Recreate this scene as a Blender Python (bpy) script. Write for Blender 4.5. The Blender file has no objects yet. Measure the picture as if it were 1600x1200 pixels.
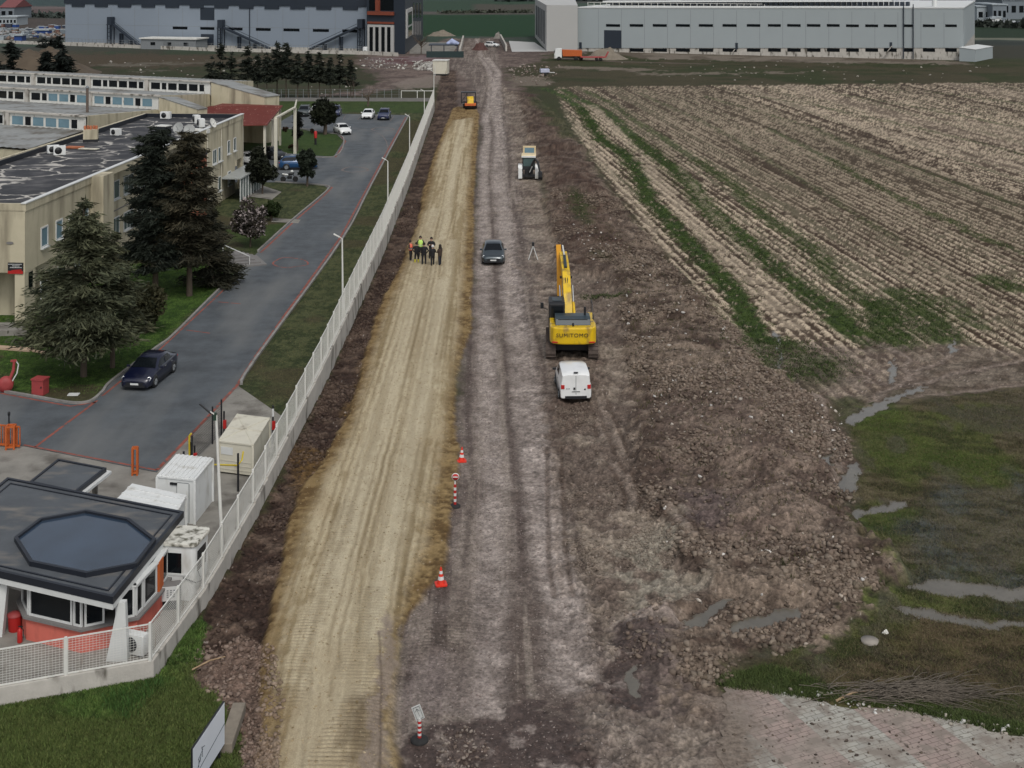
import bpy, bmesh, math, random
import numpy as np
from mathutils import Vector, Matrix
SC = bpy.context.scene
COL = SC.collection
R = math.radians
# ------------------------------------------------------------------ camera
F, H, YH = 2066.0, 24.0, -50.0          # focal length in photo pixels, eye height, horizon row
cam_d = bpy.data.cameras.new('camera'); cam = bpy.data.objects.new('camera', cam_d); COL.objects.link(cam)
cam.location = (0, 0, H); cam.rotation_euler = (R(90), 0, 0)
cam_d.sensor_width = 36.0; cam_d.sensor_fit = 'HORIZONTAL'; cam_d.lens = 36.0 * F / 1600.0
cam_d.shift_y = -(600.0 - YH) / 1600.0
cam_d.clip_start = 0.5; cam_d.clip_end = 60000.0
SC.camera = cam
# ------------------------------------------------------------------ sky, sun, exposure
w = bpy.data.worlds.new('World'); SC.world = w; w.use_nodes = True
nt = w.node_tree; bg = nt.nodes['Background']
sky = nt.nodes.new('ShaderNodeTexSky'); sky.sky_type = 'NISHITA'; sky.sun_disc = False
sky.sun_elevation = R(52); sky.sun_rotation = R(165); sky.dust_density = 3.0; sky.air_density = 1.0
hs = nt.nodes.new('ShaderNodeHueSaturation'); hs.inputs['Saturation'].default_value = 0.30
nt.links.new(sky.outputs[0], hs.inputs['Color']); nt.links.new(hs.outputs[0], bg.inputs[0])
bg.inputs[1].default_value = 0.115
sun_d = bpy.data.lights.new('sun', 'SUN'); sun_d.energy = 0.95; sun_d.angle = R(16); sun_d.color = (1.0, 0.96, 0.9)
sun = bpy.data.objects.new('sun', sun_d); COL.objects.link(sun)
_el, _az = R(52), R(165)
_dv = Vector((math.sin(_az) * math.cos(_el), math.cos(_az) * math.cos(_el), math.sin(_el)))
sun.rotation_euler = (-_dv).to_track_quat('-Z', 'Y').to_euler()
SC.view_settings.view_transform = 'Standard'; SC.view_settings.look = 'None'
SC.view_settings.exposure = 0.27; SC.view_settings.gamma = 1.0
try: SC.view_settings.use_curve_mapping = False
except Exception: pass

# ------------------------------------------------------------------ helpers
def G(px, py, z=0.0):
    """world point at height z that the photo shows at pixel (px, py)"""
    d = F * (H - z) / (py - YH)
    return Vector(((px - 800.0) * d / F, d, z))
def s_at(py): return (py - YH) / H           # pixels per metre at ground row py
def hz(py_base, py_top): return (py_base - py_top) / s_at(py_base)   # height of a vertical edge
def at_y(px, Y): return (px - 800.0) * Y / F
def zrow(py, Y): return H - (py - YH) * Y / F
def tag(o, label=None, cat=None, group=None, kind=None):
    if label: o['label'] = label
    if cat: o['category'] = cat
    if group: o['group'] = group
    if kind: o['kind'] = kind
    return o
def empty(name, loc, rz=0.0, label=None, cat=None, group=None, scale=None):
    o = bpy.data.objects.new(name, None); COL.objects.link(o); o.location = loc; o.rotation_euler = (0, 0, rz)
    o.empty_display_size = 0.2
    if scale: o.scale = (scale,) * 3
    return tag(o, label, cat, group)
def copy_tree(o, parent=None):
    c = o.copy(); COL.objects.link(c); c.parent = parent
    for ch in [x for x in bpy.data.objects if x.parent == o]: copy_tree(ch, c)
    return c
_mats = {}
def mat(name, col, rough=0.7, metal=0.0, var=0.12, scale=2.0, bump=0.0, bscale=None, spec=0.4, stain=None, stretch=None, coat=0.0):
    if name in _mats: return _mats[name]
    m = bpy.data.materials.new(name); m.use_nodes = True; n = m.node_tree; b = n.nodes['Principled BSDF']
    b.inputs['Roughness'].default_value = rough; b.inputs['Metallic'].default_value = metal
    b.inputs['Specular IOR Level'].default_value = spec
    if coat: b.inputs['Coat Weight'].default_value = coat; b.inputs['Coat Roughness'].default_value = 0.08
    tc = n.nodes.new('ShaderNodeTexCoord'); src = tc.outputs['Object']
    if stretch:
        mp = n.nodes.new('ShaderNodeMapping'); mp.inputs['Scale'].default_value = stretch
        n.links.new(src, mp.inputs[0]); src = mp.outputs[0]
    nz = n.nodes.new('ShaderNodeTexNoise'); nz.inputs['Scale'].default_value = scale; nz.inputs['Detail'].default_value = 6
    nz.inputs['Roughness'].default_value = 0.65
    n.links.new(src, nz.inputs['Vector'])
    mr = n.nodes.new('ShaderNodeMapRange'); mr.inputs[1].default_value = 0.3; mr.inputs[2].default_value = 0.7
    mr.inputs[3].default_value = 1 - var; mr.inputs[4].default_value = 1 + var
    n.links.new(nz.outputs['Fac'], mr.inputs[0])
    mx = n.nodes.new('ShaderNodeMix'); mx.data_type = 'RGBA'; mx.blend_type = 'MULTIPLY'; mx.inputs[0].default_value = 1.0
    mx.inputs[6].default_value = (*col, 1); n.links.new(mr.outputs[0], mx.inputs[7])
    out = mx.outputs[2]
    if stain:
        sc_, colr, lo, hi, st = stain
        mp = n.nodes.new('ShaderNodeMapping'); mp.inputs['Scale'].default_value = st
        n.links.new(tc.outputs['Object'], mp.inputs[0])
        nz2 = n.nodes.new('ShaderNodeTexNoise'); nz2.inputs['Scale'].default_value = sc_; nz2.inputs['Detail'].default_value = 5
        n.links.new(mp.outputs[0], nz2.inputs['Vector'])
        r2 = n.nodes.new('ShaderNodeMapRange'); r2.inputs[1].default_value = lo; r2.inputs[2].default_value = hi
        n.links.new(nz2.outputs['Fac'], r2.inputs[0])
        m2 = n.nodes.new('ShaderNodeMix'); m2.data_type = 'RGBA'; n.links.new(r2.outputs[0], m2.inputs[0])
        n.links.new(out, m2.inputs[6]); m2.inputs[7].default_value = (*colr, 1); out = m2.outputs[2]
    n.links.new(out, b.inputs['Base Color'])
    if bump:
        bp = n.nodes.new('ShaderNodeBump'); bp.inputs['Distance'].default_value = bump
        nb = n.nodes.new('ShaderNodeTexNoise'); nb.inputs['Scale'].default_value = bscale or scale * 4; nb.inputs['Detail'].default_value = 4
        n.links.new(src, nb.inputs['Vector']); n.links.new(nb.outputs['Fac'], bp.inputs['Height']); n.links.new(bp.outputs[0], b.inputs['Normal'])
    _mats[name] = m; return m
def link_mesh(name, me, parent=None, m=None):
    o = bpy.data.objects.new(name, me); COL.objects.link(o); o.parent = parent
    if m is not None: me.materials.append(m)
    return o
class MB:
    """collects shapes, then links them as one mesh object"""
    def __init__(s): s.v = []; s.f = []; s.sm = []
    def add(s, vs, fs, smooth=False):
        b = len(s.v); s.v += [tuple(p) for p in vs]; s.f += [tuple(i + b for i in f) for f in fs]; s.sm += [smooth] * len(fs); return s
    def box(s, x0, x1, y0, y1, z0, z1, M=None):
        vs = [Vector((x, y, z)) for z in (z0, z1) for y in (y0, y1) for x in (x0, x1)]
        if M is not None: vs = [M @ v for v in vs]
        return s.add(vs, [(0, 2, 3, 1), (4, 5, 7, 6), (0, 1, 5, 4), (2, 6, 7, 3), (0, 4, 6, 2), (1, 3, 7, 5)])
    def cbox(s, c, size, M=None):
        return s.box(c[0] - size[0] / 2, c[0] + size[0] / 2, c[1] - size[1] / 2, c[1] + size[1] / 2, c[2] - size[2] / 2, c[2] + size[2] / 2, M)
    def prism(s, poly, z0, z1):
        """poly: list of (x, y), either winding"""
        a = sum(poly[i][0] * poly[(i + 1) % len(poly)][1] - poly[(i + 1) % len(poly)][0] * poly[i][1] for i in range(len(poly)))
        if a < 0: poly = poly[::-1]
        n = len(poly); vs = [(x, y, z0) for x, y in poly] + [(x, y, z1) for x, y in poly]
        return s.add(vs, [tuple(range(n - 1, -1, -1)), tuple(range(n, 2 * n))] + [(i, (i + 1) % n, n + (i + 1) % n, n + i) for i in range(n)])
    def xprism(s, prof, x0, x1, M=None):
        """prof: list of (y, z) swept along x"""
        a = sum(prof[i][0] * prof[(i + 1) % len(prof)][1] - prof[(i + 1) % len(prof)][0] * prof[i][1] for i in range(len(prof)))
        if a < 0: prof = prof[::-1]
        n = len(prof); vs = [Vector((x0, y, z)) for y, z in prof] + [Vector((x1, y, z)) for y, z in prof]
        if M is not None: vs = [M @ v for v in vs]
        return s.add(vs, [tuple(range(n - 1, -1, -1)), tuple(range(n, 2 * n))] + [(i, (i + 1) % n, n + (i + 1) % n, n + i) for i in range(n)])
    def tube(s, pts, r, n=8, smooth=True, cap=True):
        pts = [Vector(p) for p in pts]
        rs = r if isinstance(r, (list, tuple)) else [r] * len(pts)
        rings = []
        for i, p in enumerate(pts):
            t = (pts[min(i + 1, len(pts) - 1)] - pts[max(i - 1, 0)]).normalized()
            u = t.orthogonal().normalized() if i == 0 else (uprev - t * uprev.dot(t)).normalized()
            uprev = u; v = t.cross(u)
            rings.append([p + (u * math.cos(a) + v * math.sin(a)) * rs[i] for a in [2 * math.pi * k / n for k in range(n)]])
        vs = [q for rg in rings for q in rg]; fs = []
        for i in range(len(pts) - 1):
            for k in range(n): fs.append((i * n + k, i * n + (k + 1) % n, (i + 1) * n + (k + 1) % n, (i + 1) * n + k))
        s.add(vs, fs, smooth)
        if cap: s.add(rings[0], [tuple(range(n - 1, -1, -1))]); s.add(rings[-1], [tuple(range(n))])
        return s
    def bar(s, a, b, wd, ht=None):
        """square bar between two points"""
        a, b = Vector(a), Vector(b); t = (b - a).normalized(); up = Vector((0, 0, 1))
        if abs(t.z) > 0.95: up = Vector((0, 1, 0))
        u = t.cross(up).normalized() * wd / 2; v = u.cross(t).normalized() * (ht or wd) / 2
        vs = [p + i * u + j * v for p in (a, b) for i, j in ((-1, -1), (1, -1), (1, 1), (-1, 1))]
        return s.add(vs, [(0, 1, 2, 3), (7, 6, 5, 4), (0, 4, 5, 1), (1, 5, 6, 2), (2, 6, 7, 3), (3, 7, 4, 0)])
    def lathe(s, prof, c=(0, 0, 0), n=16, smooth=True, axis='z'):
        vs = []; fs = []
        for r_, z_ in prof:
            for k in range(n):
                a = 2 * math.pi * k / n
                p = (r_ * math.cos(a), r_ * math.sin(a), z_)
                if axis == 'x': p = (p[2], p[0], p[1])
                if axis == 'y': p = (p[0], p[2], p[1])
                vs.append((c[0] + p[0], c[1] + p[1], c[2] + p[2]))
        for i in range(len(prof) - 1):
            for k in range(n):
                q = (i * n + k, i * n + (k + 1) % n, (i + 1) * n + (k + 1) % n, (i + 1) * n + k)
                fs.append(q if axis != 'y' else q[::-1])
        s.add(vs, fs, smooth)
        e = (len(prof) - 1) * n
        s.add(vs[:n], [tuple(range(n - 1, -1, -1))]); s.add(vs[e:e + n], [tuple(range(n))])
        return s
    def quad(s, a, b, c, d): return s.add([a, b, c, d], [(0, 1, 2, 3)])
    def xf(s, M): s.v = [tuple(M @ Vector(p)) for p in s.v]; return s
    def build(s, name, m, parent=None, bevel=0.0, seg=2):
        me = bpy.data.meshes.new(name); me.from_pydata(s.v, [], s.f)
        if any(s.sm): me.polygons.foreach_set('use_smooth', s.sm)
        me.update(); o = link_mesh(name, me, parent, m)
        if bevel:
            b = o.modifiers.new('bevel', 'BEVEL'); b.width = bevel; b.segments = seg; b.limit_method = 'ANGLE'; b.angle_limit = R(40)
        return o
def np_mesh(name, V, Fq, m, smooth=False, parent=None, n=4, cols=None, mats=None, mi=None):
    """numpy vertices (N,3) and faces (M,n) as one mesh object"""
    me = bpy.data.meshes.new(name); V = np.asarray(V, np.float32); Fq = np.asarray(Fq, np.int32)
    me.vertices.add(len(V)); me.vertices.foreach_set('co', V.ravel())
    me.loops.add(Fq.size); me.loops.foreach_set('vertex_index', Fq.ravel())
    me.polygons.add(len(Fq)); me.polygons.foreach_set('loop_start', np.arange(0, Fq.size, n, dtype=np.int32))
    if smooth: me.polygons.foreach_set('use_smooth', np.ones(len(Fq), bool))
    if mi is not None: me.polygons.foreach_set('material_index', np.asarray(mi, np.int32))
    me.update(calc_edges=True)
    if cols is not None:
        a = me.attributes.new('Col', 'FLOAT_COLOR', 'POINT'); c4 = np.ones((len(V), 4), np.float32); c4[:, :cols.shape[1]] = cols
        a.data.foreach_set('color', c4.ravel())
    if mats:
        for q in mats: me.materials.append(q)
        m = None
    return link_mesh(name, me, parent, m)
# ------------------------------------------------------------------ numpy noise
def _hash(ix, iy, seed):
    h = (ix.astype(np.int64) * 374761393 + iy.astype(np.int64) * 668265263 + seed * 974634777) & 0xffffffff
    h = ((h ^ (h >> 13)) * 1274126177) & 0xffffffff
    return ((h ^ (h >> 16)) & 0xffffff) / float(0xffffff)
def vnoise(x, y, seed=0):
    ix = np.floor(x); iy = np.floor(y); fx = x - ix; fy = y - iy
    fx = fx * fx * (3 - 2 * fx); fy = fy * fy * (3 - 2 * fy)
    a = _hash(ix, iy, seed); b = _hash(ix + 1, iy, seed); c = _hash(ix, iy + 1, seed); d = _hash(ix + 1, iy + 1, seed)
    return (a * (1 - fx) + b * fx) * (1 - fy) + (c * (1 - fx) + d * fx) * fy
def fbm(x, y, sc, octv=4, seed=0, gain=0.5):
    x = x / sc; y = y / sc; t = 0; a = 1; n = 0
    for i in range(octv):
        t = t + a * vnoise(x * 2 ** i + 17.3 * i, y * 2 ** i - 9.1 * i, seed + i); n += a; a *= gain
    return t / n
def sstep(x, a, b):
    t = np.clip((x - a) / (b - a), 0, 1); return t * t * (3 - 2 * t)
def seg_dist(X, Y, pts, closed=False):
    """distance to a polyline, and the nearest point's run along it (0..1)"""
    best = np.full(X.shape, 1e9); n = len(pts)
    for i in range(n if closed else n - 1):
        ax, ay = pts[i]; bx, by = pts[(i + 1) % n]; dx, dy = bx - ax, by - ay
        t = np.clip(((X - ax) * dx + (Y - ay) * dy) / (dx * dx + dy * dy + 1e-9), 0, 1)
        best = np.minimum(best, (X - ax - t * dx) ** 2 + (Y - ay - t * dy) ** 2)
    return np.sqrt(best)
def inside(X, Y, pts):
    r = np.zeros(X.shape, bool); n = len(pts)
    for i in range(n):
        ax, ay = pts[i]; bx, by = pts[(i + 1) % n]
        if ay == by: continue
        r ^= ((ay > Y) != (by > Y)) & (X < (bx - ax) * (Y - ay) / (by - ay) + ax)
    return r
def wpts(pix): return [(G(px, py).x, G(px, py).y) for px, py in pix]
# ================================================================== THE GROUND
def A(r, g, b, k=1.0):
    """albedo of a surface that an overcast photo shows as this sRGB colour"""
    f = lambda c: (c / 255 / 12.92) if c <= 10 else ((c / 255 + 0.055) / 1.055) ** 2.4
    return np.array([f(r) * k, f(g) * k, f(b) * k])
def build_ground():
    rows = list(np.arange(1262, 130, -1.55)) + list(np.arange(130, 40, -1.0)) + list(np.arange(40, -30, -1.5)) + [-32, -35, -38, -41, -43, -45, -46.5, -47.6, -48.6]
    rows = [30000, 9000, 4500, 2600, 1900, 1600, 1430, 1340, 1300, 1280] + rows
    us = [-5200, -2600, -1400, -800, -500, -330, -220, -150, -100, -70, -50, -35, -25] + list(np.arange(-18, 1618, 1.55)) + [1625, 1640, 1660, 1690, 1730, 1800, 1900, 2050, 2300, 2700, 3400, 4800, 7000]
    rows = np.array(rows, float); us = np.array(us, float)
    D = F * H / (rows - YH); X = (us[None, :] - 800) * D[:, None] / F; Y = np.repeat(D[:, None], len(us), 1)
    nr, nc = X.shape; X = X.ravel(); Y = Y.ravel(); N = len(X)
    Z = np.zeros(N); RO = np.full(N, 0.95); ZONE = np.zeros(N, np.int8)   # 0 ground
    n1 = fbm(X, Y, 0.9, 4, 11); n2 = fbm(X, Y, 5.0, 4, 12); n3 = fbm(X, Y, 0.22, 3, 13); n4 = fbm(X, Y, 22.0, 4, 14); n5 = vnoise(X / 0.075, Y / 0.11, 15)
    jx = (fbm(X, Y, 2.2, 4, 21) - 0.5); jy = (fbm(X, Y, 2.2, 4, 22) - 0.5)
    fx_ = (fbm(X, Y, 0.45, 3, 23) - 0.5); fy_ = (fbm(X, Y, 0.45, 3, 24) - 0.5)
    C = np.zeros((N, 3))
    far = sstep(Y, 90, 400)
    def area(pix, soft=0.35, rag=1.0, fine=0.4, wld=None):
        """0..1 mask of an area drawn as photo rows and columns on flat ground"""
        P = wld or wpts(pix); xs = [p[0] for p in P]; ys = [p[1] for p in P]; mg = soft + rag + 2
        sel = np.where((X > min(xs) - mg) & (X < max(xs) + mg) & (Y > min(ys) - mg - 0.02 * max(ys)) & (Y < max(ys) + mg + 0.02 * max(ys)))[0]
        x = X[sel] + jx[sel] * 2 * rag + fx_[sel] * fine * 2; y = Y[sel] + (jy[sel] * 2 * rag + fy_[sel] * fine * 2) * (1 + Y[sel] / 150)
        d = seg_dist(x, y, P, True); ins = inside(x, y, P); sd = np.where(ins, d, -d)
        m = np.zeros(N); m[sel] = sstep(sd, -soft, soft); return m
    def line(pix, wd, soft=0.3, rag=0.3, fine=0.2, wld=None):
        P = wld or wpts(pix); xs = [p[0] for p in P]; ys = [p[1] for p in P]; mg = wd + soft + rag + 1
        sel = np.where((X > min(xs) - mg) & (X < max(xs) + mg) & (Y > min(ys) - mg) & (Y < max(ys) + mg))[0]
        x = X[sel] + jx[sel] * 2 * rag + fx_[sel] * fine * 2; y = Y[sel] + (jy[sel] * rag + fy_[sel] * fine) * 2
        d = seg_dist(x, y, P); m = np.zeros(N); m[sel] = 1 - sstep(d, wd / 2 - soft, wd / 2 + soft); return m
    def paint(m, col, zone=None, ro=None):
        nonlocal C
        C = C * (1 - m[:, None]) + np.asarray(col) * m[:, None]
        if zone is not None: ZONE[m > 0.5] = zone
        if ro is not None: RO[:] = RO * (1 - m) + ro * m
    def mixc(a, b, t): return np.atleast_2d(a) * (1 - t[:, None]) + np.atleast_2d(b) * t[:, None]
    # ---- far country: bands of pasture and plough
    t = sstep(n4, 0.4, 0.6)
    C[:] = mixc(A(52, 53, 36), A(64, 58, 44), t)
    C = mixc(A(50, 54, 31), (0, 0, 0), np.zeros(N)) * (0.75 + 0.5 * n2[:, None]) * 0.55 + C * 0.45
    def band(y0, y1, x0, x1, col, soft=4): 
        a, b = F * H / (y0 - YH), F * H / (y1 - YH); y = Y * (1 + (n4 - 0.5) * 0.06)
        u = X * F / Y + 800
        m = sstep(y, b * 0.985, b * 1.015) * (1 - sstep(y, a * 0.985, a * 1.015)) * sstep(u, x0 - 8, x0 + 8) * (1 - sstep(u, x1 - 8, x1 + 8)); paint(m, col)
    farw = sstep(Y, 330, 420)
    paint(farw, mixc(A(54, 68, 58), A(60, 62, 58), t))
    band(-46, -2, -9e5, 9e5, A(66, 74, 74)); band(-2, 10, -9e5, 820, A(52, 66, 66)); band(10, 14, -9e5, 660, A(96, 86, 84)); band(14, 22, -9e5, 120, A(82, 70, 68)); band(22, 28, -9e5, 660, A(60, 62, 58))
    band(28, 46, -9e5, 110, A(68, 62, 58)); band(0, 18, 655, 840, A(44, 62, 48)); band(7, 19, 740, 840, A(66, 64, 56)); band(19, 23, 655, 840, A(76, 72, 68)); band(23, 58, 655, 840, A(25, 52, 30)); band(42, 62, 1500, 9e5, A(34, 48, 34)); band(64, 70, 1500, 9e5, A(45, 50, 46)); band(70, 92, 1520, 9e5, A(54, 54, 46))
    band(0, 40, 1500, 9e5, A(52, 60, 56)); band(59, 63, 1500, 9e5, A(108, 108, 96), 1)
    # ---- rough pasture either side of the works
    m = area([(0, 100), (640, 100), (660, 155), (-300, 155), (-300, 95)], 2, 6); paint(m * 0.8, mixc(A(54, 52, 38), A(43, 50, 30), sstep(n2, .4, .6)))
    m = area([(-200, 80), (560, 88), (640, 100), (420, 104), (120, 106), (-200, 100)], 2, 6); paint(m * 0.6, A(74, 62, 52))
    for q in ([(150, 100), (330, 96), (320, 100), (160, 104)], [(210, 110), (262, 109), (256, 112), (215, 112)], [(370, 92), (430, 94), (420, 97), (380, 96)]): paint(area(q, 1, 3) * 0.5, A(104, 100, 90))
    # bare earth round the far end of the track
    m = area([(560, 84), (650, 76), (700, 60), (780, 58), (800, 72), (960, 84), (940, 100), (840, 98), (790, 108), (800, 128), (830, 150), (835, 240), (700, 160), (700, 118), (640, 132), (560, 150), (480, 152), (560, 140), (600, 124), (560, 104)], 1.5, 3); paint(m * .85, mixc(A(84, 72, 68), A(112, 98, 92), sstep(n1 * .5 + n2 * .5, .42, .6)))
    m = area([(575, 92), (690, 84), (690, 102), (600, 100)], 1, 3); paint(m * .9, mixc(A(112, 98, 98), A(84, 60, 60), sstep(n2, .4, .6)))
    m = area([(610, 130), (700, 112), (704, 122), (680, 136), (630, 140)], 1, 2); paint(m * .8, A(118, 108, 100))
    m = area([(860, 82), (1600, 98), (1600, 135), (860, 138), (820, 120), (840, 100)], 2, 5); paint(m, mixc(A(48, 53, 30), A(60, 56, 40), sstep(n2 * .5 + n4 * .5, .42, .58)) * (.8 + .4 * n2[:, None]))
    m = area([(940, 77), (1130, 80), (1500, 96), (1520, 101), (1300, 98), (1000, 92)], 1, 2.5); paint(m, mixc(A(106, 98, 88), A(84, 76, 66), sstep(n2, .4, .6)))
    for q in ([(870, 103), (1010, 107), (1050, 111), (960, 110), (870, 106)], [(1000, 114), (1320, 112), (1000, 118)], [(800, 118), (850, 122), (868, 132), (800, 136)]): paint(area(q, 1, 2) * .75, A(112, 102, 92))
    paint(line([(780, 92), (860, 90), (960, 96), (1100, 100)], 3, 1, 1), A(88, 78, 70))
    # ---- right-hand waste ground: brown clods and rubble
    rub = area([(788, 140), (830, 148), (880, 190), (920, 250), (960, 310), (1010, 370), (1060, 430), (1110, 480), (1160, 530), (1190, 580), (1240, 610), (1300, 640), (1330, 690), (1340, 760), (1340, 830), (1420, 900), (1380, 960), (1260, 1010), (1150, 1040), (1120, 1080), (1100, 1240), (900, 1240), (880, 900), (850, 700), (850, 600), (860, 560), (862, 430), (850, 300), (810, 200)], .6, .8)
    paint(rub, mixc(A(66, 55, 48), A(116, 103, 91), sstep(n1 * .6 + n2 * .4, .36, .62)), 0)
    dk = area([(810, 130), (850, 170), (880, 210), (960, 330), (980, 420), (900, 430), (868, 360), (850, 250)], 1.5, 1.5); paint(dk * .6, A(66, 50, 43))
    for q in ([(890, 300), (920, 330), (928, 365), (912, 362), (896, 335)], [(935, 405), (952, 412), (950, 425), (936, 422)], [(920, 455), (970, 460), (965, 475), (925, 472)], [(820, 150), (862, 165), (900, 215), (880, 220), (835, 170)]): paint(area(q, .7, 1.2) * .75, A(52, 58, 33))
    paint(area([(1000, 640), (1170, 610), (1300, 660), (1320, 900), (1150, 880), (1020, 760)], 2, 3) * .45, A(104, 90, 82))
    paint(area([(1060, 770), (1130, 780), (1130, 830), (1060, 830)], 1, 2) * .5, A(82, 72, 74))
    # trodden lane where the van and the excavator stand
    lane = area([(785, 130), (812, 160), (842, 290), (864, 380), (868, 430), (960, 440), (985, 600), (990, 760), (1040, 840), (1090, 930), (1010, 960), (960, 1060), (900, 1100), (840, 800), (800, 400), (780, 200)], .5, .8)
    paint(lane, mixc(A(94, 83, 75), A(128, 117, 105), sstep(n1 * .5 + n2 * .5, .4, .6)), 4)
    paint(area([(835, 560), (935, 560), (945, 640), (870, 700), (850, 640)], 1, 1.2) * .6, A(76, 62, 54))
    paint(area([(870, 430), (960, 425), (985, 470), (940, 570), (880, 560)], 1, 1.5) * .5, A(82, 70, 62))
    # ---- haul track
    trk = area([(735, 60), (770, 60), (778, 90), (782, 130), (795, 200), (812, 300), (836, 460), (850, 600), (862, 700), (880, 820), (905, 960), (960, 1060), (980, 1240), (560, 1240), (600, 1050), (640, 900), (700, 700), (725, 560), (738, 420), (742, 300), (752, 180), (735, 130), (700, 100)], .8, .8)
    paint(trk, mixc(A(91, 81, 75), A(117, 107, 100), sstep(n1 * .5 + n2 * .5, .36, .62)), 2)
    st = fbm(X + 0.0136 * Y, Y * 0.025, 0.5, 5, 31, .65)
    paint(trk * sstep(st, .54, .66) * .5, A(78, 69, 64)); paint(trk * sstep(1 - st, .54, .64) * .55, A(136, 126, 116))
    ruts = [([(745, 60), (752, 90), (766, 112), (770, 130), (766, 160), (759, 187), (763, 210), (757, 243), (756, 283), (757, 312), (757, 450), (762, 550), (762, 650), (775, 750), (772, 825), (764, 960), (760, 1240)], 1.1),
            ([(760, 90), (778, 112), (776, 143), (776, 183), (781, 210), (779, 257), (780, 290), (785, 325), (793, 400), (800, 462), (815, 550), (825, 650), (837, 725), (850, 800), (862, 875), (880, 960), (890, 1060)], 1.5)]
    for P, wd in ruts:
        m = line(P, wd, .4, .12, .2); paint(m * (.45 + .5 * sstep(n1, .35, .65)), A(149, 139, 132))
        Z -= 0.05 * m * trk
        for off in (-1.1, 1.2):
            q = line(None, .28, .12, .05, .06, [(x + off, y) for x, y in wpts(P)]); paint(q * .55 * sstep(n2, .35, .6), A(74, 64, 60)); Z -= 0.03 * q
    for pp in ([(835, 290), (850, 340), (858, 400), (840, 440)], [(800, 410), (850, 440), (842, 470)], [(690, 320), (730, 334), (840, 328)]): paint(line(pp, .35, .2, .3) * .5, A(130, 116, 104))
    paint(area([(960, 830), (1060, 820), (1090, 900), (1030, 960), (960, 950)], 1, 1.5) * sstep(n1, .42, .55) * .6, A(132, 128, 116)); paint(trk * sstep(fbm(X, Y, 3.5, 4, 37), .52, .62) * .4 * sstep(-X * F / Y, 30, 90), A(78, 67, 63))
    # curved tyre marks turning right
    for P in ([(925, 612), (938, 640), (944, 685)], [(935, 612), (948, 650), (972, 712)], [(955, 725), (978, 748), (990, 772), (986, 800)], [(880, 930), (872, 880), (868, 800), (866, 700)], [(1010, 770), (1055, 820), (1110, 880)]):
        for o in (-.35, .35):
            q = line(None, .22, .08, .05, .05, [(x + o, y) for x, y in wpts(P)]); paint(q * .6, A(76, 64, 56)); Z -= .04 * q
        paint(line(P, .35, .15, .1) * .5, A(128, 116, 106))
    # wet mud at the bottom
    wet = area([(845, 1130), (880, 1100), (930, 1060), (960, 1000), (1000, 960), (1040, 985), (1050, 1060), (1020, 1130), (990, 1150), (1020, 1240), (560, 1240), (640, 1210), (700, 1150), (760, 1130), (800, 1110)], .5, 1.6, .8)
    wn = fbm(X, Y, 1.7, 5, 35, .6); paint(wet * .6, A(130, 120, 115)); paint(wet * sstep(wn + .25 * (fbm(X, Y, 6, 2, 36) - .5), .46, .51) * .9, mixc(A(66, 55, 51), A(80, 69, 65), n1), None, .5)
    for q in ([(632, 1165), (680, 1160), (675, 1240), (625, 1240)], [(690, 1140), (760, 1110), (775, 1180), (700, 1200)]): paint(area(q, .3, .5) * .8, A(66, 54, 49), None, .6)
    for q in ([(700, 1135), (760, 1120), (800, 1096), (850, 1108), (862, 1160), (885, 1260), (630, 1260), (636, 1180), (680, 1160)], [(840, 1120), (880, 1090), (930, 1050), (975, 1010), (1010, 1060), (1000, 1100), (955, 1125), (985, 1170), (1030, 1260), (900, 1260), (884, 1170)]): paint(area(q, .12, .9, .8) * sstep(wn, .38, .46) * .9, mixc(A(64, 53, 49), A(78, 67, 62), n1), None, .5)
    paint(area([(620, 1080), (700, 1000), (760, 1010), (740, 1100), (660, 1120)], .8, 1.5) * .5, A(120, 110, 106))
    paint(area([(1080, 1080), (1200, 1074), (1300, 1300), (1060, 1300)], .4, .6), mixc(A(92, 80, 72), A(116, 104, 94), sstep(n1, .4, .6)), 4)
    dry = area([(870, 1110), (900, 1060), (940, 1090), (1000, 1130), (1090, 1110), (1130, 1090), (1150, 1240), (1000, 1240), (960, 1190)], .5, 1.2); paint(dry * .8, mixc(A(106, 96, 88), A(128, 118, 108), sstep(n1, .4, .6)), 4)
    # ---- strip of dug soil along the wall
    soil = area([(240, 1062), (272, 1020), (325, 942), (402, 807), (440, 740), (510, 595), (550, 507), (600, 395), (637, 297), (677, 180), (690, 110), (712, 110), (715, 170), (700, 250), (665, 330), (640, 420), (600, 540), (560, 680), (500, 790), (470, 880), (440, 960), (430, 1060), (440, 1240), (380, 1240), (370, 1160), (330, 1090), (300, 1060)], .25, .3)
    paint(soil, mixc(A(56, 44, 38), A(88, 74, 64), sstep(n1 * .7 + n2 * .3, .42, .62)), 0)
    paint(area([(300, 1040), (380, 1000), (430, 1010), (450, 1240), (370, 1240)], .5, .6) * .6, A(112, 94, 84))
    paint(area([(465, 690), (505, 700), (515, 740), (470, 780), (455, 740)], .6, .8) * .7, A(100, 78, 46)); paint(area([(535, 640), (560, 620), (572, 560), (550, 700)], .5, .5) * .6, A(104, 84, 52))
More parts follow.
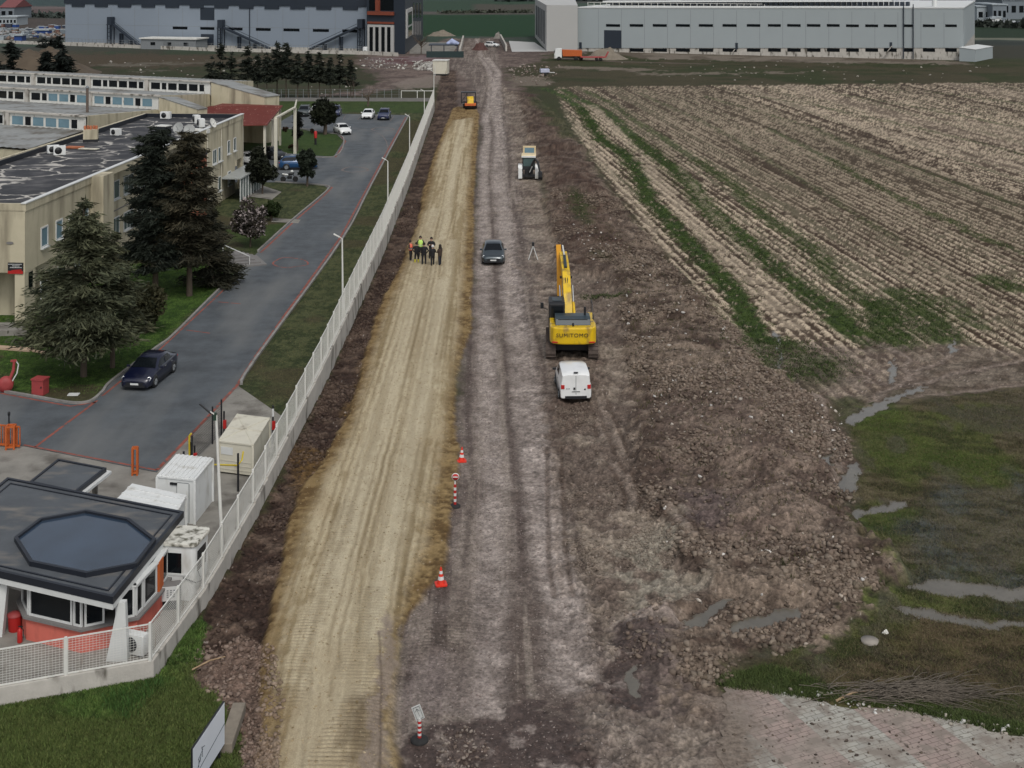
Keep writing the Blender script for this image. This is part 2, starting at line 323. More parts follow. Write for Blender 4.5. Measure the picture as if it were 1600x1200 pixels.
    # ---- the new road of yellow gravel: a flat bed with a crumbling shoulder
    yo = area([(395, 1240), (412, 1130), (404, 1050), (412, 1000), (440, 880), (450, 820), (470, 762), (498, 735), (526, 676), (548, 642), (560, 600), (572, 550), (590, 487), (607, 450), (625, 420), (637, 385), (652, 355), (660, 300), (680, 237), (695, 200), (708, 168), (742, 166), (749, 180), (746, 225), (741, 290), (740, 380), (738, 430), (737, 512), (722, 560), (710, 600), (712, 682), (718, 707), (715, 740), (704, 825), (692, 895), (677, 915), (655, 948), (622, 985), (617, 1050), (614, 1107), (617, 1150), (640, 1240)], .15, .14, .12)
    paint(yo, mixc(A(98, 78, 50), A(130, 110, 76), sstep(n1 * .5 + n3 * .5, .38, .62)), 1)
    yt = area([(418, 1240), (440, 1130), (428, 1050), (436, 990), (466, 860), (490, 790), (520, 735), (548, 680), (578, 590), (600, 510), (632, 430), (655, 360), (674, 290), (690, 230), (708, 190), (738, 185), (735, 225), (731, 290), (724, 380), (722, 430), (715, 512), (708, 595), (700, 620), (692, 712), (670, 800), (655, 876), (630, 935), (614, 985), (609, 1050), (605, 1107), (609, 1150), (610, 1240)], .5, .16, .12)
    ys = .7 * fbm(X + 0.0136 * Y + .25 * fbm(X, Y, 30, 2, 41), Y * 0.022, 0.5, 5, 42, .68) + .3 * fbm(X, Y * .5, .5, 4, 43, .7)
    ytc = mixc(A(142, 127, 98), A(180, 167, 139), sstep(ys, .4, .6))
    ytc = ytc * (0.9 + 0.2 * n4[:, None]); paint(yt, ytc, 1)
    paint(yt * sstep(ys, .58, .66) * .4, A(122, 106, 76)); paint(yt * sstep(n2, .52, .64) * .3 * (1 - sstep(Y, 60, 90)), A(132, 110, 76))
    for P in ([(520, 1240), (540, 900), (600, 700), (660, 480), (700, 330), (722, 190)], [(470, 1240), (490, 1000), (560, 760), (630, 520), (680, 330)], [(585, 1000), (640, 760), (680, 560), (706, 380)], [(560, 1100), (600, 860), (650, 640), (690, 440)]):
        for o in (-.95, -.6, .6, .95):
            q = line(None, .12, .09, .04, .04, [(x + o, y) for x, y in wpts(P)]); g_ = sstep(vnoise(X * 0 + o, Y / 7, 51), .35, .6); paint(q * .5 * g_, A(110, 94, 66)); Z -= q * .025 * g_
        q = line(P, .9, .35, .06, .05); paint(q * .4, A(186, 176, 152))
    # roller and track prints: short cross bars
    for P, wd in (([(480, 1000), (510, 900), (545, 800)], 1.0), ([(455, 1110), (470, 1040), (475, 990)], 1.0), ([(560, 1060), (575, 990), (580, 940)], 1.3), ([(545, 1180), (580, 1120), (590, 1080)], 1.4), ([(500, 1230), (540, 1160), (560, 1120)], 1.4), ([(640, 1030), (690, 990), (740, 960), (790, 900), (820, 840)], .9), ([(700, 1010), (690, 980), (720, 950)], 1.2), ([(620, 1070), (680, 1010), (740, 985)], .8)):
        q = line(P, wd, .2, .4, .2); br = 0.5 + 0.5 * np.sin(Y * 2 * math.pi / .21 + X * 1.5 + 3 * n2); paint(q * sstep(br, .45, .85) * .5, C * .66); Z += q * br * .035
    paint(area([(560, 1110), (600, 1090), (606, 1150), (570, 1190), (540, 1160)], .4, 1) * .6, A(88, 76, 62))
    grey = area([(596, 985), (614, 960), (606, 1240), (566, 1240), (585, 1080)], .15, .15); paint(grey * .75, A(134, 122, 112)); paint(line([(592, 1000), (596, 1080), (594, 1240)], .07, .05, .02, .02) * .7, A(86, 74, 66))
    # ---- ploughed field
    fld = area([(868, 136), (1700, 128), (2600, 128), (2600, 560), (1650, 545), (1600, 560), (1500, 560), (1400, 590), (1330, 640), (1240, 600), (1200, 590), (1150, 520), (1110, 475), (1060, 425), (1010, 365), (960, 300), (920, 240), (884, 180)], .5, .9, .5)
    q_ = X + 0.097 * Y
    rowp = np.sin((q_ + .05 * (n2 - .5)) * 2 * math.pi / .78) * sstep(.78 * F * 24 / (Y * np.maximum(X + .097 * Y, 5)), 2.5, 5)
    clod = fbm(X, Y * .8, .34 , 3, 61, .7); clod = np.where(Y > 130, .5 * clod + .5 * fbm(X, Y * .5, .8, 3, 64, .7), clod); stripe = fbm(q_, Y * .012, .9, 5, 62, .75); big = fbm(q_ + .8 * (n4 - .5), Y * .03, 7.0, 3, 63)
    spot = vnoise(X / .42, Y / .5, 65); tone = sstep(clod * .50 + stripe * .50 + .075 * rowp, .43, .55) * (1 - .8 * sstep(spot, .74, .82))
    base = mixc(A(64, 52, 42), A(184, 168, 146), tone)
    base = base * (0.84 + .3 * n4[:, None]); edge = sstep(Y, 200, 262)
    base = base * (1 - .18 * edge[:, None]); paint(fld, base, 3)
    paint(fld * sstep(stripe + .5 * (clod - .5), .57, .63) * .75, mixc(A(54, 50, 36), A(52, 60, 34), n1))
    paint(fld * sstep(big + .5 * (clod - .5), .56, .62) * .4, A(76, 68, 54)); paint(fld * sstep(1 - big, .56, .7) * .3, A(150, 136, 120))
    GR = [([(850, 138), (880, 150), (905, 168), (920, 187), (940, 220), (975, 240), (1000, 270), (1012, 312), (1040, 335), (1075, 380), (1112, 420), (1150, 462), (1172, 507), (1187, 550), (1200, 575)], 2.1, 1),
          ([(880, 140), (895, 150), (950, 175), (987, 212), (1037, 252), (1075, 282), (1098, 318), (1137, 355), (1175, 385), (1212, 420), (1250, 450), (1300, 487), (1340, 520)], 2.3, .95),
          ([(915, 142), (960, 165), (1010, 200), (1050, 225), (1087, 250), (1150, 292), (1175, 325), (1210, 350), (1260, 382), (1312, 440), (1350, 465), (1385, 500)], 1.7, .7),
          ([(1200, 200), (1300, 250), (1395, 305), (1437, 327), (1487, 347), (1512, 362), (1575, 387), (1650, 415)], 1.2, .6),
          ([(1100, 150), (1275, 200), (1332, 230), (1450, 270), (1620, 330)], 1.1, .5), ([(1150, 145), (1275, 165), (1332, 178), (1400, 192), (1500, 216), (1620, 245)], 1.3, .55),
          ([(1000, 145), (1100, 190), (1200, 250), (1300, 310), (1400, 375)], 1.0, .45), ([(1300, 145), (1420, 165), (1600, 200)], 1.5, .5), ([(1450, 143), (1620, 165)], 1.5, .5),
          ([(1200, 530), (1262, 560), (1275, 585)], 3, .9), ([(1370, 470), (1390, 500), (1400, 540)], 3, .8), ([(1410, 455), (1440, 480), (1470, 530)], 3.2, .75), ([(1545, 435), (1580, 450)], 3, .7), ([(1480, 470), (1530, 510)], 2.4, .65), ([(1580, 560), (1640, 570)], 2, .6), ([(1210, 555), (1220, 590)], 2.6, .9), ([(1310, 500), (1370, 545)], 2.4, .8)]
    grs = np.zeros(N)
    for P, wd, al in GR:
        m = line(P, wd * .85, .4, .55, .5); g_ = m * al * sstep(n1 * .5 + n3 * .5, .30, .44); grs = np.maximum(grs, g_)
        paint(g_, mixc(A(38, 52, 24), A(60, 74, 34), sstep(n1 * .5 + n3 * .5, .42, .62)))
    for P, wd in (([(925, 165), (960, 200), (1000, 245), (1040, 300), (1085, 350), (1130, 400), (1180, 450), (1240, 510)], 1.6), ([(900, 190), (930, 235), (965, 285), (1000, 330), (1050, 400)], .8), ([(1060, 262), (1110, 330), (1200, 440), (1262, 500)], .8)): paint(line(P, wd, .3, .5, .3) * .5 * sstep(n1, .3, .5), A(168, 154, 134))
    Z += fld * (.05 * rowp + .14 * (clod - .5))
    tl = area([(1150, 530), (1330, 545), (1480, 540), (1620, 545), (1620, 600), (1420, 612), (1330, 650), (1240, 600)], .8, 1.2)
    paint(tl * .7, mixc(A(92, 80, 72), A(122, 110, 100), sstep(n1, .4, .6)))
    for P in ([(1215, 560), (1300, 590), (1420, 600), (1600, 560)], [(1240, 600), (1290, 650), (1300, 720), (1310, 770)], [(1500, 545), (1420, 590), (1345, 640)], [(1360, 530), (1420, 560), (1420, 590)], [(1600, 600), (1450, 615), (1350, 640)]):
        paint(line(P, .9, .3, .5, .3) * .6, A(84, 72, 64)); paint(line(P, .35, .2, .5, .2) * .6, A(134, 122, 112)); Z -= .05 * line(P, .7, .3, .5)
    paint(area([(1250, 560), (1330, 560), (1330, 600), (1250, 605)], .8, 1) * .5, A(50, 54, 32)); paint(area([(1290, 625), (1350, 620), (1330, 650)], .5, .8) * .8, A(54, 60, 34))
    # ---- marsh on the right
    mar = area([(1326, 662), (1345, 640), (1460, 618), (1600, 606), (2700, 560), (3000, 1240), (2200, 1240), (1600, 1152), (1500, 1132), (1400, 1112), (1260, 1092), (1130, 1076), (1120, 1062), (1190, 1040), (1260, 1010), (1360, 965), (1420, 905), (1350, 860), (1340, 800), (1350, 740)], .5, 1.2, .9)
    sg = fbm(X * .6 + Y * .3, Y, .5, 4, 71); big2 = fbm(X, Y, 3.2, 3, 72)
    paint(mar, mixc(mixc(A(50, 56, 30), A(78, 84, 46), sstep(sg, .38, .62)), mixc(A(62, 56, 42), A(92, 84, 66), sstep(sg, .38, .62)), sstep(big2, .44, .58)), 5)
    for q in ([(1340, 650), (1420, 640), (1450, 700), (1400, 740), (1340, 700)], [(1350, 800), (1450, 790), (1460, 840), (1390, 850)], [(1420, 700), (1600, 710), (1600, 760), (1480, 750)]): paint(area(q, .8, 1.2) * .75, mixc(A(50, 66, 26), A(74, 88, 36), n1))
    paint(mar * sstep(fbm(X, Y * .6, 1.3, 4, 74), .54, .62) * .6 * sstep(250 - Y, 0, 10), A(78, 74, 66)); bog = area([(1460, 760), (1620, 750), (1760, 800), (1760, 930), (1560, 940), (1440, 900), (1420, 830)], 1.2, 2.0, .8); paint(bog * (.35 + .6 * sstep(fbm(X, Y * .7, 2.2, 4, 75), .42, .56)), mixc(A(46, 50, 50), A(74, 77, 74), sstep(sg * .6 + big2 * .4, .4, .6)), None, .45)
    paint(area([(1520, 620), (1640, 610), (1640, 690), (1560, 680)], 1, 1.5) * .6, A(78, 72, 64))
    paint(area([(1380, 980), (1620, 975), (1620, 1080), (1420, 1100), (1250, 1080)], 1, 1.5) * .7, mixc(A(52, 42, 32), A(80, 67, 50), sstep(sg, .36, .62)))
    paint(area([(1120, 1060), (1250, 1030), (1300, 1060), (1260, 1090), (1130, 1080)], .5, .7) * .8, mixc(A(34, 40, 20), A(58, 62, 34), n1))
    paint(area([(1460, 1085), (1620, 1090), (1620, 1150), (1500, 1128)], .5, .7) * .7, mixc(A(36, 42, 22), A(60, 66, 36), n1))
    # ---- grass by the front wall, and the compound lawns under it
    gr = area([(-200, 1050), (240, 1050), (285, 985), (310, 960), (322, 975), (305, 1030), (300, 1062), (335, 1095), (372, 1130), (385, 1240), (-200, 1260)], .12, .25, .25)
    paint(gr, mixc(mixc(A(46, 64, 28), A(80, 104, 48), sstep(n1 * .4 + n3 * .6, .36, .62)), A(84, 82, 48), sstep(n2, .46, .6) * .7), 6)
    comp = area(None, .05, 0, 0, wpts([(-900, 1104), (0, 1095), (238, 1050), (402, 797), (505, 595), (595, 395), (632, 297), (672, 180), (672, 157), (-1400, 157)]))
    paint(comp, mixc(mixc(A(48, 56, 34), A(72, 76, 50), sstep(n1 * .5 + n3 * .5, .38, .62)), A(66, 60, 44), sstep(n2, .46, .6) * .75), 6)
    paint(comp * area([(0, 430), (330, 400), (372, 425), (180, 600), (0, 615)], .3, .5) * .85, mixc(A(40, 62, 22), A(62, 86, 34), sstep(n1 * .5 + n3 * .5, .38, .62)))
    paint(comp * area([(380, 155), (675, 158), (675, 176), (380, 176)], .5, .5) * .8, mixc(A(42, 58, 28), A(58, 76, 34), n1)); paint(comp * area([(385, 195), (535, 210), (530, 245), (380, 242)], .5, .5) * .85, mixc(A(40, 60, 28), A(58, 78, 36), n1)); paint(comp * area([(340, 360), (450, 348), (400, 395)], .5, .5) * .8, mixc(A(42, 56, 26), A(56, 72, 32), n1))
    # ---- standing water
    WAT = [([(1320, 728), (1335, 722), (1343, 742), (1336, 764), (1316, 770), (1312, 750)], A(160, 165, 165)), ([(1290, 706), (1298, 704), (1299, 726), (1288, 732), (1284, 720)], 0), ([(1330, 800), (1415, 778), (1424, 786), (1340, 812)], 0), ([(1062, 985), (1080, 965), (1125, 934), (1142, 934), (1120, 958), (1090, 982)], 0),
           ([(1140, 990), (1170, 966), (1235, 950), (1252, 962), (1200, 980), (1160, 996)], 0), ([(1395, 945), (1440, 952), (1520, 968), (1620, 968), (1900, 960), (1900, 976), (1620, 978), (1500, 980), (1420, 966)], 0), ([(1415, 912), (1450, 905), (1620, 922), (1900, 920), (1900, 936), (1600, 940), (1460, 930)], 0),
           ([(1320, 655), (1360, 635), (1400, 618), (1440, 600), (1446, 604), (1380, 640), (1335, 664)], 0), ([(1212, 578), (1216, 548), (1205, 520), (1212, 520), (1224, 550), (1218, 580)], 0), ([(1484, 545), (1492, 528), (1496, 548), (1488, 556)], 0), ([(1385, 590), (1396, 560), (1404, 575), (1396, 600)], 0), ([(983, 1048), (1000, 1040), (1004, 1070), (996, 1086), (984, 1078)], 0)]
    wz = np.zeros(N); wb = np.zeros(N)
    for P, c in WAT:
        m = area(P, .12, .35, .3); wz = np.maximum(wz, m); wb = np.maximum(wb, area(P, 1.1, .35, .3))
    big3 = sstep(n1, .3, .75)
    # ---- relief
    bank = line([(1340, 880), (1270, 800), (1180, 690), (1080, 560), (1000, 430), (930, 330), (880, 230), (840, 170)], 5.5, 2.6, 1.2, .6); Z += rub * bank * (.35 + .7 * (fbm(X, Y, 2.5, 3, 84) - .3)); Z += rub * .5 * (.20 * (fbm(X, Y, 1.1, 3, 81) - .45) + .17 * (n3 - .5) + .10 * (fbm(X, Y, .5, 2, 82) - .5)); Z += rub * (.20 * (fbm(X, Y, 1.1, 3, 81) - .45) + .2 * (fbm(X, Y, .45, 3, 85, .6) - .5) + .10 * (n3 - .5))
    Z += rub * .45 * sstep(fbm(X, Y, 6, 2, 83), .45, .7) * (1 - trk) * (1 - lane)
    Z += lane * (1 - trk) * (.05 * (n3 - .5) + .06 * (n1 - .5)); Z += trk * (.03 * (n3 - .5))
    sw = soil * (1 - yo); Z += sw * (-.12 + .30 * (n1 - .5) + .16 * (n3 - .5))
    Z += yo * (.06 * (n3 - .5) * (1 - yt) + .10) + yt * (.16 + .016 * (n3 - .5) + .015 * (ys - .5))
    Z += mar * (.10 * (sg - .5)) + gr * (.06 * (n3 - .5))
    Z *= (1 - comp); Z = np.where(comp > .5, -.012, Z)
    kz = sstep(wb, .02, .45); Z = Z * (1 - kz) + (.02 * (1 - sstep(wb, .3, .6)) - .02) * kz; kz = sstep(wz, .3, .55); Z = Z * (1 - kz) - .02 * kz
    ZONE[wz > .55] = 7
    paint(sstep(wz, .01, .3) * (1 - sstep(wz, .45, .6)) * .65, A(66, 57, 50))
    paint(sstep(wz, .5, .6), mixc(A(84, 79, 70), A(104, 99, 88), n1), None, .2)
    # fine salt-and-pepper of stones and clods; shade between them darkened into the colour
    soft_ = 1 - .75 * yt
    hard = np.clip(rub + lane + sw + trk * .6 + tl, 0, 1) * (1 - sstep(wz, .3, .5))
    C *= (1 + (hard * .85 + .2) * soft_ * (n3 - .5) * 1.2)[:, None] * (1 + (hard * .5 + .12) * (n5 - .5))[:, None]
    sp = (n5 > .965) & (hard > .5) & (Y < 140); C[sp] = C[sp] * .3 + A(158, 148, 140) * .7
    pv = area(None, .02, 0, 0, wpts([(1118, 1074), (1200, 1066), (1280, 1093), (1400, 1106), (1500, 1128), (1620, 1150), (2400, 1240), (2400, 1500), (1100, 1500), (1100, 1180)])); Z = np.where(pv > .5, np.minimum(Z, .0), Z)
    # ---- faces, one object per kind of ground
    V = np.stack([X, Y, Z], 1); CC = np.concatenate([np.clip(C, 0.004, 1), RO[:, None]], 1)
    idx = np.arange(nr * nc).reshape(nr, nc)
    Fq = np.stack([idx[:-1, :-1], idx[:-1, 1:], idx[1:, 1:], idx[1:, :-1]], -1).reshape(-1, 4)
    zf = ZONE[Fq[:, 0]]
    names = ['ground', 'gravel_road', 'dirt_track', 'ploughed_field', 'dirt_lane', 'marsh', 'lawn', 'puddle_water']
    for zi, nm in enumerate(names):
        f = Fq[zf == zi]
        if not len(f): continue
        used, inv = np.unique(f, return_inverse=True)
        o = np_mesh(nm, V[used], inv.reshape(-1, 4), ground_mat(nm), True, cols=CC[used]); o['kind'] = 'structure'
    yr = np.array(D); 
    def look(x, y):
        x = np.asarray(x, float); y = np.asarray(y, float)
        r = np.clip(np.searchsorted(-(F * H / yr), -(F * H / np.maximum(y, 1))) , 0, nr - 1) if False else np.clip(np.interp(y, yr, np.arange(nr)).round().astype(int), 0, nr - 1)
        c = np.clip(np.interp(x * F / y + 800, us, np.arange(nc)).round().astype(int), 0, nc - 1)
        k = r * nc + c; return Z[k], C[k], ZONE[k]
    return look
def ground_mat(nm):
    m = bpy.data.materials.new(nm); m.use_nodes = True; n = m.node_tree; b = n.nodes['Principled BSDF']; L = n.links.new
    at = n.nodes.new('ShaderNodeAttribute'); at.attribute_name = 'Col'
    tc = n.nodes.new('ShaderNodeTexCoord')
    nz = n.nodes.new('ShaderNodeTexNoise'); nz.inputs['Scale'].default_value = 26 if nm == 'gravel_road' else 9; nz.inputs['Detail'].default_value = 5; nz.inputs['Roughness'].default_value = .75
    L(tc.outputs['Object'], nz.inputs['Vector'])
    v = {'puddle_water': .06, 'gravel_road': .3}.get(nm, .5)
    mr = n.nodes.new('ShaderNodeMapRange'); mr.inputs[1].default_value = .3; mr.inputs[2].default_value = .7; mr.inputs[3].default_value = 1 - v; mr.inputs[4].default_value = 1 + v
    L(nz.outputs['Fac'], mr.inputs[0])
    mx = n.nodes.new('ShaderNodeMix'); mx.data_type = 'RGBA'; mx.blend_type = 'MULTIPLY'; mx.inputs[0].default_value = 1
    L(at.outputs['Color'], mx.inputs[6]); L(mr.outputs[0], mx.inputs[7]); L(mx.outputs[2], b.inputs['Base Color'])
    L(at.outputs['Alpha'], b.inputs['Roughness'])
    b.inputs['Specular IOR Level'].default_value = .15 if nm != 'puddle_water' else .5
    if nm != 'puddle_water':
        bp = n.nodes.new('ShaderNodeBump'); bp.inputs['Distance'].default_value = .05; bp.inputs['Strength'].default_value = .7; L(nz.outputs['Fac'], bp.inputs['Height']); L(bp.outputs[0], b.inputs['Normal'])
    return m
ground_at = build_ground()
# ================================================================== MATERIALS
def sA(r, g, b, k=1.0): return tuple(float(v) for v in A(r, g, b, k))
M = {}
M['asphalt'] = mat('asphalt', sA(76, 81, 85), .85, var=.3, scale=.6, bump=.01, bscale=30, stain=(.3, sA(100, 102, 102), .46, .7, (1, .22, 1)))
M['concrete'] = mat('concrete', sA(128, 125, 118), .9, var=.2, scale=.8, bump=.01, bscale=20, stain=(.6, sA(92, 88, 82), .5, .66, (1, 1, 1)))
M['wallcon'] = mat('weathered_concrete', sA(176, 172, 164), .9, var=.14, scale=1.2, bump=.01, bscale=12, stain=(1.3, sA(96, 92, 84), .54, .66, (1, 1, .35)))
M['kerb'] = mat('kerb_stone', sA(128, 126, 122), .9, var=.25, scale=1.5)
M['redline'] = mat('worn_red_paint', sA(134, 74, 62), .85, var=.3, scale=1.2, stain=(2.5, sA(84, 80, 80), .52, .64, (1, 1, 1)))
M['white'] = mat('white_paint', sA(212, 214, 212), .45, var=.04, scale=1.5, stain=(1.6, sA(178, 176, 168), .55, .75, (1, 1, .4)))
M['whitemetal'] = mat('white_metal', sA(206, 206, 200), .5, var=.06, scale=3, stain=(4, sA(150, 140, 126), .6, .75, (1, 1, .3)))
M['cream'] = mat('cream_render', sA(184, 176, 152), .9, var=.08, scale=.6, bump=.004, bscale=30, stain=(.9, sA(132, 124, 106), .5, .72, (1, 1, .18)))
M['creammetal'] = mat('cream_metal', sA(196, 192, 176), .55, var=.05, scale=2, stain=(1.4, sA(160, 152, 136), .55, .75, (1, 1, .3)))
M['salmon'] = mat('salmon_render', sA(198, 104, 90), .8, var=.06, scale=1.2, stain=(2, sA(160, 84, 72), .5, .75, (1, 1, .4)))
M['orange'] = mat('orange_paint', sA(176, 88, 38), .6, var=.12, scale=3)
M['red'] = mat('red_paint', sA(170, 36, 34), .5, var=.12, scale=3)
M['dullred'] = mat('faded_red_paint', sA(150, 62, 62), .6, var=.12, scale=2)
M['black'] = mat('black_metal', (.014, .015, .017), .5, var=.1, scale=3)
M['rubber'] = mat('black_rubber', (.018, .018, .018), .85, var=.2, scale=6)
M['bitumen'] = mat('roofing_felt', sA(78, 82, 86), .75, var=.18, scale=.7, stain=(.6, sA(112, 108, 102), .5, .68, (1, 2.2, 1)), bump=.004)
M['darkroof'] = mat('dark_edge_metal', sA(30, 34, 42), .45, var=.1, scale=1)
M['oldcon'] = mat('old_concrete', sA(122, 114, 102), .95, var=.2, scale=3)
M['tarp'] = mat('dark_membrane', sA(46, 60, 76), .14, var=.3, scale=.45, spec=.6)
M['glass'] = mat('dark_glass', (.006, .008, .010), .1, var=.1, scale=1, spec=.28)
M['glassb'] = mat('pale_blue_glass', sA(106, 134, 146), .25, var=.12, scale=.8, spec=.5)
M['glassg'] = mat('green_grey_glass', sA(74, 92, 92), .2, var=.15, scale=1, spec=.5)
M['frame'] = mat('white_frame', sA(200, 202, 200), .5, var=.04)
M['sill'] = mat('grey_stone_sill', sA(116, 114, 112), .8, var=.1)
M['yellowpipe'] = mat('yellow_pipe', sA(190, 168, 44), .5)
M['corr'] = mat('corrugated_roof', sA(134, 136, 134), .6, var=.14, scale=.5, stain=(.35, sA(96, 92, 84), .48, .64, (1, 1, 1)))
M['redroof'] = mat('rust_red_roof', sA(104, 47, 39), .7, var=.15, scale=.6, stain=(1.2, sA(150, 110, 100), .62, .68, (3, .5, 1)))
M['terracotta'] = mat('terracotta', sA(168, 104, 74), .85, var=.2, scale=3)
M['grey'] = mat('grey_metal', sA(120, 124, 126), .5, var=.1)
M['wood'] = mat('weathered_wood', sA(150, 128, 100), .85, var=.2, scale=3)
def roof_felt():
    m = bpy.data.materials.new('black_felt_with_sealed_cracks'); m.use_nodes = True; n = m.node_tree; b = n.nodes['Principled BSDF']; L = n.links.new
    tc = n.nodes.new('ShaderNodeTexCoord'); nz = n.nodes.new('ShaderNodeTexNoise'); nz.inputs['Scale'].default_value = 1.1; nz.inputs['Detail'].default_value = 3
    L(tc.outputs['Object'], nz.inputs['Vector'])
    ad = n.nodes.new('ShaderNodeVectorMath'); ad.operation = 'MULTIPLY_ADD'; L(nz.outputs['Color'], ad.inputs[0]); ad.inputs[1].default_value = (1.6, 1.6, 0); L(tc.outputs['Object'], ad.inputs[2])
    vo = n.nodes.new('ShaderNodeTexVoronoi'); vo.feature = 'DISTANCE_TO_EDGE'; vo.inputs['Scale'].default_value = .27; L(ad.outputs[0], vo.inputs['Vector'])
    cr = n.nodes.new('ShaderNodeMapRange'); cr.inputs[1].default_value = .014; cr.inputs[2].default_value = .04; cr.inputs[3].default_value = 1; cr.inputs[4].default_value = 0; L(vo.outputs['Distance'], cr.inputs[0])
    n2 = n.nodes.new('ShaderNodeTexNoise'); n2.inputs['Scale'].default_value = .22; L(tc.outputs['Object'], n2.inputs['Vector'])
    k = n.nodes.new('ShaderNodeMapRange'); k.inputs[1].default_value = .40; k.inputs[2].default_value = .48; L(n2.outputs['Fac'], k.inputs[0])
    mu = n.nodes.new('ShaderNodeMath'); mu.operation = 'MULTIPLY'; L(cr.outputs[0], mu.inputs[0]); L(k.outputs[0], mu.inputs[1])
    n3 = n.nodes.new('ShaderNodeTexNoise'); n3.inputs['Scale'].default_value = .6; n3.inputs['Detail'].default_value = 6; L(tc.outputs['Object'], n3.inputs['Vector'])
    m1 = n.nodes.new('ShaderNodeMix'); m1.data_type = 'RGBA'; k3 = n.nodes.new('ShaderNodeMapRange'); k3.inputs[1].default_value = .45; k3.inputs[2].default_value = .7; L(n3.outputs['Fac'], k3.inputs[0]); L(k3.outputs[0], m1.inputs[0])
    m1.inputs[6].default_value = (*sA(40, 41, 45), 1); m1.inputs[7].default_value = (*sA(78, 77, 78), 1)
    m2 = n.nodes.new('ShaderNodeMix'); m2.data_type = 'RGBA'; L(mu.outputs[0], m2.inputs[0]); L(m1.outputs[2], m2.inputs[6]); m2.inputs[7].default_value = (*sA(176, 172, 164), 1)
    L(m2.outputs[2], b.inputs['Base Color']); b.inputs['Roughness'].default_value = .8; return m
M['felt'] = roof_felt()
def struct(o): o['kind'] = 'structure'; return o
def sheet(name, pix, z, m, wld=None):
    P = wld or wpts(pix); a = sum(P[i][0] * P[(i + 1) % len(P)][1] - P[(i + 1) % len(P)][0] * P[i][1] for i in range(len(P)))
    if a < 0: P = P[::-1]
    return MB().add([(x, y, z) for x, y in P], [tuple(range(len(P)))]).build(name, m)
def smooth_line(P, n=6):
    out = []
    for i in range(len(P) - 1):
        p0 = P[max(i - 1, 0)]; p1 = P[i]; p2 = P[i + 1]; p3 = P[min(i + 2, len(P) - 1)]
        for k in range(n):
            t = k / n
            out.append(tuple(.5 * ((2 * p1[j]) + (-p0[j] + p2[j]) * t + (2 * p0[j] - 5 * p1[j] + 4 * p2[j] - p3[j]) * t * t + (-p0[j] + 3 * p1[j] - 3 * p2[j] + p3[j]) * t ** 3) for j in (0, 1)))
    return out + [P[-1]]
def strip(mb, P, wd, z0, z1=None):
    """ribbon along a ground line; with z1 a raised bar"""
    n = len(P); Lf = []; Rt = []
    for i in range(n):
        a = P[max(i - 1, 0)]; b = P[min(i + 1, n - 1)]; dx, dy = b[0] - a[0], b[1] - a[1]; l = math.hypot(dx, dy) or 1
        nx, ny = -dy / l * wd / 2, dx / l * wd / 2; Lf.append((P[i][0] + nx, P[i][1] + ny)); Rt.append((P[i][0] - nx, P[i][1] - ny))
    zt = z0 if z1 is None else z1
    vs = [(x, y, zt) for x, y in Lf] + [(x, y, zt) for x, y in Rt]
    fs = [(i, n + i, n + i + 1, i + 1) for i in range(n - 1)]
    if z1 is not None:
        vs += [(x, y, z0) for x, y in Lf] + [(x, y, z0) for x, y in Rt]
        fs += [(i, i + 1, 2 * n + i + 1, 2 * n + i) for i in range(n - 1)] + [(n + i + 1, n + i, 3 * n + i, 3 * n + i + 1) for i in range(n - 1)] + [(0, 2 * n, 3 * n, n), (n - 1, 2 * n - 1, 4 * n - 1, 3 * n - 1)]
    return mb.add(vs, fs)
# ================================================================== PAVED GROUND
ASPH = [(-500, 700), (-500, 600), (-60, 604), (0, 613), (60, 623), (110, 631), (140, 629), (160, 614), (176, 596), (246, 544), (270, 526), (330, 466), (367, 431), (403, 394), (458, 344), (500, 309), (514, 295), (506, 290), (430, 285), (340, 285), (340, 238), (442, 240), (521, 245), (537, 220), (526, 210), (506, 208), (471, 202), (412, 202), (424, 198), (458, 178.5), (536, 178), (638, 180), (580, 288), (535, 371), (400, 558), (375, 601), (245, 738), (37, 697)]
struct(sheet('asphalt_road', ASPH, .012, M['asphalt']))
struct(sheet('concrete_forecourt', [(-600, 700), (37, 697.5), (245, 738.5), (300, 680), (372, 603), (440, 650), (415, 745), (398, 797), (330, 905), (236, 1050), (0, 1093), (-600, 1190)], .008, M['concrete']))
mb = MB()
for P in ([(-100, 598), (0, 612), (60, 622), (110, 630.5), (140, 628.5), (160, 613.5), (176, 595), (246, 543), (270, 525), (330, 465), (367, 430)], [(403, 393), (458, 343), (500, 308), (513, 295), (506, 290), (430, 284.5)], [(442, 240.5), (521, 245.5), (537.5, 220), (527, 210), (506, 207.5), (471, 201.5), (412, 201.5)], [(639, 180), (581, 288), (537, 371), (402, 558), (377, 601)]):
    strip(mb, smooth_line(wpts(P), 4), .16, -.02, .12)
struct(mb.build('kerb', M['kerb']))
mb = MB()
for P, wd in (([(-60, 603), (60, 626), (110, 635), (150, 629)], .16), ([(37, 695.5), (55, 699), (245, 735)], .14), ([(55, 699), (100, 665), (152, 626)], .15), ([(245, 735), (300, 678), (370, 603), (397, 560), (532, 371), (577, 288), (634, 183)], .18), ([(160, 619), (250, 546), (334, 468), (372, 431)], .13), ([(407, 395), (463, 343), (504, 308), (519, 293), (508, 290)], .2), ([(524, 246), (540, 221), (529, 209)], .2), ([(341, 472), (376, 475)], .12), ([(291, 516), (328, 521)], .12)):
    strip(mb, wpts(P), wd, .017)
el = lambda cx, cy, rx, ry: smooth_line(wpts([(cx + rx * math.cos(a) * (1 + .08 * math.sin(3 * a)), cy + ry * math.sin(a) * (1 + .12 * math.cos(3 * a))) for a in [i * math.pi / 8 for i in range(17)]]), 3)
strip(mb, el(454, 410.5, 27, 7.5), .13, .017)
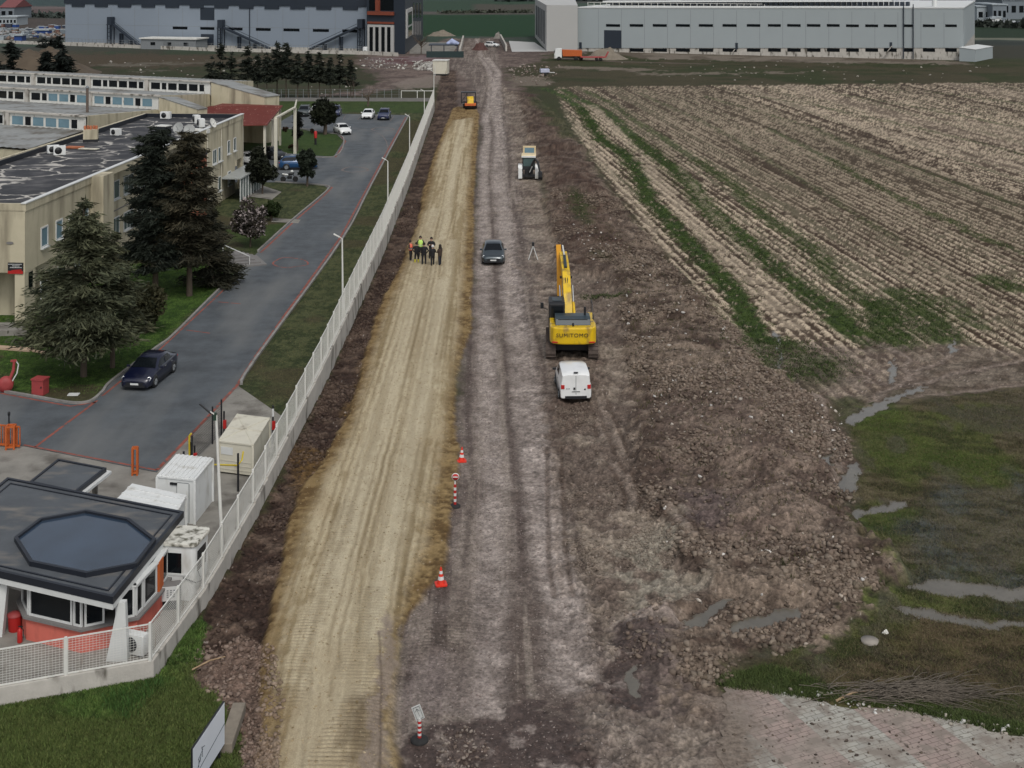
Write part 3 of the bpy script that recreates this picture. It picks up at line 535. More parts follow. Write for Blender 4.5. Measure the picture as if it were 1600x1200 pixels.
struct(mb.build('road_marking', M['redline']))
mb = MB(); strip(mb, el(555, 265, 20, 4), .3, .0165); strip(mb, el(598, 202, 17, 2.6), .3, .0165)
for P in ([(494, 196.5), (487, 184)], [(536, 187), (540, 180)], [(559, 187), (565, 180)], [(585, 187.5), (590, 180)], [(610, 189), (616, 180.5)], [(560, 192), (612, 190)], [(550, 200), (590, 208), (604, 222), (605, 240)]): strip(mb, smooth_line(wpts(P), 3), .12, .0165)
strip(mb, wpts([(264, 574), (274, 575)]), .1, .0165)
struct(mb.build('faded_marking', mat('faded_paint', sA(106, 98, 94), .85, var=.3, scale=1)))
# garden path and block paving
struct(sheet('garden_path', [(425, 341), (470, 343.5), (466, 349), (424, 347)], .02, M['concrete'])); struct(sheet('stone_terrace', [(398, 296), (410, 290), (440, 300), (425, 312), (380, 306), (384, 290)], .016, M['concrete']))
mb = MB(); strip(mb, wpts([(-40, 541), (50, 548)]), .6, .0, .1); strip(mb, wpts([(52, 549), (80, 553)]), .25, .0, .08); struct(mb.build('stone_edging', mat('pink_stone', sA(168, 146, 124), .9)))
def paver_mat():
    m = bpy.data.materials.new('block_paving'); m.use_nodes = True; n = m.node_tree; b = n.nodes['Principled BSDF']; L = n.links.new
    tc = n.nodes.new('ShaderNodeTexCoord'); mp = n.nodes.new('ShaderNodeMapping'); mp.inputs['Rotation'].default_value = (0, 0, R(-24)); L(tc.outputs['Object'], mp.inputs[0])
    nzd = n.nodes.new('ShaderNodeTexNoise'); nzd.inputs['Scale'].default_value = 1.3; L(tc.outputs['Object'], nzd.inputs['Vector'])
    ad = n.nodes.new('ShaderNodeVectorMath'); ad.operation = 'MULTIPLY_ADD'; L(nzd.outputs['Color'], ad.inputs[0]); ad.inputs[1].default_value = (.07, .07, 0); L(mp.outputs[0], ad.inputs[2])
    br = n.nodes.new('ShaderNodeTexBrick'); br.inputs['Scale'].default_value = 1; br.inputs['Brick Width'].default_value = .42; br.inputs['Row Height'].default_value = .21; br.inputs['Mortar Size'].default_value = .014; br.inputs['Mortar Smooth'].default_value = .4
    L(ad.outputs[0], br.inputs['Vector']); br.inputs['Color1'].default_value = (.86, .86, .86, 1); br.inputs['Color2'].default_value = (1.08, 1.08, 1.06, 1); br.inputs['Mortar'].default_value = (.42, .40, .36, 1)
    sx = n.nodes.new('ShaderNodeSeparateXYZ'); L(mp.outputs[0], sx.inputs[0])
    wv = n.nodes.new('ShaderNodeMath'); wv.operation = 'MULTIPLY_ADD'; L(sx.outputs[0], wv.inputs[0]); wv.inputs[1].default_value = .26; wv.inputs[2].default_value = PVO
    fr = n.nodes.new('ShaderNodeMath'); fr.operation = 'FRACT'; L(wv.outputs[0], fr.inputs[0])
    gt = n.nodes.new('ShaderNodeMath'); gt.operation = 'GREATER_THAN'; L(fr.outputs[0], gt.inputs[0]); gt.inputs[1].default_value = .5
    m1 = n.nodes.new('ShaderNodeMix'); m1.data_type = 'RGBA'; L(gt.outputs[0], m1.inputs[0]); m1.inputs[6].default_value = (*sA(158, 156, 148), 1); m1.inputs[7].default_value = (*sA(150, 134, 127), 1)
    m2 = n.nodes.new('ShaderNodeMix'); m2.data_type = 'RGBA'; m2.blend_type = 'MULTIPLY'; m2.inputs[0].default_value = 1; L(m1.outputs[2], m2.inputs[6]); L(br.outputs['Color'], m2.inputs[7])
    out = m2.outputs[2]
    for sc_, lo, hi, col in ((.5, .44, .62, (138, 130, 120)), (1.6, .5, .62, (120, 111, 102)), (4.5, .6, .68, (80, 70, 62)), (11, .64, .7, (66, 56, 50))):
        nz = n.nodes.new('ShaderNodeTexNoise'); nz.inputs['Scale'].default_value = sc_; nz.inputs['Detail'].default_value = 5; L(tc.outputs['Object'], nz.inputs['Vector'])
        k = n.nodes.new('ShaderNodeMapRange'); k.inputs[1].default_value = lo; k.inputs[2].default_value = hi; k.inputs[4].default_value = .8; L(nz.outputs['Fac'], k.inputs[0])
        mm = n.nodes.new('ShaderNodeMix'); mm.data_type = 'RGBA'; L(k.outputs[0], mm.inputs[0]); L(out, mm.inputs[6]); mm.inputs[7].default_value = (*sA(*col), 1); out = mm.outputs[2]
    so = n.nodes.new('ShaderNodeSeparateXYZ'); L(tc.outputs['Object'], so.inputs[0]); nm_ = n.nodes.new('ShaderNodeTexNoise'); nm_.inputs['Scale'].default_value = .8; nm_.inputs['Detail'].default_value = 7; nm_.inputs['Roughness'].default_value = .7; L(tc.outputs['Object'], nm_.inputs['Vector'])
    ma = n.nodes.new('ShaderNodeMath'); ma.operation = 'MULTIPLY_ADD'; L(nm_.outputs['Fac'], ma.inputs[0]); ma.inputs[1].default_value = 5.0; L(so.outputs[0], ma.inputs[2])
    km = n.nodes.new('ShaderNodeMapRange'); km.inputs[1].default_value = 9.4; km.inputs[2].default_value = 10.6; km.inputs[3].default_value = 1; km.inputs[4].default_value = 0; L(ma.outputs[0], km.inputs[0])
    mm = n.nodes.new('ShaderNodeMix'); mm.data_type = 'RGBA'; L(km.outputs[0], mm.inputs[0]); L(out, mm.inputs[6]); ng = n.nodes.new('ShaderNodeTexNoise'); ng.inputs['Scale'].default_value = 5; ng.inputs['Detail'].default_value = 8; ng.inputs['Roughness'].default_value = .75; L(tc.outputs['Object'], ng.inputs['Vector']); rg_ = n.nodes.new('ShaderNodeMapRange'); rg_.inputs[1].default_value = .36; rg_.inputs[2].default_value = .62; L(ng.outputs['Fac'], rg_.inputs[0]); mg_ = n.nodes.new('ShaderNodeMix'); mg_.data_type = 'RGBA'; L(rg_.outputs[0], mg_.inputs[0]); mg_.inputs[6].default_value = (*sA(78, 68, 60), 1); mg_.inputs[7].default_value = (*sA(128, 116, 104), 1); L(mg_.outputs[2], mm.inputs[7]); out = mm.outputs[2]
    L(out, b.inputs['Base Color']); b.inputs['Roughness'].default_value = .9; return m
PVO = .35
_pe = smooth_line(wpts([(1128, 1240), (1126, 1180), (1122, 1150), (1128, 1110), (1134, 1076), (1165, 1068), (1200, 1067), (1222, 1080), (1250, 1086), (1280, 1096), (1330, 1108), (1400, 1106), (1440, 1118), (1500, 1128), (1560, 1146), (1620, 1152), (2000, 1200)]), 6)
_rg = random.Random(4); _pe = [(x + _rg.uniform(-.1, .1) * (2 if i < 20 else 1), y + _rg.uniform(-.1, .1)) for i, (x, y) in enumerate(_pe)]
_q = wpts([(2400, 1240), (2400, 1600), (1128, 1600)])
struct(sheet('paved_area', None, .02, paver_mat(), _pe + _q))
# ================================================================== PERIMETER FENCE
def wire_panel():
    mb = MB(); h = 1.0; L_ = 2.5
    for i in range(25): x = .04 + i * (L_ - .08) / 24; mb.bar((x, 0, 0), (x, 0, h), .0075)
    for k in range(15): z = k * h / 14; mb.bar((0, .006, z), (L_, .006, z), .0065)
    for z in (0, h): mb.bar((0, 0, z), (L_, 0, z), .035)
    for x in (0, L_): mb.bar((x, 0, 0), (x, 0, h), .035)
    return mb
fence = empty('perimeter_fence', (G(240, 1060).x, G(240, 1060).y, 0), 0, 'long white wire mesh fence on a low concrete wall beside the new gravel road', 'fence')
FO = fence.location.copy()
FL = [(240, 1060), (325, 942), (402, 807), (440, 733), (510, 595), (550, 507), (600, 395), (637, 297), (679, 172)]
FW = [Vector((*p, 0)) for p in wpts(FL)]
WH = [.58, .62, .72, .9, 1.15, 1.3, 1.45, 1.5, 1.5]; MH = [1.25, 1.28, 1.36, 1.4, 1.65, 1.85, 2.0, 2.05, 2.05]
SL = [0]
for i in range(1, len(FW)): SL.append(SL[-1] + (FW[i] - FW[i - 1]).length)
def fence_at(s):
    for i in range(len(FW) - 1):
        if s <= SL[i + 1] or i == len(FW) - 2:
            t = (s - SL[i]) / (SL[i + 1] - SL[i]); p = FW[i].lerp(FW[i + 1], t)
            return p, WH[i] + (WH[i + 1] - WH[i]) * t, MH[i] + (MH[i + 1] - MH[i]) * t
mb = MB(); panel_me = None; posts = []
nseg = int(SL[-1] / 2.56)
pm = wire_panel(); panel_me = bpy.data.meshes.new('mesh_panel'); panel_me.from_pydata(pm.v, [], pm.f); panel_me.materials.append(M['whitemetal'])
pt = MB(); pt.box(-.045, .045, -.045, .045, 0, 1); post_me = bpy.data.meshes.new('post'); post_me.from_pydata(pt.v, [], pt.f); post_me.materials.append(M['whitemetal'])
def fence_bay(a, b, wa, wb, ma, mb_, wall):
    d = (b - a); L_ = d.length; ang = math.atan2(d.y, d.x); n = Vector((-d.y, d.x, 0)).normalized()   # to the inside
    wt = (wa + wb) / 2; mt = (ma + mb_) / 2
    i0 = a - FO; i1 = b - FO; q = n * .28
    vs = [Vector((p.x, p.y, z)) for z in (-.45, wt) for p in (i0, i1, i1 + q, i0 + q)]
    wall.add(vs, [(0, 3, 2, 1), (4, 5, 6, 7), (0, 1, 5, 4), (1, 2, 6, 5), (2, 3, 7, 6), (3, 0, 4, 7)])
    o = bpy.data.objects.new('mesh_panel', panel_me); COL.objects.link(o); o.parent = fence
    o.location = i0 + n * .12 + Vector((0, 0, wt + .04)) + d.normalized() * .05; o.rotation_euler = (0, 0, ang); o.scale = ((L_ - .1) / 2.5, 1, mt - .04)
    o = bpy.data.objects.new('post', post_me); COL.objects.link(o); o.parent = fence
    o.location = i0 + n * .12 + Vector((0, 0, wt)); o.rotation_euler = (0, 0, ang); o.scale = (1, 1, mt + .04)
wall = MB(); ss = [SL[-1] * i / nseg for i in range(nseg + 1)]
for i in range(nseg):
    p, w0, m0 = fence_at(ss[i]); q, w1, m1 = fence_at(ss[i + 1]); fence_bay(p, q, w0, w1, m0, m1, wall)
C0 = FW[0]; C1 = Vector((G(103, 1085).x, G(103, 1085).y, 0)); dv = (C1 - C0); 
for k in range(5):
    a = C0 + dv * (k + 1); b = C0 + dv * k; fence_bay(a, b, .6, .58, 1.2, 1.22, wall)
wall.build('base_wall', M['wallcon'], fence)
# ================================================================== wall frames
class Face:
    """a vertical wall plane: a along it, z up, o outward"""
    def __init__(s, p, q, out=1):
        s.p = Vector((p[0], p[1], 0)); s.d = (Vector((q[0], q[1], 0)) - s.p); s.L = s.d.length; s.d.normalize(); s.n = Vector((s.d.y, -s.d.x, 0)) * out
    def pt(s, a, z, o=0): return s.p + s.d * a + s.n * o + Vector((0, 0, z))
    def slab(s, mb, a0, a1, z0, z1, o0, o1, z0b=None, z1b=None):
        z0b = z0 if z0b is None else z0b; z1b = z1 if z1b is None else z1b
        vs = [s.pt(a, z, o) for o in (o0, o1) for a, z in ((a0, z0), (a1, z0b), (a1, z1b), (a0, z1))]
        fs = [(0, 1, 2, 3), (7, 6, 5, 4), (0, 4, 5, 1), (1, 5, 6, 2), (2, 6, 7, 3), (3, 7, 4, 0)]
        return mb.add(vs, fs)
    def at_px(s, px):
        k = (px - 800.0) / F                      # X = k*Y
        return (k * s.p.y - s.p.x) / (s.d.x - k * s.d.y)
    def z_px(s, a, py): return zrow(py, s.pt(a, 0).y)
def window(fc, a0, a1, z0, z1, parent, glass='glass', fr=.07, bars=0, sill=False, off=0.0, wname='window', frm='frame'):
    g = MB(); fc.slab(g, a0, a1, z0, z1, off + .0, off + .02); o = g.build(wname, M[glass], parent)
    m = MB()
    fc.slab(m, a0 - fr, a0, z0 - fr, z1 + fr, off - .02, off + .06); fc.slab(m, a1, a1 + fr, z0 - fr, z1 + fr, off - .02, off + .06)
    fc.slab(m, a0, a1, z0 - fr, z0, off - .02, off + .058); fc.slab(m, a0, a1, z1, z1 + fr, off - .02, off + .058)
    for k in range(bars): x = a0 + (a1 - a0) * (k + 1) / (bars + 1); fc.slab(m, x - fr / 3, x + fr / 3, z0, z1, off + .022, off + .05)
    m.build('frame', M[frm], o)
    if sill: q = MB(); fc.slab(q, a0 - .12, a1 + .12, z0 - fr - .09, z0 - fr - .003, off - .02, off + .2); q.build('sill', M['frame'], o)
    return o
def rel(o, root):
    """re-base a mesh built in world coordinates onto its thing's origin"""
    o.matrix_parent_inverse = Matrix.Translation(-root.location); return o
def world_parts(root):
    for o in [x for x in bpy.data.objects if x.parent == root]: o.matrix_parent_inverse = Matrix.Translation(-root.location)
def block(name, pts_, z0, z1, m, parent=None): return MB().prism([(p[0], p[1]) for p in pts_], z0, z1).build(name, m, parent)
# ================================================================== GUARD HOUSE
gh = empty('guardhouse', (G(128, 1000).x, G(128, 1000).y, 0), 0, 'salmon walled guardhouse with a flat grey roof and a raised dark octagon on it', 'guardhouse')
ZR = 2.45; fr_ = G(176, 932, ZR); br_ = G(286, 799, ZR); bl_ = G(12, 746, ZR); fl_ = fr_ + (bl_ - br_)
RP = [(fl_.x, fl_.y), (fr_.x, fr_.y), (br_.x, br_.y), (bl_.x, bl_.y)]
def inset(P, d):
    n = len(P); out = []
    for i in range(n):
        a = Vector(P[i - 1]); b = Vector(P[i]); c = Vector(P[(i + 1) % n]); e1 = (b - a).normalized(); e2 = (c - b).normalized()
        n1 = Vector((-e1.y, e1.x)); n2 = Vector((-e2.y, e2.x)); k = d / (1 + n1.dot(n2)); out.append(tuple(b + (n1 + n2) * k))
    return out
def ring(mb, Po, Pi, z0, z1):
    n = len(Po)
    for i in range(n):
        j = (i + 1) % n
        vs = [(*Po[i], z0), (*Po[j], z0), (*Pi[j], z0), (*Pi[i], z0), (*Po[i], z1), (*Po[j], z1), (*Pi[j], z1), (*Pi[i], z1)]
        mb.add(vs, [(3, 2, 1, 0), (4, 5, 6, 7), (0, 1, 5, 4), (2, 3, 7, 6)])
    return mb
roof = block('roof', RP, ZR - .22, ZR - .06, M['bitumen'], gh)
q = MB(); ring(q, inset(RP, -.03), inset(RP, .1), ZR - .25, ZR); ring(q, inset(RP, .34), inset(RP, .4), ZR - .08, ZR - .02); q.build('roof_edge', M['darkroof'], roof)
q = MB(); ring(q, inset(RP, -.012), inset(RP, .6), ZR - .46, ZR - .253); q.build('white_fascia', M['frame'], roof)
OC = [(G(x, y, ZR + .12).x, G(x, y, ZR + .12).y) for x, y in [(22, 839), (46, 877), (134, 895), (214, 880), (244, 841), (202, 809), (135, 796), (62, 809)]]
q = MB(); ring(q, OC, inset(OC, .13), ZR - .06, ZR + .12); q.build('octagon_upstand', M['darkroof'], roof); block('octagon_cover', inset(OC, .12), ZR - .06, ZR + .03, M['tarp'], roof)
GP = wpts([(31, 976), (41, 1000), (128, 1021), (214, 1002), (249, 962)]); GP += [(GP[4][0] + .1, GP[4][1] + 3.0), (GP[4][0] - 3.2, GP[4][1] + 4.4), (GP[0][0] - .2, GP[0][1] + 2.4)]
wl = block('wall', GP, 0, .8, M['salmon'], gh); block('sill_band', inset(GP, -.12), .8, .88, M['sill'], gh)
block('interior_core', inset(GP, .9), .88, 1.98, M['sill'], gh)
for i, (nm, sp) in enumerate([('w', [(.04, .96)]), ('w', [(.04, .80), (.84, .97)]), ('w', [(.06, .40), (.62, .95)]), ('w', [(.05, .32), (.38, .94)]), ('w', [(.1, .6)])]):
    if i == 4: fc = Face(GP[4], GP[5], 1); q = MB(); fc.slab(q, 0, .5, .88, 1.98, -.2, .01); q.build('pillar', M['orange'], gh); fc.slab(MB(), 0, 1, 0, 1, 0, 1)
    fc = Face(GP[i], GP[i + 1], 1)
    for a, b in sp: window(fc, fc.L * a + .05, fc.L * b - .05, .95, 1.86, gh, 'glass', .07, 0, off=-.1)
    q = MB(); fc.slab(q, 0, fc.L, 1.93, 1.985, -.25, -.02); q.build('lintel', M['frame'], gh)
q = MB(); b0 = G(182, 1034); X0, Y0 = b0.x, b0.y
q.add([(X0 - .37, Y0, 0), (X0 + .37, Y0, 0), (X0 + .37, Y0 + .32, 0), (X0 - .37, Y0 + .32, 0), (X0 + .03, Y0 + .1, 2.0), (X0 + .27, Y0 + .1, 2.0), (X0 + .27, Y0 + .34, 2.0), (X0 + .03, Y0 + .34, 2.0)], [(3, 2, 1, 0), (4, 5, 6, 7), (0, 1, 5, 4), (1, 2, 6, 5), (2, 3, 7, 6), (3, 0, 4, 7)]); q.build('column', M['frame'], gh)
q = MB(); X0, Y0 = G(-8, 996).x, G(-8, 996).y
q.add([(X0 - .35, Y0, 0), (X0 + .25, Y0, 0), (X0 + .25, Y0 + .3, 0), (X0 - .35, Y0 + .3, 0), (X0 + .2, Y0 + .1, 2.0), (X0 + .42, Y0 + .1, 2.0), (X0 + .42, Y0 + .34, 2.0), (X0 + .2, Y0 + .34, 2.0)], [(3, 2, 1, 0), (4, 5, 6, 7), (0, 1, 5, 4), (1, 2, 6, 5), (2, 3, 7, 6), (3, 0, 4, 7)]); q.build('column', M['frame'], gh)
fc = Face(GP[7], (GP[7][0] - 2.6, GP[7][1] + 1.1), 1); q = MB(); fc.slab(q, 0, 2.6, 0, 2.0, -.1, .1); q.build('screen_wall', M['wallcon'], gh)
for ch in [x for x in bpy.data.objects if x.parent == gh]: rel(ch, gh)
# entrance canopy behind it
ec = empty('entrance_canopy', (G(105, 790).x, G(105, 790).y, 0), 0, 'small flat grey entrance canopy with black edging behind the guardhouse', 'canopy')
z = 2.2; EP = [(G(x, y, z).x, G(x, y, z).y) for x, y in [(47, 752), (91, 717), (165, 731), (118, 768)]]; EP = EP if Face(EP[0], EP[1]).n.y else EP
a_ = sum(EP[i][0] * EP[(i + 1) % 4][1] - EP[(i + 1) % 4][0] * EP[i][1] for i in range(4)); EP = EP if a_ > 0 else EP[::-1]
r_ = block('roof', EP, z - .15, z - .05, M['bitumen'], ec); q = MB(); ring(q, inset(EP, -.03), inset(EP, .09), z - .18, z); q.build('roof_edge', M['darkroof'], r_); q = MB(); ring(q, inset(EP, -.2), inset(EP, .3), z - .3, z - .183); q.build('white_fascia', M['frame'], r_)
q = MB(); 
for p in inset(EP, .35): q = MB(); q.box(p[0] - .1, p[0] + .1, p[1] - .1, p[1] + .1, 0, z - .3); q.build('pillar', M['wallcon'], ec)
for ch in [x for x in bpy.data.objects if x.parent == ec]: rel(ch, ec)
# ================================================================== CABINS AND CONTAINERS
def cabin(name, label, cat, tops, h, mw, roofm, ribs=8, door=None, group=None, rib_along=True, base=0.0):
    P = [G(x, y, h) for x, y in tops]; c = sum(P, Vector()) / 4           # front-left, front-right, back-right, back-left
    t = empty(name, (c.x, c.y, 0), 0, label, cat, group); PP = [(p.x, p.y) for p in P]
    block('body', PP, base, h - .1, mw, t)
    rf = MB(); rf.prism(inset(PP, -.04), h - .1, h - .03); ro = rf.build('roof', roofm, t)
    if ribs:
        rb = MB()
        for k in range(ribs):
            u = (k + .5) / ribs
            if rib_along: a = P[0].lerp(P[1], u); b = P[3].lerp(P[2], u)
            else: a = P[0].lerp(P[3], u); b = P[1].lerp(P[2], u)
            rb.bar(Vector((a.x, a.y, h - .015)), Vector((b.x, b.y, h - .015)), (P[1] - P[0]).length / ribs * .45, .05)
        rb.build('roof_rib', roofm, ro)
    for i in range(4):
        q = MB(); x, y = inset(PP, -.012)[i]; q.box(x - .05, x + .05, y - .05, y + .05, base, h - .101); q.build('corner_post', mw, t)
    F1 = Face(PP[0], PP[1], 1)
    for kind, a0, a1, z0, z1 in (door or []):
        q = MB()
        if kind == 'door':
            F1.slab(q, a0, a1, z0, z1, 0.005, .03); d = q.build('door', mw, t); q = MB(); F1.slab(q, a0 + .08, a0 + .12, (z0 + z1) / 2, (z0 + z1) / 2 + .15, .03, .06); q.build('handle', M['black'], d)
            q = MB()
            for A0, A1, B0, B1 in ((a0 - .03, a0, z0, z1), (a1, a1 + .03, z0, z1), (a0, a1, z1, z1 + .03)): F1.slab(q, A0, A1, B0, B1, 0.004, .02)
            q.build('door_frame', M['grey'], d)
        elif kind == 'vent': F1.slab(q, a0, a1, z0, z1, .005, .05); q.build('vent', M['black'], t)
        elif kind == 'win': F1.slab(q, a0, a1, z0, z1, .005, .03); q.build('window', M['glass'], t)
        elif kind == 'plate': F1.slab(q, a0, a1, z0, z1, .005, .02); q.build('plate', M['frame'], t)
    for ch in [x for x in bpy.data.objects if x.parent == t]: rel(ch, t)
    return t, F1
cabin('portable_cabin', 'tall white portable cabin with ribbed roof beside the lamp post', 'cabin', [(246, 742), (304, 748), (332, 715), (276, 709)], 1.97, M['white'], M['white'], 8, [('door', .95, 1.5, .05, 1.72), ('vent', .62, .96, 1.62, 1.72)], 'portable cabins by the guardhouse')
cabin('portable_cabin', 'lower white cabin with ribbed roof half hidden behind the guardhouse roof', 'cabin', [(160, 802), (262, 822), (290, 773), (207, 755)], 1.9, M['white'], M['white'], 5, None, 'portable cabins by the guardhouse', rib_along=False)
t, F1 = cabin('generator_container', 'cream steel container with dented roof behind yellow gas pipe', 'container', [(342, 687), (395, 693.5), (421, 652), (371, 646)], 1.6, M['creammetal'], M['creammetal'], 0, [('plate', .12, .75, .95, 1.3)], base=.1)
q = MB()
for z in (.25, .45, .65): F1.slab(q, .03, F1.L - .03, z, z + .03, .004, .02)
rel(q.build('door_rib', M['creammetal'], t), t); q = MB()
for a_, b_ in (((342, 687), (421, 652)), ((371, 646), (395, 693.5)), ((356, 667), (408, 673))): q.bar(G(*a_, 1.6) - Vector((0, 0, .02)), G(*b_, 1.6) - Vector((0, 0, .02)), .05, .03)
rel(q.build('roof_brace', M['creammetal'], t), t)
# fibreglass kiosk
k = empty('gate_kiosk', (-12.55, 50.9, 0), R(-8), 'white fibreglass kiosk with rounded corners and a mossy roof right of the guardhouse', 'kiosk')
def rrect(wx, wy, r_, n=5, cx=0, cy=0):
    out = []
    for i, (sx, sy, a0) in enumerate(((1, 1, 0), (-1, 1, 90), (-1, -1, 180), (1, -1, 270))):
        for j in range(n + 1): a = R(a0 + 90 * j / n); out.append((cx + sx * (wx / 2 - r_) + r_ * math.cos(a), cy + sy * (wy / 2 - r_) + r_ * math.sin(a)))
    return out
MB().prism(rrect(1.3, 1.5, .2), .02, 2.05).build('body', M['white'], k)
MB().prism(rrect(1.44, 1.64, .24), 2.05, 2.2).build('roof', mat('mossy_white', sA(196, 194, 184), .8, var=.12, scale=3, stain=(3.5, sA(92, 90, 78), .46, .62, (1, 1, 1))), k, bevel=.04)
for x0, x1, y0, y1 in ((-.42, .12, -.765, -.74), (.64, .665, -.5, .35)): MB().box(x0, x1, y0, y1, 1.05, 1.8).build('window', M['glass'], k)
MB().box(-.46, .5, -.775, -.75, .95, 1.02).build('counter', M['frame'], k)
MB().tube([(.64, -.4, 1.0), (.9, -.7, .8), (.7, -.8, .75), (.2, -.79, .9)], .018, 6).build('cable', M['black'], k)
# street lamps along the fence
def lamp(px_, Y, h, first, label, solar=False, lean=0.0):
    x = at_y(px_, Y)
    t = empty('street_lamp', (x, Y, 0), 0, label, 'street lamp', 'lamp posts inside the mesh fence')
    MB().tube([(0, 0, 0), (lean * h * .5, 0, h * .5), (lean * h, 0, h)], [.075, .065, .05], 10).build('pole', M['whitemetal'], t)
    MB().cbox((0, 0, .1), (.3, .3, .2)).build('base_plate', M['concrete'], t)
    x = lean * h
    MB().bar((x, 0, h), (x - .22, -.1, h + .18), .05).build('bracket', M['whitemetal'], t)
    if solar:
        MB().cbox((0, 0, 0), (.62, .24, .05), Matrix.Translation((x - .42, -.1, h + .3)) @ Matrix.Rotation(R(40), 4, 'Y') @ Matrix.Rotation(R(-15), 4, 'X')).build('solar_head', M['black'], t)
        MB().cbox((-.05, 0, h - .05), (.14, .12, .3), Matrix.Translation((x, 0, 0))).build('control_box', mat('dark_green', (.02, .045, .03), .5), t)
    else: MB().cbox((0, 0, 0), (.46, .16, .06), Matrix.Translation((x - .36, -.1, h + .24)) @ Matrix.Rotation(R(28), 4, 'Y')).build('lamp_head', M['whitemetal'], t)
    return t
lamp(347.5, 54.1, 5.7, 1, 'tall white lamp post with black solar head beside the portable cabin', True, -.045)
lamp(536, 88.9, 5.8, 0, 'white lamp post beyond the cream container, second from the camera', False, -.01)
lamp(606, 124.6, 5.8, 0, 'white lamp post beside the middle of the driveway, third from the camera', False, 0)
lamp(640, 160.0, 6.0, 0, 'white lamp post at the near right corner of the car park', False)
lamp(663, 194.0, 5.9, 0, 'white lamp post on the grass right behind the car park', False)
lamp(678, 226.0, 6.2, 0, 'farthest white lamp post, beyond the end of the mesh fence', False)
# gas pipe, its mesh guard and posts
gp = empty('gas_pipe', (G(300, 728).x, G(300, 728).y, 0), 0, 'yellow gas pipe on black posts between the white cabin and the cream container', 'pipe')
def gw(px, py, z): v = G(px, py); return Vector((v.x, v.y, z)) - gp.location
MB().tube([gw(296, 738, 0), gw(296, 738, 1.75), gw(299, 738, 1.85)], .05, 8).build('riser', M['yellowpipe'], gp)
MB().tube([gw(286, 737, .5), gw(297, 739, .5), gw(300, 757, .95), gw(372, 768, 1.2), gw(378, 768, 1.45), gw(380, 760, 1.6)], .04, 8).build('pipe_run', M['yellowpipe'], gp)
for a_ in ((372, 768, 1.75), (281, 738, .8), (287, 738, 1.0), (299, 738, 1.45)): MB().tube([gw(a_[0], a_[1], 0), gw(a_[0], a_[1], a_[2])], .05, 8).build('support_post', M['black'], gp)
gg = empty('mesh_guard', (G(330, 700).x, G(330, 700).y, 0), 0, 'dark green wire guard fence with black posts along the driveway edge', 'fence')
P_ = [G(300, 726), G(332, 694), G(346, 682)]
for i, p in enumerate(P_): MB().tube([p - gg.location, p - gg.location + Vector((0, 0, 1.9 if i else 1.4))], .045, 8).build('post', M['black'], gg)
q = MB()
for a_, b_ in ((P_[0], P_[1]), (P_[1], P_[2])):
    n = int((b_ - a_).length / .09)
    for i in range(n + 1): p = a_.lerp(b_, i / n) - gg.location; q.bar(p + Vector((0, 0, .15)), p + Vector((0, 0, 1.6)), .008)
    for k_ in range(13): q.bar(a_ - gg.location + Vector((0, 0, .15 + k_ * .12)), b_ - gg.location + Vector((0, 0, .15 + k_ * .12)), .01)
q.build('wire_mesh', M['black'], gg)
def extinguisher(px, py, label, h=.5, z0=0.0, grp=None):
    v = G(px, py); t = empty('fire_extinguisher', (v.x, v.y, z0), 0, label, 'fire extinguisher', grp)
    MB().lathe([(.0, 0), (.085, .0), (.09, .05), (.09, h * .75), (.06, h * .86), (.03, h * .9), (.03, h)], n=14).build('cylinder', M['red'], t)
    MB().cbox((.03, 0, h + .02), (.16, .03, .04)).build('handle', M['black'], t); MB().tube([(0.05, 0, h), (.13, 0, h * .8), (.12, 0, h * .3)], .014, 6).build('hose', M['black'], t)
    return t
extinguisher(31, 1004, 'small red fire extinguisher standing beside the red bin', .55)
def post_ext(px, py, h, label, tip=False):
    v = G(px, py); t = empty('hose_post', (v.x, v.y, 0), 0, label, 'post'); MB().tube([(0, 0, 0), (0, 0, h)], .045, 8).build('pole', M['black'], t); MB().cbox((.05, -.06, h * .5), (.16, .12, .42)).build('red_box', M['red'], t)
    if tip: MB().tube([(0, 0, h * .72), (0, 0, h * .92)], .055, 8).build('white_band', M['frame'], t)
post_ext(426.5, 694, 1.95, 'black post with red box and white band behind the cream container', True)
post_ext(304, 732, 1.1, 'short black post with red box beside the gas pipe riser')
post_ext(350, 682, 1.3, 'black post with red box at the far end of the wire guard')
# orange gate and gate post
def rail_tower(name, px, py, h, wd, label, cat, n=3):
    v = G(px, py); t = empty(name, (v.x, v.y, 0), R(8), label, cat)
    for sx in (-1, 1):
        for sy in (-1, 1): MB().box(sx * wd / 2 - .04, sx * wd / 2 + .04, sy * wd / 2 - .04, sy * wd / 2 + .04, 0, h).build('upright', M['orange'], t)
    for z in (.1, h - .05): q = MB(); q.box(-wd / 2, wd / 2, -wd / 2 - .035, -wd / 2 + .035, z, z + .07); q.box(-wd / 2, wd / 2, wd / 2 - .035, wd / 2 + .035, z, z + .07); q.box(-wd / 2 - .035, -wd / 2 + .035, -wd / 2, wd / 2, z, z + .07); q.box(wd / 2 - .035, wd / 2 + .035, -wd / 2, wd / 2, z, z + .07); q.build('ring_beam', M['orange'], t)
    return t
rail_tower('gate_post', 211, 742, 1.3, .22, 'orange steel gate post standing alone at the driveway edge', 'gate post')
rail_tower('gate_guide', 17, 701, 1.15, .38, 'orange box frame guiding the sliding gate', 'gate post')
v = G(-10, 697); t = empty('sliding_gate', (v.x, v.y, 0), R(-14), 'orange barred sliding gate at the left edge beside the drive', 'gate')
MB().box(-2.4, 1.5, -.03, .03, .08, .18).box(-2.4, 1.5, -.03, .03, 1.05, 1.12).build('rail', M['orange'], t); q = MB()
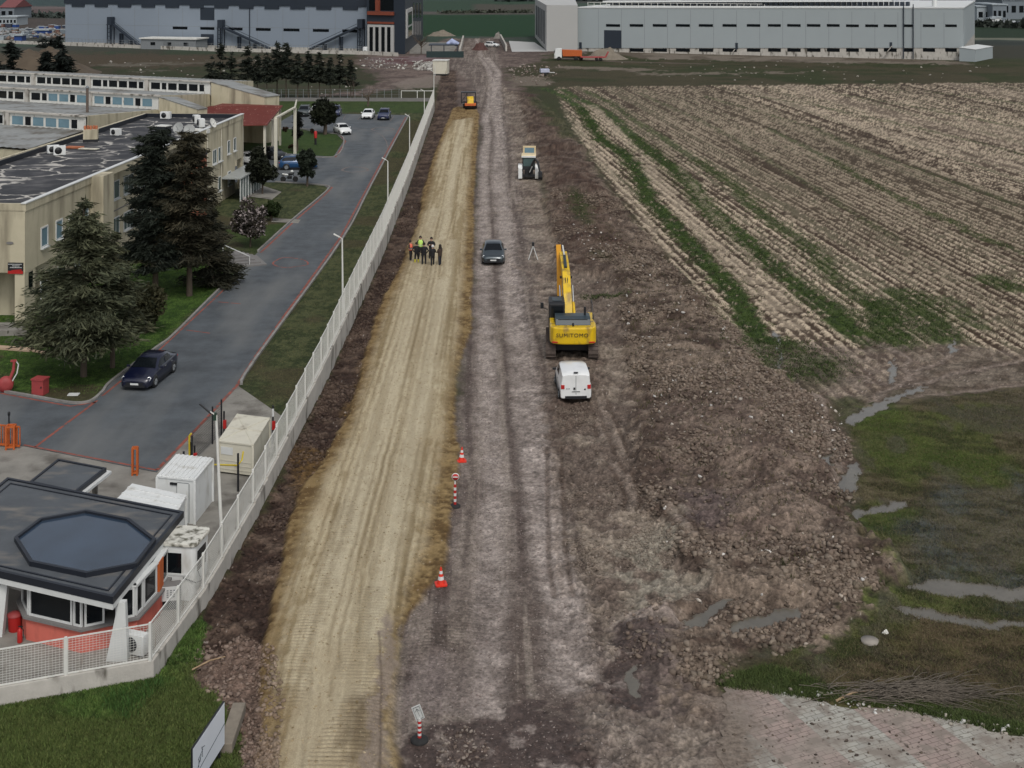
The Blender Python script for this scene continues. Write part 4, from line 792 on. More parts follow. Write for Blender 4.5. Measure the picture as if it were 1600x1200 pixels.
for i in range(27): q.box(-2.4 + i * .15 - .02, -2.4 + i * .15 + .02, -.025, .025, .18, 1.05)
q.build('bars', M['orange'], t)
v = G(14, 664); t = empty('camera_bollard', (v.x, v.y, 0), 0, 'thin black bollard standing behind the orange gate', 'bollard'); MB().tube([(0, 0, 0), (0, 0, .5)], .04, 8).build('stem', M['black'], t); MB().lathe([(.06, .5), (.07, .52), (.07, .66), (.04, .7)], n=10).build('cap', M['black'], t)
# things by the guardhouse
v = G(23, 985); t = empty('waste_bin', (v.x, v.y, 0), R(10), 'red cylindrical bin with side handle beside the guardhouse wall', 'bin'); MB().lathe([(.2, 0), (.22, .05), (.24, .55)], n=18).build('drum', M['red'], t); MB().lathe([(.26, .55), (.25, .62), (.08, .68)], n=18).build('lid', M['dullred'], t); MB().bar((-.25, 0, .6), (-.42, 0, .62), .04).build('handle', M['red'], t)
def aircon(loc, label, rz=0, w=.8, d=.3, h=.6, grp='outdoor air conditioning units', m='white'):
    t = empty('air_conditioner', loc, rz, label, 'air conditioner', grp)
    MB().box(-w / 2, w / 2, -d / 2, d / 2, .06, h).build('casing', M[m], t, bevel=.015)
    q = MB(); q.lathe([(0.01, 0), (h * .36, 0), (h * .36, .015), (0.01, .015)], (-w * .12, -d / 2 - .012, h * .53), 20, axis='y'); q.build('fan_guard', M['black'], t)
    for sx in (-1, 1): MB().box(sx * w * .35 - .03, sx * w * .35 + .03, -d / 2, d / 2, 0, .06).build('foot', M['grey'], t)
    return t
v = G(212, 1022); aircon((v.x, v.y, 0), 'white air conditioning unit standing behind the wire fence by the guardhouse', R(-20), .85, .35, .75)
v = G(266, 950); t = empty('notice_box', (v.x, v.y, 0), R(12), 'grey box with a white printed front panel beside the kiosk', 'box')
MB().box(-.38, .38, -.22, .22, .35, .92).build('casing', M['sill'], t); MB().box(-.34, .36, -.235, -.222, .38, .9).build('white_panel', M['frame'], t)
q = MB()
for i in range(4):
    for j in range(3): q.box(-.12 + j * .12, -.05 + j * .12, -.24, -.236, .5 + i * .08, .54 + i * .08)
q.build('printed_line', M['grey'], t); MB().box(-.3, .3, -.15, .15, 0, .35).build('stand', M['black'], t)
# red garden sculpture and box
v = G(9, 612); t = empty('garden_sculpture', (v.x, v.y, 0), R(15), 'red drum and upright red arm with white hose on the lawn kerb', 'hose reel')
MB().lathe([(.1, -.2), (.42, -.2), (.42, -.15), (.32, -.12), (.32, .12), (.42, .15), (.42, .2), (.1, .2)], (0, 0, .42), 20, axis='y').build('drum', M['dullred'], t)
MB().tube([(.15, 0, .5), (.42, 0, 1.2), (.45, 0, 1.75)], [.1, .09, .07], 10).build('arm', M['dullred'], t); MB().cbox((.42, 0, 1.72), (.32, .14, .1)).build('arm_head', M['dullred'], t)
MB().tube([(.55, -.02, 1.7), (.68, -.02, 1.5), (.6, -.02, 1.0), (.3, -.1, .5)], .035, 8).build('hose', M['frame'], t)
v = G(63, 615); t = empty('red_box', (v.x, v.y, 0), R(-12), 'dull red metal box with lid on the lawn by the kerb', 'box'); MB().box(-.36, .36, -.3, .3, .0, .82).build('cabinet', M['dullred'], t); MB().box(-.4, .4, -.34, .34, .82, .9).build('lid', M['dullred'], t); MB().box(.2, .26, -.33, -.3, .4, .5).build('latch', M['black'], t)
v = G(115, 617); t = MB().cbox((0, 0, .03), (.6, .4, .05)).build('manhole_cover', M['frame']); t.location = (v.x, v.y, 0); tag(t, 'pale flat stone slab lying in the lawn near the kerb', 'slab')
# ================================================================== OFFICE BUILDING
HB = 8.1
ofp = Vector((-32.9, 89.3, 0)); of = empty('office_building', ofp, 0, 'cream two storey office building with cracked black felt roof and white sills', 'building')
fa = Face((-32.9, 89.3), (-29.35, 144.4), 1)          # long side facing the drive
def fp(a, o=0): v = fa.pt(a, 0, o); return (v.x, v.y)
D_ = 11.0; T = fa.L; b1 = 11.6; b3 = 41.3
body = MB(); body.prism([fp(0), fp(b1), fp(b1, -2.2), fp(b3, -2.2), fp(b3), fp(T), fp(T, -D_), fp(0, -D_ - .6)], 3.4, HB - .5); body.prism([fp(2.0, -.6), fp(b1), fp(b1, -2.2), fp(b3, -2.2), fp(b3), fp(T - 3.3), fp(T - 3.3, -D_), fp(2.0, -D_ - .6)], 0, 3.398)
body.prism([fp(T - 3.3, -2), fp(T, -2), fp(T, -D_), fp(T - 3.3, -D_)], 0, 3.398); body.prism([fp(T - .5, 0), fp(T, 0), fp(T, -.5), fp(T - .5, -.5)], 0, 3.398)
body.prism([fp(0, -.02), fp(1.7, -.02), fp(1.7, -.7), fp(0, -.7)], 0, 3.398); body.prism([fp(0, -6), fp(2, -6), fp(2, -D_), fp(0, -D_)], 0, 3.398)
body.prism([fp(b1 + .003, 1.0), fp(b1 + 2.2, 1.0), fp(b1 + 2.2, -2.19), fp(b1 + .003, -2.19)], 0, HB - .56); body.prism([fp(b1 + .003, 1.0), fp(b1 + 2.2, 1.0), fp(b1 + 2.2, .07), fp(b1 + .003, .07)], HB - .56, HB + .02)
ow = body.build('wall', M['cream'], of)
q = MB(); q.prism([fp(.25, -.25), fp(T - .25, -.25), fp(T - .25, -D_ + .25), fp(.25, -D_ - .3)], HB - .497, HB - .45); rfo = q.build('roof', M['felt'], of)
out_ = [fp(0, .06), fp(T, .06), fp(T, -D_), fp(0, -D_ - .6)]; in_ = [fp(.3, -.24), fp(T - .3, -.24), fp(T - .3, -D_ + .3), fp(.3, -D_ - .3)]
q = MB(); ring(q, out_, in_, HB - .55, HB - .04); q.build('parapet', M['cream'], of)
q = MB(); ring(q, [fp(-.05, .1), fp(T + .05, .1), fp(T + .05, -.22), fp(-.05, -.22)], [fp(-.05, .1), fp(T + .05, .1), fp(T + .05, -.22), fp(-.05, -.22)], HB, HB); q = MB(); q.prism([fp(-.05, .1), fp(T + .05, .1), fp(T + .05, -.26), fp(-.05, -.26)], HB - .038, HB + .03); q.build('white_coping', M['frame'], of)
q = MB(); q.prism([fp(.31, -D_ + .38), fp(T - .31, -D_ + .38), fp(T - .31, -D_ + .3), fp(.31, -D_ + .27)], HB - .44, HB - .02); q.prism([fp(T - .4, -.25), fp(T - .32, -.25), fp(T - .32, -D_ + .4), fp(T - .4, -D_ + .4)], HB - .44, HB - .02); q.build('felt_upstand', M['darkroof'], of)
for px_ in (69, 92, 112, 133): a = fa.at_px(px_); window(fa, a - .5, a + .5, 4.62, 5.85, of, 'glassb', .1, 0, True, wname='window')
for px_ in (205, 335, 343.5): a = fa.at_px(px_); window(fa, a - .6, a + .6, 4.3, 5.6, of, 'glassg', .08, 1, True) if px_ > 300 else None
for px_ in (357, 366.5): a = fa.at_px(px_); window(fa, a - .4, a + .4, 4.6, 5.85, of, 'glassg', .08, 0, True)
for px_ in (343, 358): a = fa.at_px(px_); window(fa, a - .5, a + .5, 1.3, 2.6, of, 'glassg', .08, 0, True)
for a in (3.0, 6.0, 9.0): window(fa, a - .45, a + .45, 1.2, 2.5, of, 'glassg', .08, 0, True)
fr2 = Face(fp(b1, -2.2), fp(b3, -2.2), 1)
for i, a in enumerate((4.0, 7.4, 10.8, 14.2, 17.6, 21)):
    window(fr2, a - 1.1, a + 1.1, 4.5, 5.9, of, 'glassg', .08, 1, True); window(fr2, a - 1.1, a + 1.1, 1.4, 2.8, of, 'glassg', .08, 2, True)
q = MB(); fr2.slab(q, 2.3, fr2.L, 3.4, 3.5, .003, .04); q.build('string_course', M['sill'], of)
# round salmon bay in the recess
cx_, cy_ = fp(39.0, -1.6); q = MB(); arc = [(cx_ + 2.3 * math.cos(R(a)), cy_ + 2.3 * math.sin(R(a))) for a in range(-100, 81, 12)] + [fp(41.0, -2.19), fp(37.0, -2.19)]
q.prism(arc, 0, 5.9); q.build('round_bay', mat('salmon_panel', sA(168, 104, 80), .8, var=.1), of); q = MB(); q.prism([(cx_ + (x - cx_) * 1.04, cy_ + (y - cy_) * 1.04) for x, y in arc], 5.9, 6.1); q.build('bay_roof', M['darkroof'], of)
fe = Face((fp(0)[0], fp(0)[1]), fp(0, -D_ - .6), -1)        # end facing the camera
fe.n = Vector((-fa.d.x, -fa.d.y, 0))
sg = MB(); fe.slab(sg, .1, 1.15, 3.35, 4.1, .0, .07); so = sg.build('sign_board', M['black'], of); q = MB(); fe.slab(q, .1, 1.15, 3.35, 3.55, .071, .076); fe.slab(q, .2, .9, 3.56, 3.66, .071, .075, 3.56, 3.6); q.build('red_band', M['red'], so)
q = MB()
for z, a0, a1 in ((3.97, .2, 1.05), (3.86, .35, .85), (3.75, .2, .55), (3.75, .6, 1.0)):
    x = a0
    while x < a1: fe.slab(q, x, x + .055, z, z + .055, .071, .078); x += .085
q.build('lettering', M['frame'], so)
q = MB(); fe.slab(q, .8, 1.25, 5.38, 5.44, 0, .04); q.add([fe.pt(1.02 + .26 * math.cos(a), 5.42 + .1 * math.sin(a), .045) for a in [i * .524 for i in range(12)]], [tuple(range(12))]); q.build('oval_badge', M['sill'], of)
q = MB(); fa.slab(q, .6, 1.2, 2.2, 3.3, .0, .03); q.build('dark_opening', M['glass'], of)
# porch at the far end
pa = fa.at_px(352); q = MB(); fa.slab(q, pa - 1.6, pa + 7, 2.3, 2.42, .01, 2.1, None, None); po = q.build('porch_roof', mat('pale_sheet', sA(156, 160, 158), .4, var=.1), of)
q = MB()
for i in range(9): fa.slab(q, pa - 1.5 + i * 1.05, pa - 1.42 + i * 1.05, 0, 2.3, 1.95, 2.03)
q.build('porch_frame', M['frame'], po); q = MB(); fa.slab(q, pa - 1.4, pa + 6.8, .1, 2.25, 1.9, 1.93); q.build('porch_glazing', M['glassg'], po)
# drain pipes
for a in (b3 + .4, b3 + 5.2, b1 + 2.5): q = MB(); q.tube([fa.pt(a, .1, .07), fa.pt(a, HB - .6, .07)], .05, 8); q.build('drainpipe', M['creammetal'], of)
# veranda platform with steps at the near end
for ch in [x for x in bpy.data.objects if x.parent == of]: rel(ch, of)
q = MB(); P = wpts([(-60, 512), (34, 512), (42, 524), (-60, 527)]); q.prism(P, 0, .35); t = q.build('veranda_step', M['concrete']); tag(t, 'low grey stone platform in front of the office porch', 'platform')
# ---- on the office roof
RZ = HB - .45
def onroof(px, py): return G(px, py, RZ)
aircon(onroof(83, 240), 'left unit of the white pair on the near half of the black roof', R(30), 1.0, .4, .75); aircon(onroof(93, 243), 'right unit of the white pair on the near half of the black roof', R(25), 1.0, .4, .85)
aircon(onroof(181, 212), 'single white unit right of the roof chimney', R(-25), 1.0, .5, .7); aircon(onroof(259, 186), 'white unit near the far left corner of the black roof', R(-10), 1.1, .5, .8)
aircon(onroof(307, 193), 'white unit among the roof clutter, farther one', R(-60), .9, .6, .9); aircon(onroof(314, 199), 'white unit among the roof clutter, nearer one', R(-60), .9, .6, .9)
v = onroof(142, 221); t = empty('chimney', v, R(12), 'square cream chimney with a row of terracotta pots on the black roof', 'chimney'); MB().box(-.65, .65, -.5, .5, .25, 1.15).build('stack', M['cream'], t); MB().box(-.67, .67, -.52, .52, 0, .25).build('flashing', M['black'], t)
for i in range(5): MB().lathe([(.11, 1.15), (.13, 1.35), (.1, 1.5)], (-.52 + i * .26, (.1 if i % 2 else -.1), 0), 10).build('chimney_pot', M['terracotta'], t)
v = onroof(128, 233); t = empty('timber_boards', v, R(-12), 'cream and rust boards lying flat beside the roof chimney', 'boards'); MB().box(-.1, 1.7, -.5, .1, .05, .12).build('cream_board', M['creammetal'], t); MB().box(-1.6, -.05, -.1, .5, .05, .2).build('rusty_board', M['terracotta'], t)
v = onroof(255, 213); t = empty('roof_hatch', v, R(-20), 'dark box with a pale lid among the clutter on the black roof', 'roof hatch'); MB().box(-.6, .6, -.5, .5, 0, 1.0).build('box', M['darkroof'], t); MB().box(-.65, .65, -.55, .55, 1.0, 1.08).build('lid', M['whitemetal'], t)
M['dishgrey'] = mat('dish_grey', sA(150, 152, 150), .6)
def dish(px, py, r_, az, label):
    v = onroof(px, py); t = empty('satellite_dish', v, R(az), label, 'satellite dish', 'satellite dishes on the office roof'); MB().tube([(0, 0, 0), (0, 0, r_ + .25)], .04, 8).build('mast', M['grey'], t)
    q = MB(); pr = [(r_ * k / 6, .28 * r_ * (k / 6) ** 2) for k in range(7)]; q.lathe([(.01, .0)] + pr[1:] + [(r_ * .98, .26 * r_)] + [(a_ * .97, b_ + .02) for a_, b_ in pr[::-1][1:-1]] + [(.01, .02)], (0, 0, 0), 20); q.xf(Matrix.Translation((0, -.12, r_ + .3)) @ Matrix.Rotation(R(65), 4, 'X')); q.build('reflector', M['dishgrey'] if r_ > .52 else M['whitemetal'], t); MB().tube([(0, -.15, r_ + .1), (0, -r_ * 1.1, r_ + .6)], .02, 6).build('feed_arm', M['grey'], t)
dish(280, 214, .55, -15, 'left of the two big grey dishes on the office roof'); dish(296, 217, .55, 10, 'right of the two big grey dishes on the office roof'); dish(330, 205, .5, 70, 'small white dish on the parapet of the office roof')
for px_, py_, sx in ((302, 207, 1.3), (318, 208, 1.1)): v = onroof(px_, py_); t = MB().box(-sx / 2, sx / 2, -.35, .35, 0, .4).build('duct_box', M['whitemetal'], bevel=.03); t.location = v; t.rotation_euler = (0, 0, R(-12)); tag(t, 'low white duct box by the %s' % ('right grey dish' if px_ == 302 else 'office parapet'), 'duct')
# ---- entrance steps
v = G(378, 412); t = empty('entrance_steps', (v.x, v.y, 0), R(24), 'grey stone steps with white handrail leading down to the drive', 'steps')
for i in range(5): MB().box(-1.9 - .0 * i, 1.4 - i * .35 + .3, -1.4 + i * .55, 2.2, .12 * i + .001, .12 * (i + 1)).build('step', M['sill'], t)
MB().tube([(.4, -1.0, .75), (-1.2, 1.6, 1.35)], .04, 8).tube([(.4, -1.0, .1), (.4, -1.0, .75)], .03, 6).tube([(-1.2, 1.6, .5), (-1.2, 1.6, 1.35)], .03, 6).build('handrail', M['frame'], t)
# ================================================================== SAW-TOOTH FACTORY
fac = empty('sawtooth_factory', (-60, 160, 0), 0, 'long factory with three sawtooth window bands and grey corrugated roofs', 'factory')
U = Vector((-.9, .43, 0)).normalized(); N_ = Vector((-U.y, U.x, 0)); N_ = N_ if N_.y < 0 else -N_     # N_ faces the camera
RE = [Vector((-42.2, 184.7, 0)), Vector((-44.0, 164.5, 0)), Vector((-45.9, 141.9, 0))]
LN = [52, 42, 30]
core = MB(); DR = (RE[2] - RE[0]) / 2; core.prism([tuple((RE[0] - DR)[:2]), tuple((RE[0] + U * 54 - DR)[:2]), tuple((RE[2] + U * 34 + DR * .62)[:2]), tuple((RE[2] + DR * .62)[:2])], 0, 6.2); core.build('wall', M['cream'], fac)
zt, zb = 8.0, 6.6
for r_i, (E, L_) in enumerate(zip(RE, LN)):
    fc = Face((E.x, E.y), tuple((E + U * L_)[:2]), 1); fc.n = N_
    q = MB(); fc.slab(q, 0, L_, zb - .4, zt, -.25, 0); q.build('window_wall', M['whitemetal'], fac)
    q = MB(); fc.slab(q, -.1, L_, zt, zt + .18, -.4, .25); q.build('gutter', M['wallcon'], fac)
    a = 1.0; k_ = 0; n_w = 0
    while a < L_ - 2 and n_w < 30:
        for wd in ((1.5, .8, 1.5, 1.5, .8, 1.5) if r_i % 2 else (.8, 1.5, 1.5, 1.5, .8, 1.6)):
            if a + wd > L_ - .5: break
            g = MB(); fc.slab(g, a, a + wd, zb + .12, zt - .35, .003, .03); pale = (r_i == 1 and a < 17) or (r_i == 2 and not 9 < a < 13); g.build('window', M['glassb'] if pale and wd > 1 else M['glass'], fac); a += wd + .35; n_w += 1
        q = MB(); fc.slab(q, a, a + .7, zb - .2, zt, .003, .22); q.build('pier', M['wallcon'], fac); a += 1.1
    # roof slope running back from the ridge to the band behind, and its ribs
    back = RE[r_i - 1] if r_i else E - DR
    dd = abs((E - back).dot(N_)); q = MB(); n = int(L_ / .9)
    for i in range(n):
        a0, a1 = i * .9, i * .9 + .9
        for (u0, u1, h0, h1) in ((a0, a0 + .45, 0, .07), (a0 + .45, a1, .07, 0)):
            bk = back + N_ * .05; v = [fc.pt(u0, zt - .05 + h0, -.4), fc.pt(u1, zt - .05 + h1, -.4), bk + U * u1 + Vector((0, 0, zb - .25 + h1)), bk + U * u0 + Vector((0, 0, zb - .25 + h0))]; q.add(v[::-1], [(0, 1, 2, 3)])
    q.build('roof_slope', M['corr'], fac)
    gq = MB(); p0 = fc.pt(-.12, zt + .1, -.3); p1 = back - U * .12 + N_ * .1 + Vector((0, 0, zb - .2)); gq.add([p0, p1, Vector((p1.x, p1.y, 0)), Vector((p0.x, p0.y, 0))], [(0, 1, 2, 3)]); gq.add([p0 + U * .3, p1 + U * .3, Vector((p1.x, p1.y, 0)) + U * .3, Vector((p0.x, p0.y, 0)) + U * .3], [(3, 2, 1, 0)]); gq.add([p0, p1, p1 + U * .3, p0 + U * .3], [(3, 2, 1, 0)]); gq.build('gable', M['cream'], fac)
fc = Face(tuple(RE[2][:2]), tuple((RE[2] + U * 30)[:2]), 1); fc.n = N_; q = MB()
for i in range(33):
    a0 = i * .9
    for (u0, u1, h0, h1) in ((a0, a0 + .45, 0, .08), (a0 + .45, a0 + .9, .08, 0)):
        D2 = DR * .63; v = [RE[2] + D2 + U * u0 + Vector((0, 0, 6.4 + h0)), RE[2] + D2 + U * u1 + Vector((0, 0, 6.4 + h1)), fc.pt(u1, 6.56 + h1, .01), fc.pt(u0, 6.56 + h0, .01)]; q.add(v, [(0, 1, 2, 3)])
q.build('lean_to_roof', M['corr'], fac)
for ch in [x for x in bpy.data.objects if x.parent == fac]: rel(ch, fac)
def wedge(name, label, P, zs, m, cat):
    c = sum((Vector((p[0], p[1], 0)) for p in P), Vector()) / len(P); n = len(P); mb = MB(); vs = [(p[0] - c.x, p[1] - c.y, 0) for p in P] + [(p[0] - c.x, p[1] - c.y, z) for p, z in zip(P, zs)]
    mb.add(vs, [tuple(range(n - 1, -1, -1)), tuple(range(n, 2 * n))] + [(i, (i + 1) % n, n + (i + 1) % n, n + i) for i in range(n)]); t = empty(name, c, 0, label, cat); mb.build('wall', m, t)
    q = MB(); q.add([(v[0] * 1.02, v[1] * 1.02, v[2] + .02) for v in vs[n:]] + [(v[0] * 1.02, v[1] * 1.02, v[2] + .14) for v in vs[n:]], [tuple(range(n - 1, -1, -1)), tuple(range(n, 2 * n))] + [(i, (i + 1) % n, n + (i + 1) % n, n + i) for i in range(n)]); q.build('roof', M['corr'], t); return t
wedge('factory_annex', 'cream annex wall sloping down from the farthest sawtooth row', [(-42.0, 184.6), (-33.9, 180.8), (-32.4, 184), (-40, 190)], [8.0, 6.3, 6.2, 7.6], M['cream'], 'building')
wedge('factory_annex', 'cream gable block beside the middle sawtooth row', [(-43.9, 164.4), (-38.5, 161.9), (-37.8, 164), (-42.8, 169)], [7.9, 6.6, 6.5, 7.4], M['cream'], 'building')
v = G(272, 215); t = empty('flue_pipe', (v.x + -1, 152, 0), 0, 'thin rusty flue rising behind the black roof', 'flue'); MB().tube([(0, 0, 0), (0, 0, 10.2)], .16, 8).build('pipe', mat('rusty_steel', sA(96, 84, 76), .8), t); MB().lathe([(.22, 10.2), (.24, 10.3), (.05, 10.5)], n=10).build('cowl', M['grey'], t)
# ---- red roofed shed and gantry posts
sh = empty('red_roof_shed', (-35, 170, 0), 0, 'open shed with a rust red sheet roof on cream posts beside the factory', 'shed')
RPs = [(-41.4, 174), (-32.6, 157.7), (-29.3, 158.3), (-31.2, 180), (-40.0, 182.6)]; q = MB(); q.prism(RPs, 5.15, 5.3); r_ = q.build('roof', M['redroof'], sh); q = MB()
for i in range(21): y0 = 158.6 + i * 1.0; q.bar((max(-32.9 - (y0 - 157.7) * .54, -41), y0, 5.33), (-29.5 - (y0 - 158.3) * .08, y0, 5.33), .12, .06)
q.build('roof_rib', M['redroof'], r_)
for x, y in ((-32.3, 158.3), (-29.7, 158.8), (-30.6, 169), (-31.4, 179)): MB().box(x - .14, x + .14, y - .14, y + .14, 0, 5.15).build('post', M['creammetal'], sh)
MB().prism([(-41, 174), (-33.5, 160), (-33.3, 160.2), (-40.8, 174.3)], 0, 5.14).build('back_wall', M['cream'], sh)
for ch in [x for x in bpy.data.objects if x.parent == sh]: rel(ch, sh)
ga = empty('pipe_gantry', (-32, 165, 0), 0, 'pair of tall cream posts carrying a pipe beam over the lawn', 'gantry')
g0 = G(431, 262); g1 = G(461, 240)
for g_ in (g0, g1): MB().box(g_.x - .18, g_.x + .18, g_.y - .18, g_.y + .18, 0, 5.9).build('post', M['creammetal'], ga)
q = MB(); q.bar((g0.x, g0.y, 5.99), (g1.x, g1.y, 5.99), .3, .18); q.bar((g1.x, g1.y, 6.0), (-31.6, 194, 4.6), .2, .2); q.bar((g0.x, g0.y, 5.8), (-31.6, 170, 4.4), .15, .15); q.build('beam', M['creammetal'], ga)
for ch in [x for x in bpy.data.objects if x.parent == ga]: rel(ch, ga)
# low boundary wall and fences behind the compound
q = MB(); a_, b_ = G(405, 158), G(672, 158.5); q.bar((a_.x, a_.y, .3), (b_.x, b_.y, .3), .25, .6); o = q.build('boundary_wall', M['sill']); tag(o, 'low dark wall between the car park lawn and the pine trees', 'wall')
t = empty('white_rail_fence', G(650, 157), 0, 'short white framed rail fence at the far end of the mesh fence', 'fence')
q = MB(); A_, B_ = G(627, 157) - G(650, 157), G(677, 157) - G(650, 157)
for i in range(3): p = A_.lerp(B_, i / 2); q.bar(p, p + Vector((0, 0, 1.8)), .12)
q.bar(A_ + Vector((0, 0, 1.75)), B_ + Vector((0, 0, 1.75)), .1); q.bar(A_ + Vector((0, 0, .15)), B_ + Vector((0, 0, .15)), .1); q.build('rails', M['whitemetal'], t)
t = empty('wire_fence', G(540, 154), 0, 'thin wire fence on pale posts in front of the pine trees', 'fence')
q = MB(); 
for i in range(20):
    p = G(405 + i * 11.5, 156.5) - G(540, 154); q = MB(); q.bar(p, p + Vector((0, 0, 2.0)), .07); q.build('post', M['grey'], t)
q = MB()
for z in (.5, 1.0, 1.5, 1.95): q.bar(G(405, 156.5) - G(540, 154) + Vector((0, 0, z)), G(625, 156.5) - G(540, 154) + Vector((0, 0, z)), .02)
q.build('wire', M['grey'], t)
# ================================================================== LEFT WAREHOUSE
M['wpanel'] = mat('blue_grey_panel', sA(128, 138, 149), .6, var=.03, scale=.1); M['anth'] = mat('anthracite_panel', sA(38, 46, 56), .5, var=.08, scale=.2); M['rustor'] = mat('orange_frame_panel', sA(122, 62, 44), .6); M['palewall'] = mat('pale_grey_panel', sA(150, 158, 160), .6, var=.03, scale=.1); M['palefront'] = mat('pale_front_panel', sA(172, 172, 169), .6, var=.03, scale=.1)
lw0 = G(102, 70); lw1 = G(574, 81); lw = empty('left_warehouse', (lw0.x, lw0.y, 0), 0, 'huge blue grey warehouse with dark stepped top band and outside stairs', 'warehouse')
fl = Face((lw0.x, lw0.y), (lw1.x, lw1.y), 1); q = MB(); fl.slab(q, 0, fl.L, 0, 16, -20, 0); q.build('wall', M['wpanel'], lw)
q = MB(); fl.slab(q, -.3, fl.L, 12.9, 16.6, .02, .3)
pitch = fl.L / 12.2
for i in range(12): fl.slab(q, i * pitch + pitch * .3, i * pitch + pitch * .86, 12.0, 12.898, .022, .28)
fl.slab(q, -.3, fl.L, 16.0, 16.6, -20, .021); q.build('dark_band', M['anth'], lw)
q = MB()
for i in range(1, 12): fl.slab(q, i * pitch - .05, i * pitch + .05, .1, 12, .003, .02)
fl.slab(q, 0, fl.L, 6.4, 6.48, .003, .015); q.build('panel_joint', M['grey'], lw)
for x0, x1 in ((270, 293), (313, 335), (355, 379), (400, 423), (443, 468), (489, 514), (535, 560)): q = MB(); fl.slab(q, fl.at_px(x0), fl.at_px(x1), 5.5, 6.3, .003, .05); q.build('window', M['glass'], lw)
q = MB(); fl.slab(q, fl.at_px(313), fl.at_px(335), 8.4, 12.2, .003, .06); q.build('louvre', M['anth'], lw); q = MB(); fl.slab(q, fl.at_px(314), fl.at_px(334), .1, 4.2, .003, .06); q.build('loading_door', M['anth'], lw)
q = MB(); fl.slab(q, 0, fl.L, 0, .9, .003, .12); q.build('plinth', M['wallcon'], lw)
q = MB(); fl.slab(q, fl.at_px(390), fl.at_px(391), 0, 12.5, .1, .3); q.build('downpipe', M['anth'], lw)
def outside_stair(x0, x1, ztop):
    a0, a1 = fl.at_px(x0), fl.at_px(x1); s_ = 1 if a1 > a0 else -1; st_ = MB()
    v0, v1 = fl.pt(a0 + s_ * 1.2, ztop - 2.4, 1.4), fl.pt(a1, .4, 1.4); st_.bar(v0, v1, 1.2, .5); st_.bar(v0 + Vector((0, 0, 1.0)), v1 + Vector((0, 0, 1.0)), .1, .12)
    fl.slab(st_, a0 - .9, a0 + .9, ztop - 2.5, ztop - 2.3, .3, 2.3); fl.slab(st_, a0 - .8, a0 + .8, ztop - 2.29, ztop, .3, 2.1)
    for k_ in (-.7, .7): fl.slab(st_, a0 + k_ - .12, a0 + k_ + .12, 0, ztop - 2.51, .4, .7); fl.slab(st_, a0 + k_ - .12, a0 + k_ + .12, 0, ztop - 2.51, 1.8, 2.1)
    for k_ in range(6): fl.slab(st_, a0 - .57, a0 + .57, .6 + k_ * 1.2, .75 + k_ * 1.2, 1.8, 2.0)
    for u in (.38, .7):
        a = a0 + (a1 - a0) * u; zt_ = (ztop - 2.4) * (1 - u) - .1
        for k_ in (-.35, .35): fl.slab(st_, a + k_ - .09, a + k_ + .09, 0, zt_, .9, 1.9)
    st_.build('outside_stair', M['anth'], lw)
outside_stair(177, 222, 9.0); outside_stair(349, 425, 8.6); outside_stair(567, 487, 9.4)
# entrance block
e0 = G(573, 82.5); e1 = G(633, 85); e2 = G(661, 60); fE = Face((e0.x, e0.y), (e1.x, e1.y), 1); fS = Face((e1.x, e1.y), (e2.x, e2.y), 1)
q = MB(); q.prism([(e0.x, e0.y), (e1.x, e1.y), (e2.x, e2.y), (e0.x, e2.y)], 0, 19); q.build('entrance_block', M['anth'], lw)
def fx2(fc, x0, x1, y0, y1, nm, m, o0, o1, par): a0, a1 = fc.at_px(x0), fc.at_px(x1); q = MB(); fc.slab(q, a0, a1, fc.z_px(a0, y1), fc.z_px(a0, y0), o0, o1); return q.build(nm, M[m], par)
fx2(fE, 576, 616, 38, 82, 'white_portal', 'palefront', .003, .6, lw)
for x0 in (579.5, 588.5, 598, 607): fx2(fE, x0, x0 + 5.2, 42, 81, 'tall_window', 'glass', .603, .66, lw)
fx2(fE, 576, 616, 33.5, 36.5, 'orange_band', 'rustor', .003, .7, lw); fx2(fE, 576, 616, 17.5, 23, 'orange_band', 'rustor', .003, .7, lw); fx2(fE, 588.5, 594, -12, 17.4, 'orange_band', 'rustor', .003, .7, lw)
fx2(fE, 577, 588, -8, 16, 'glazing', 'glass', .003, .1, lw); fx2(fE, 595, 615, -8, 16, 'glazing', 'glass', .003, .1, lw)
fx2(fS, 634, 643, 15, 60, 'white_portal', 'palefront', .003, .4, lw); fx2(fS, 635.5, 641.5, 20, 40, 'tall_window', 'glass', .403, .46, lw); fx2(fS, 635.5, 641.5, 43, 58, 'tall_window', 'glass', .403, .46, lw)
for x0 in (645, 648.5, 652, 655.5): fx2(fS, x0, x0 + 2, 34, 55, 'side_window', 'sill', .003, .1, lw)
for x0 in (645, 650, 655): fx2(fS, x0, x0 + 3, 5, 28, 'side_window', 'glass', .003, .1, lw)
for ch in [x for x in bpy.data.objects if x.parent == lw]: rel(ch, lw)
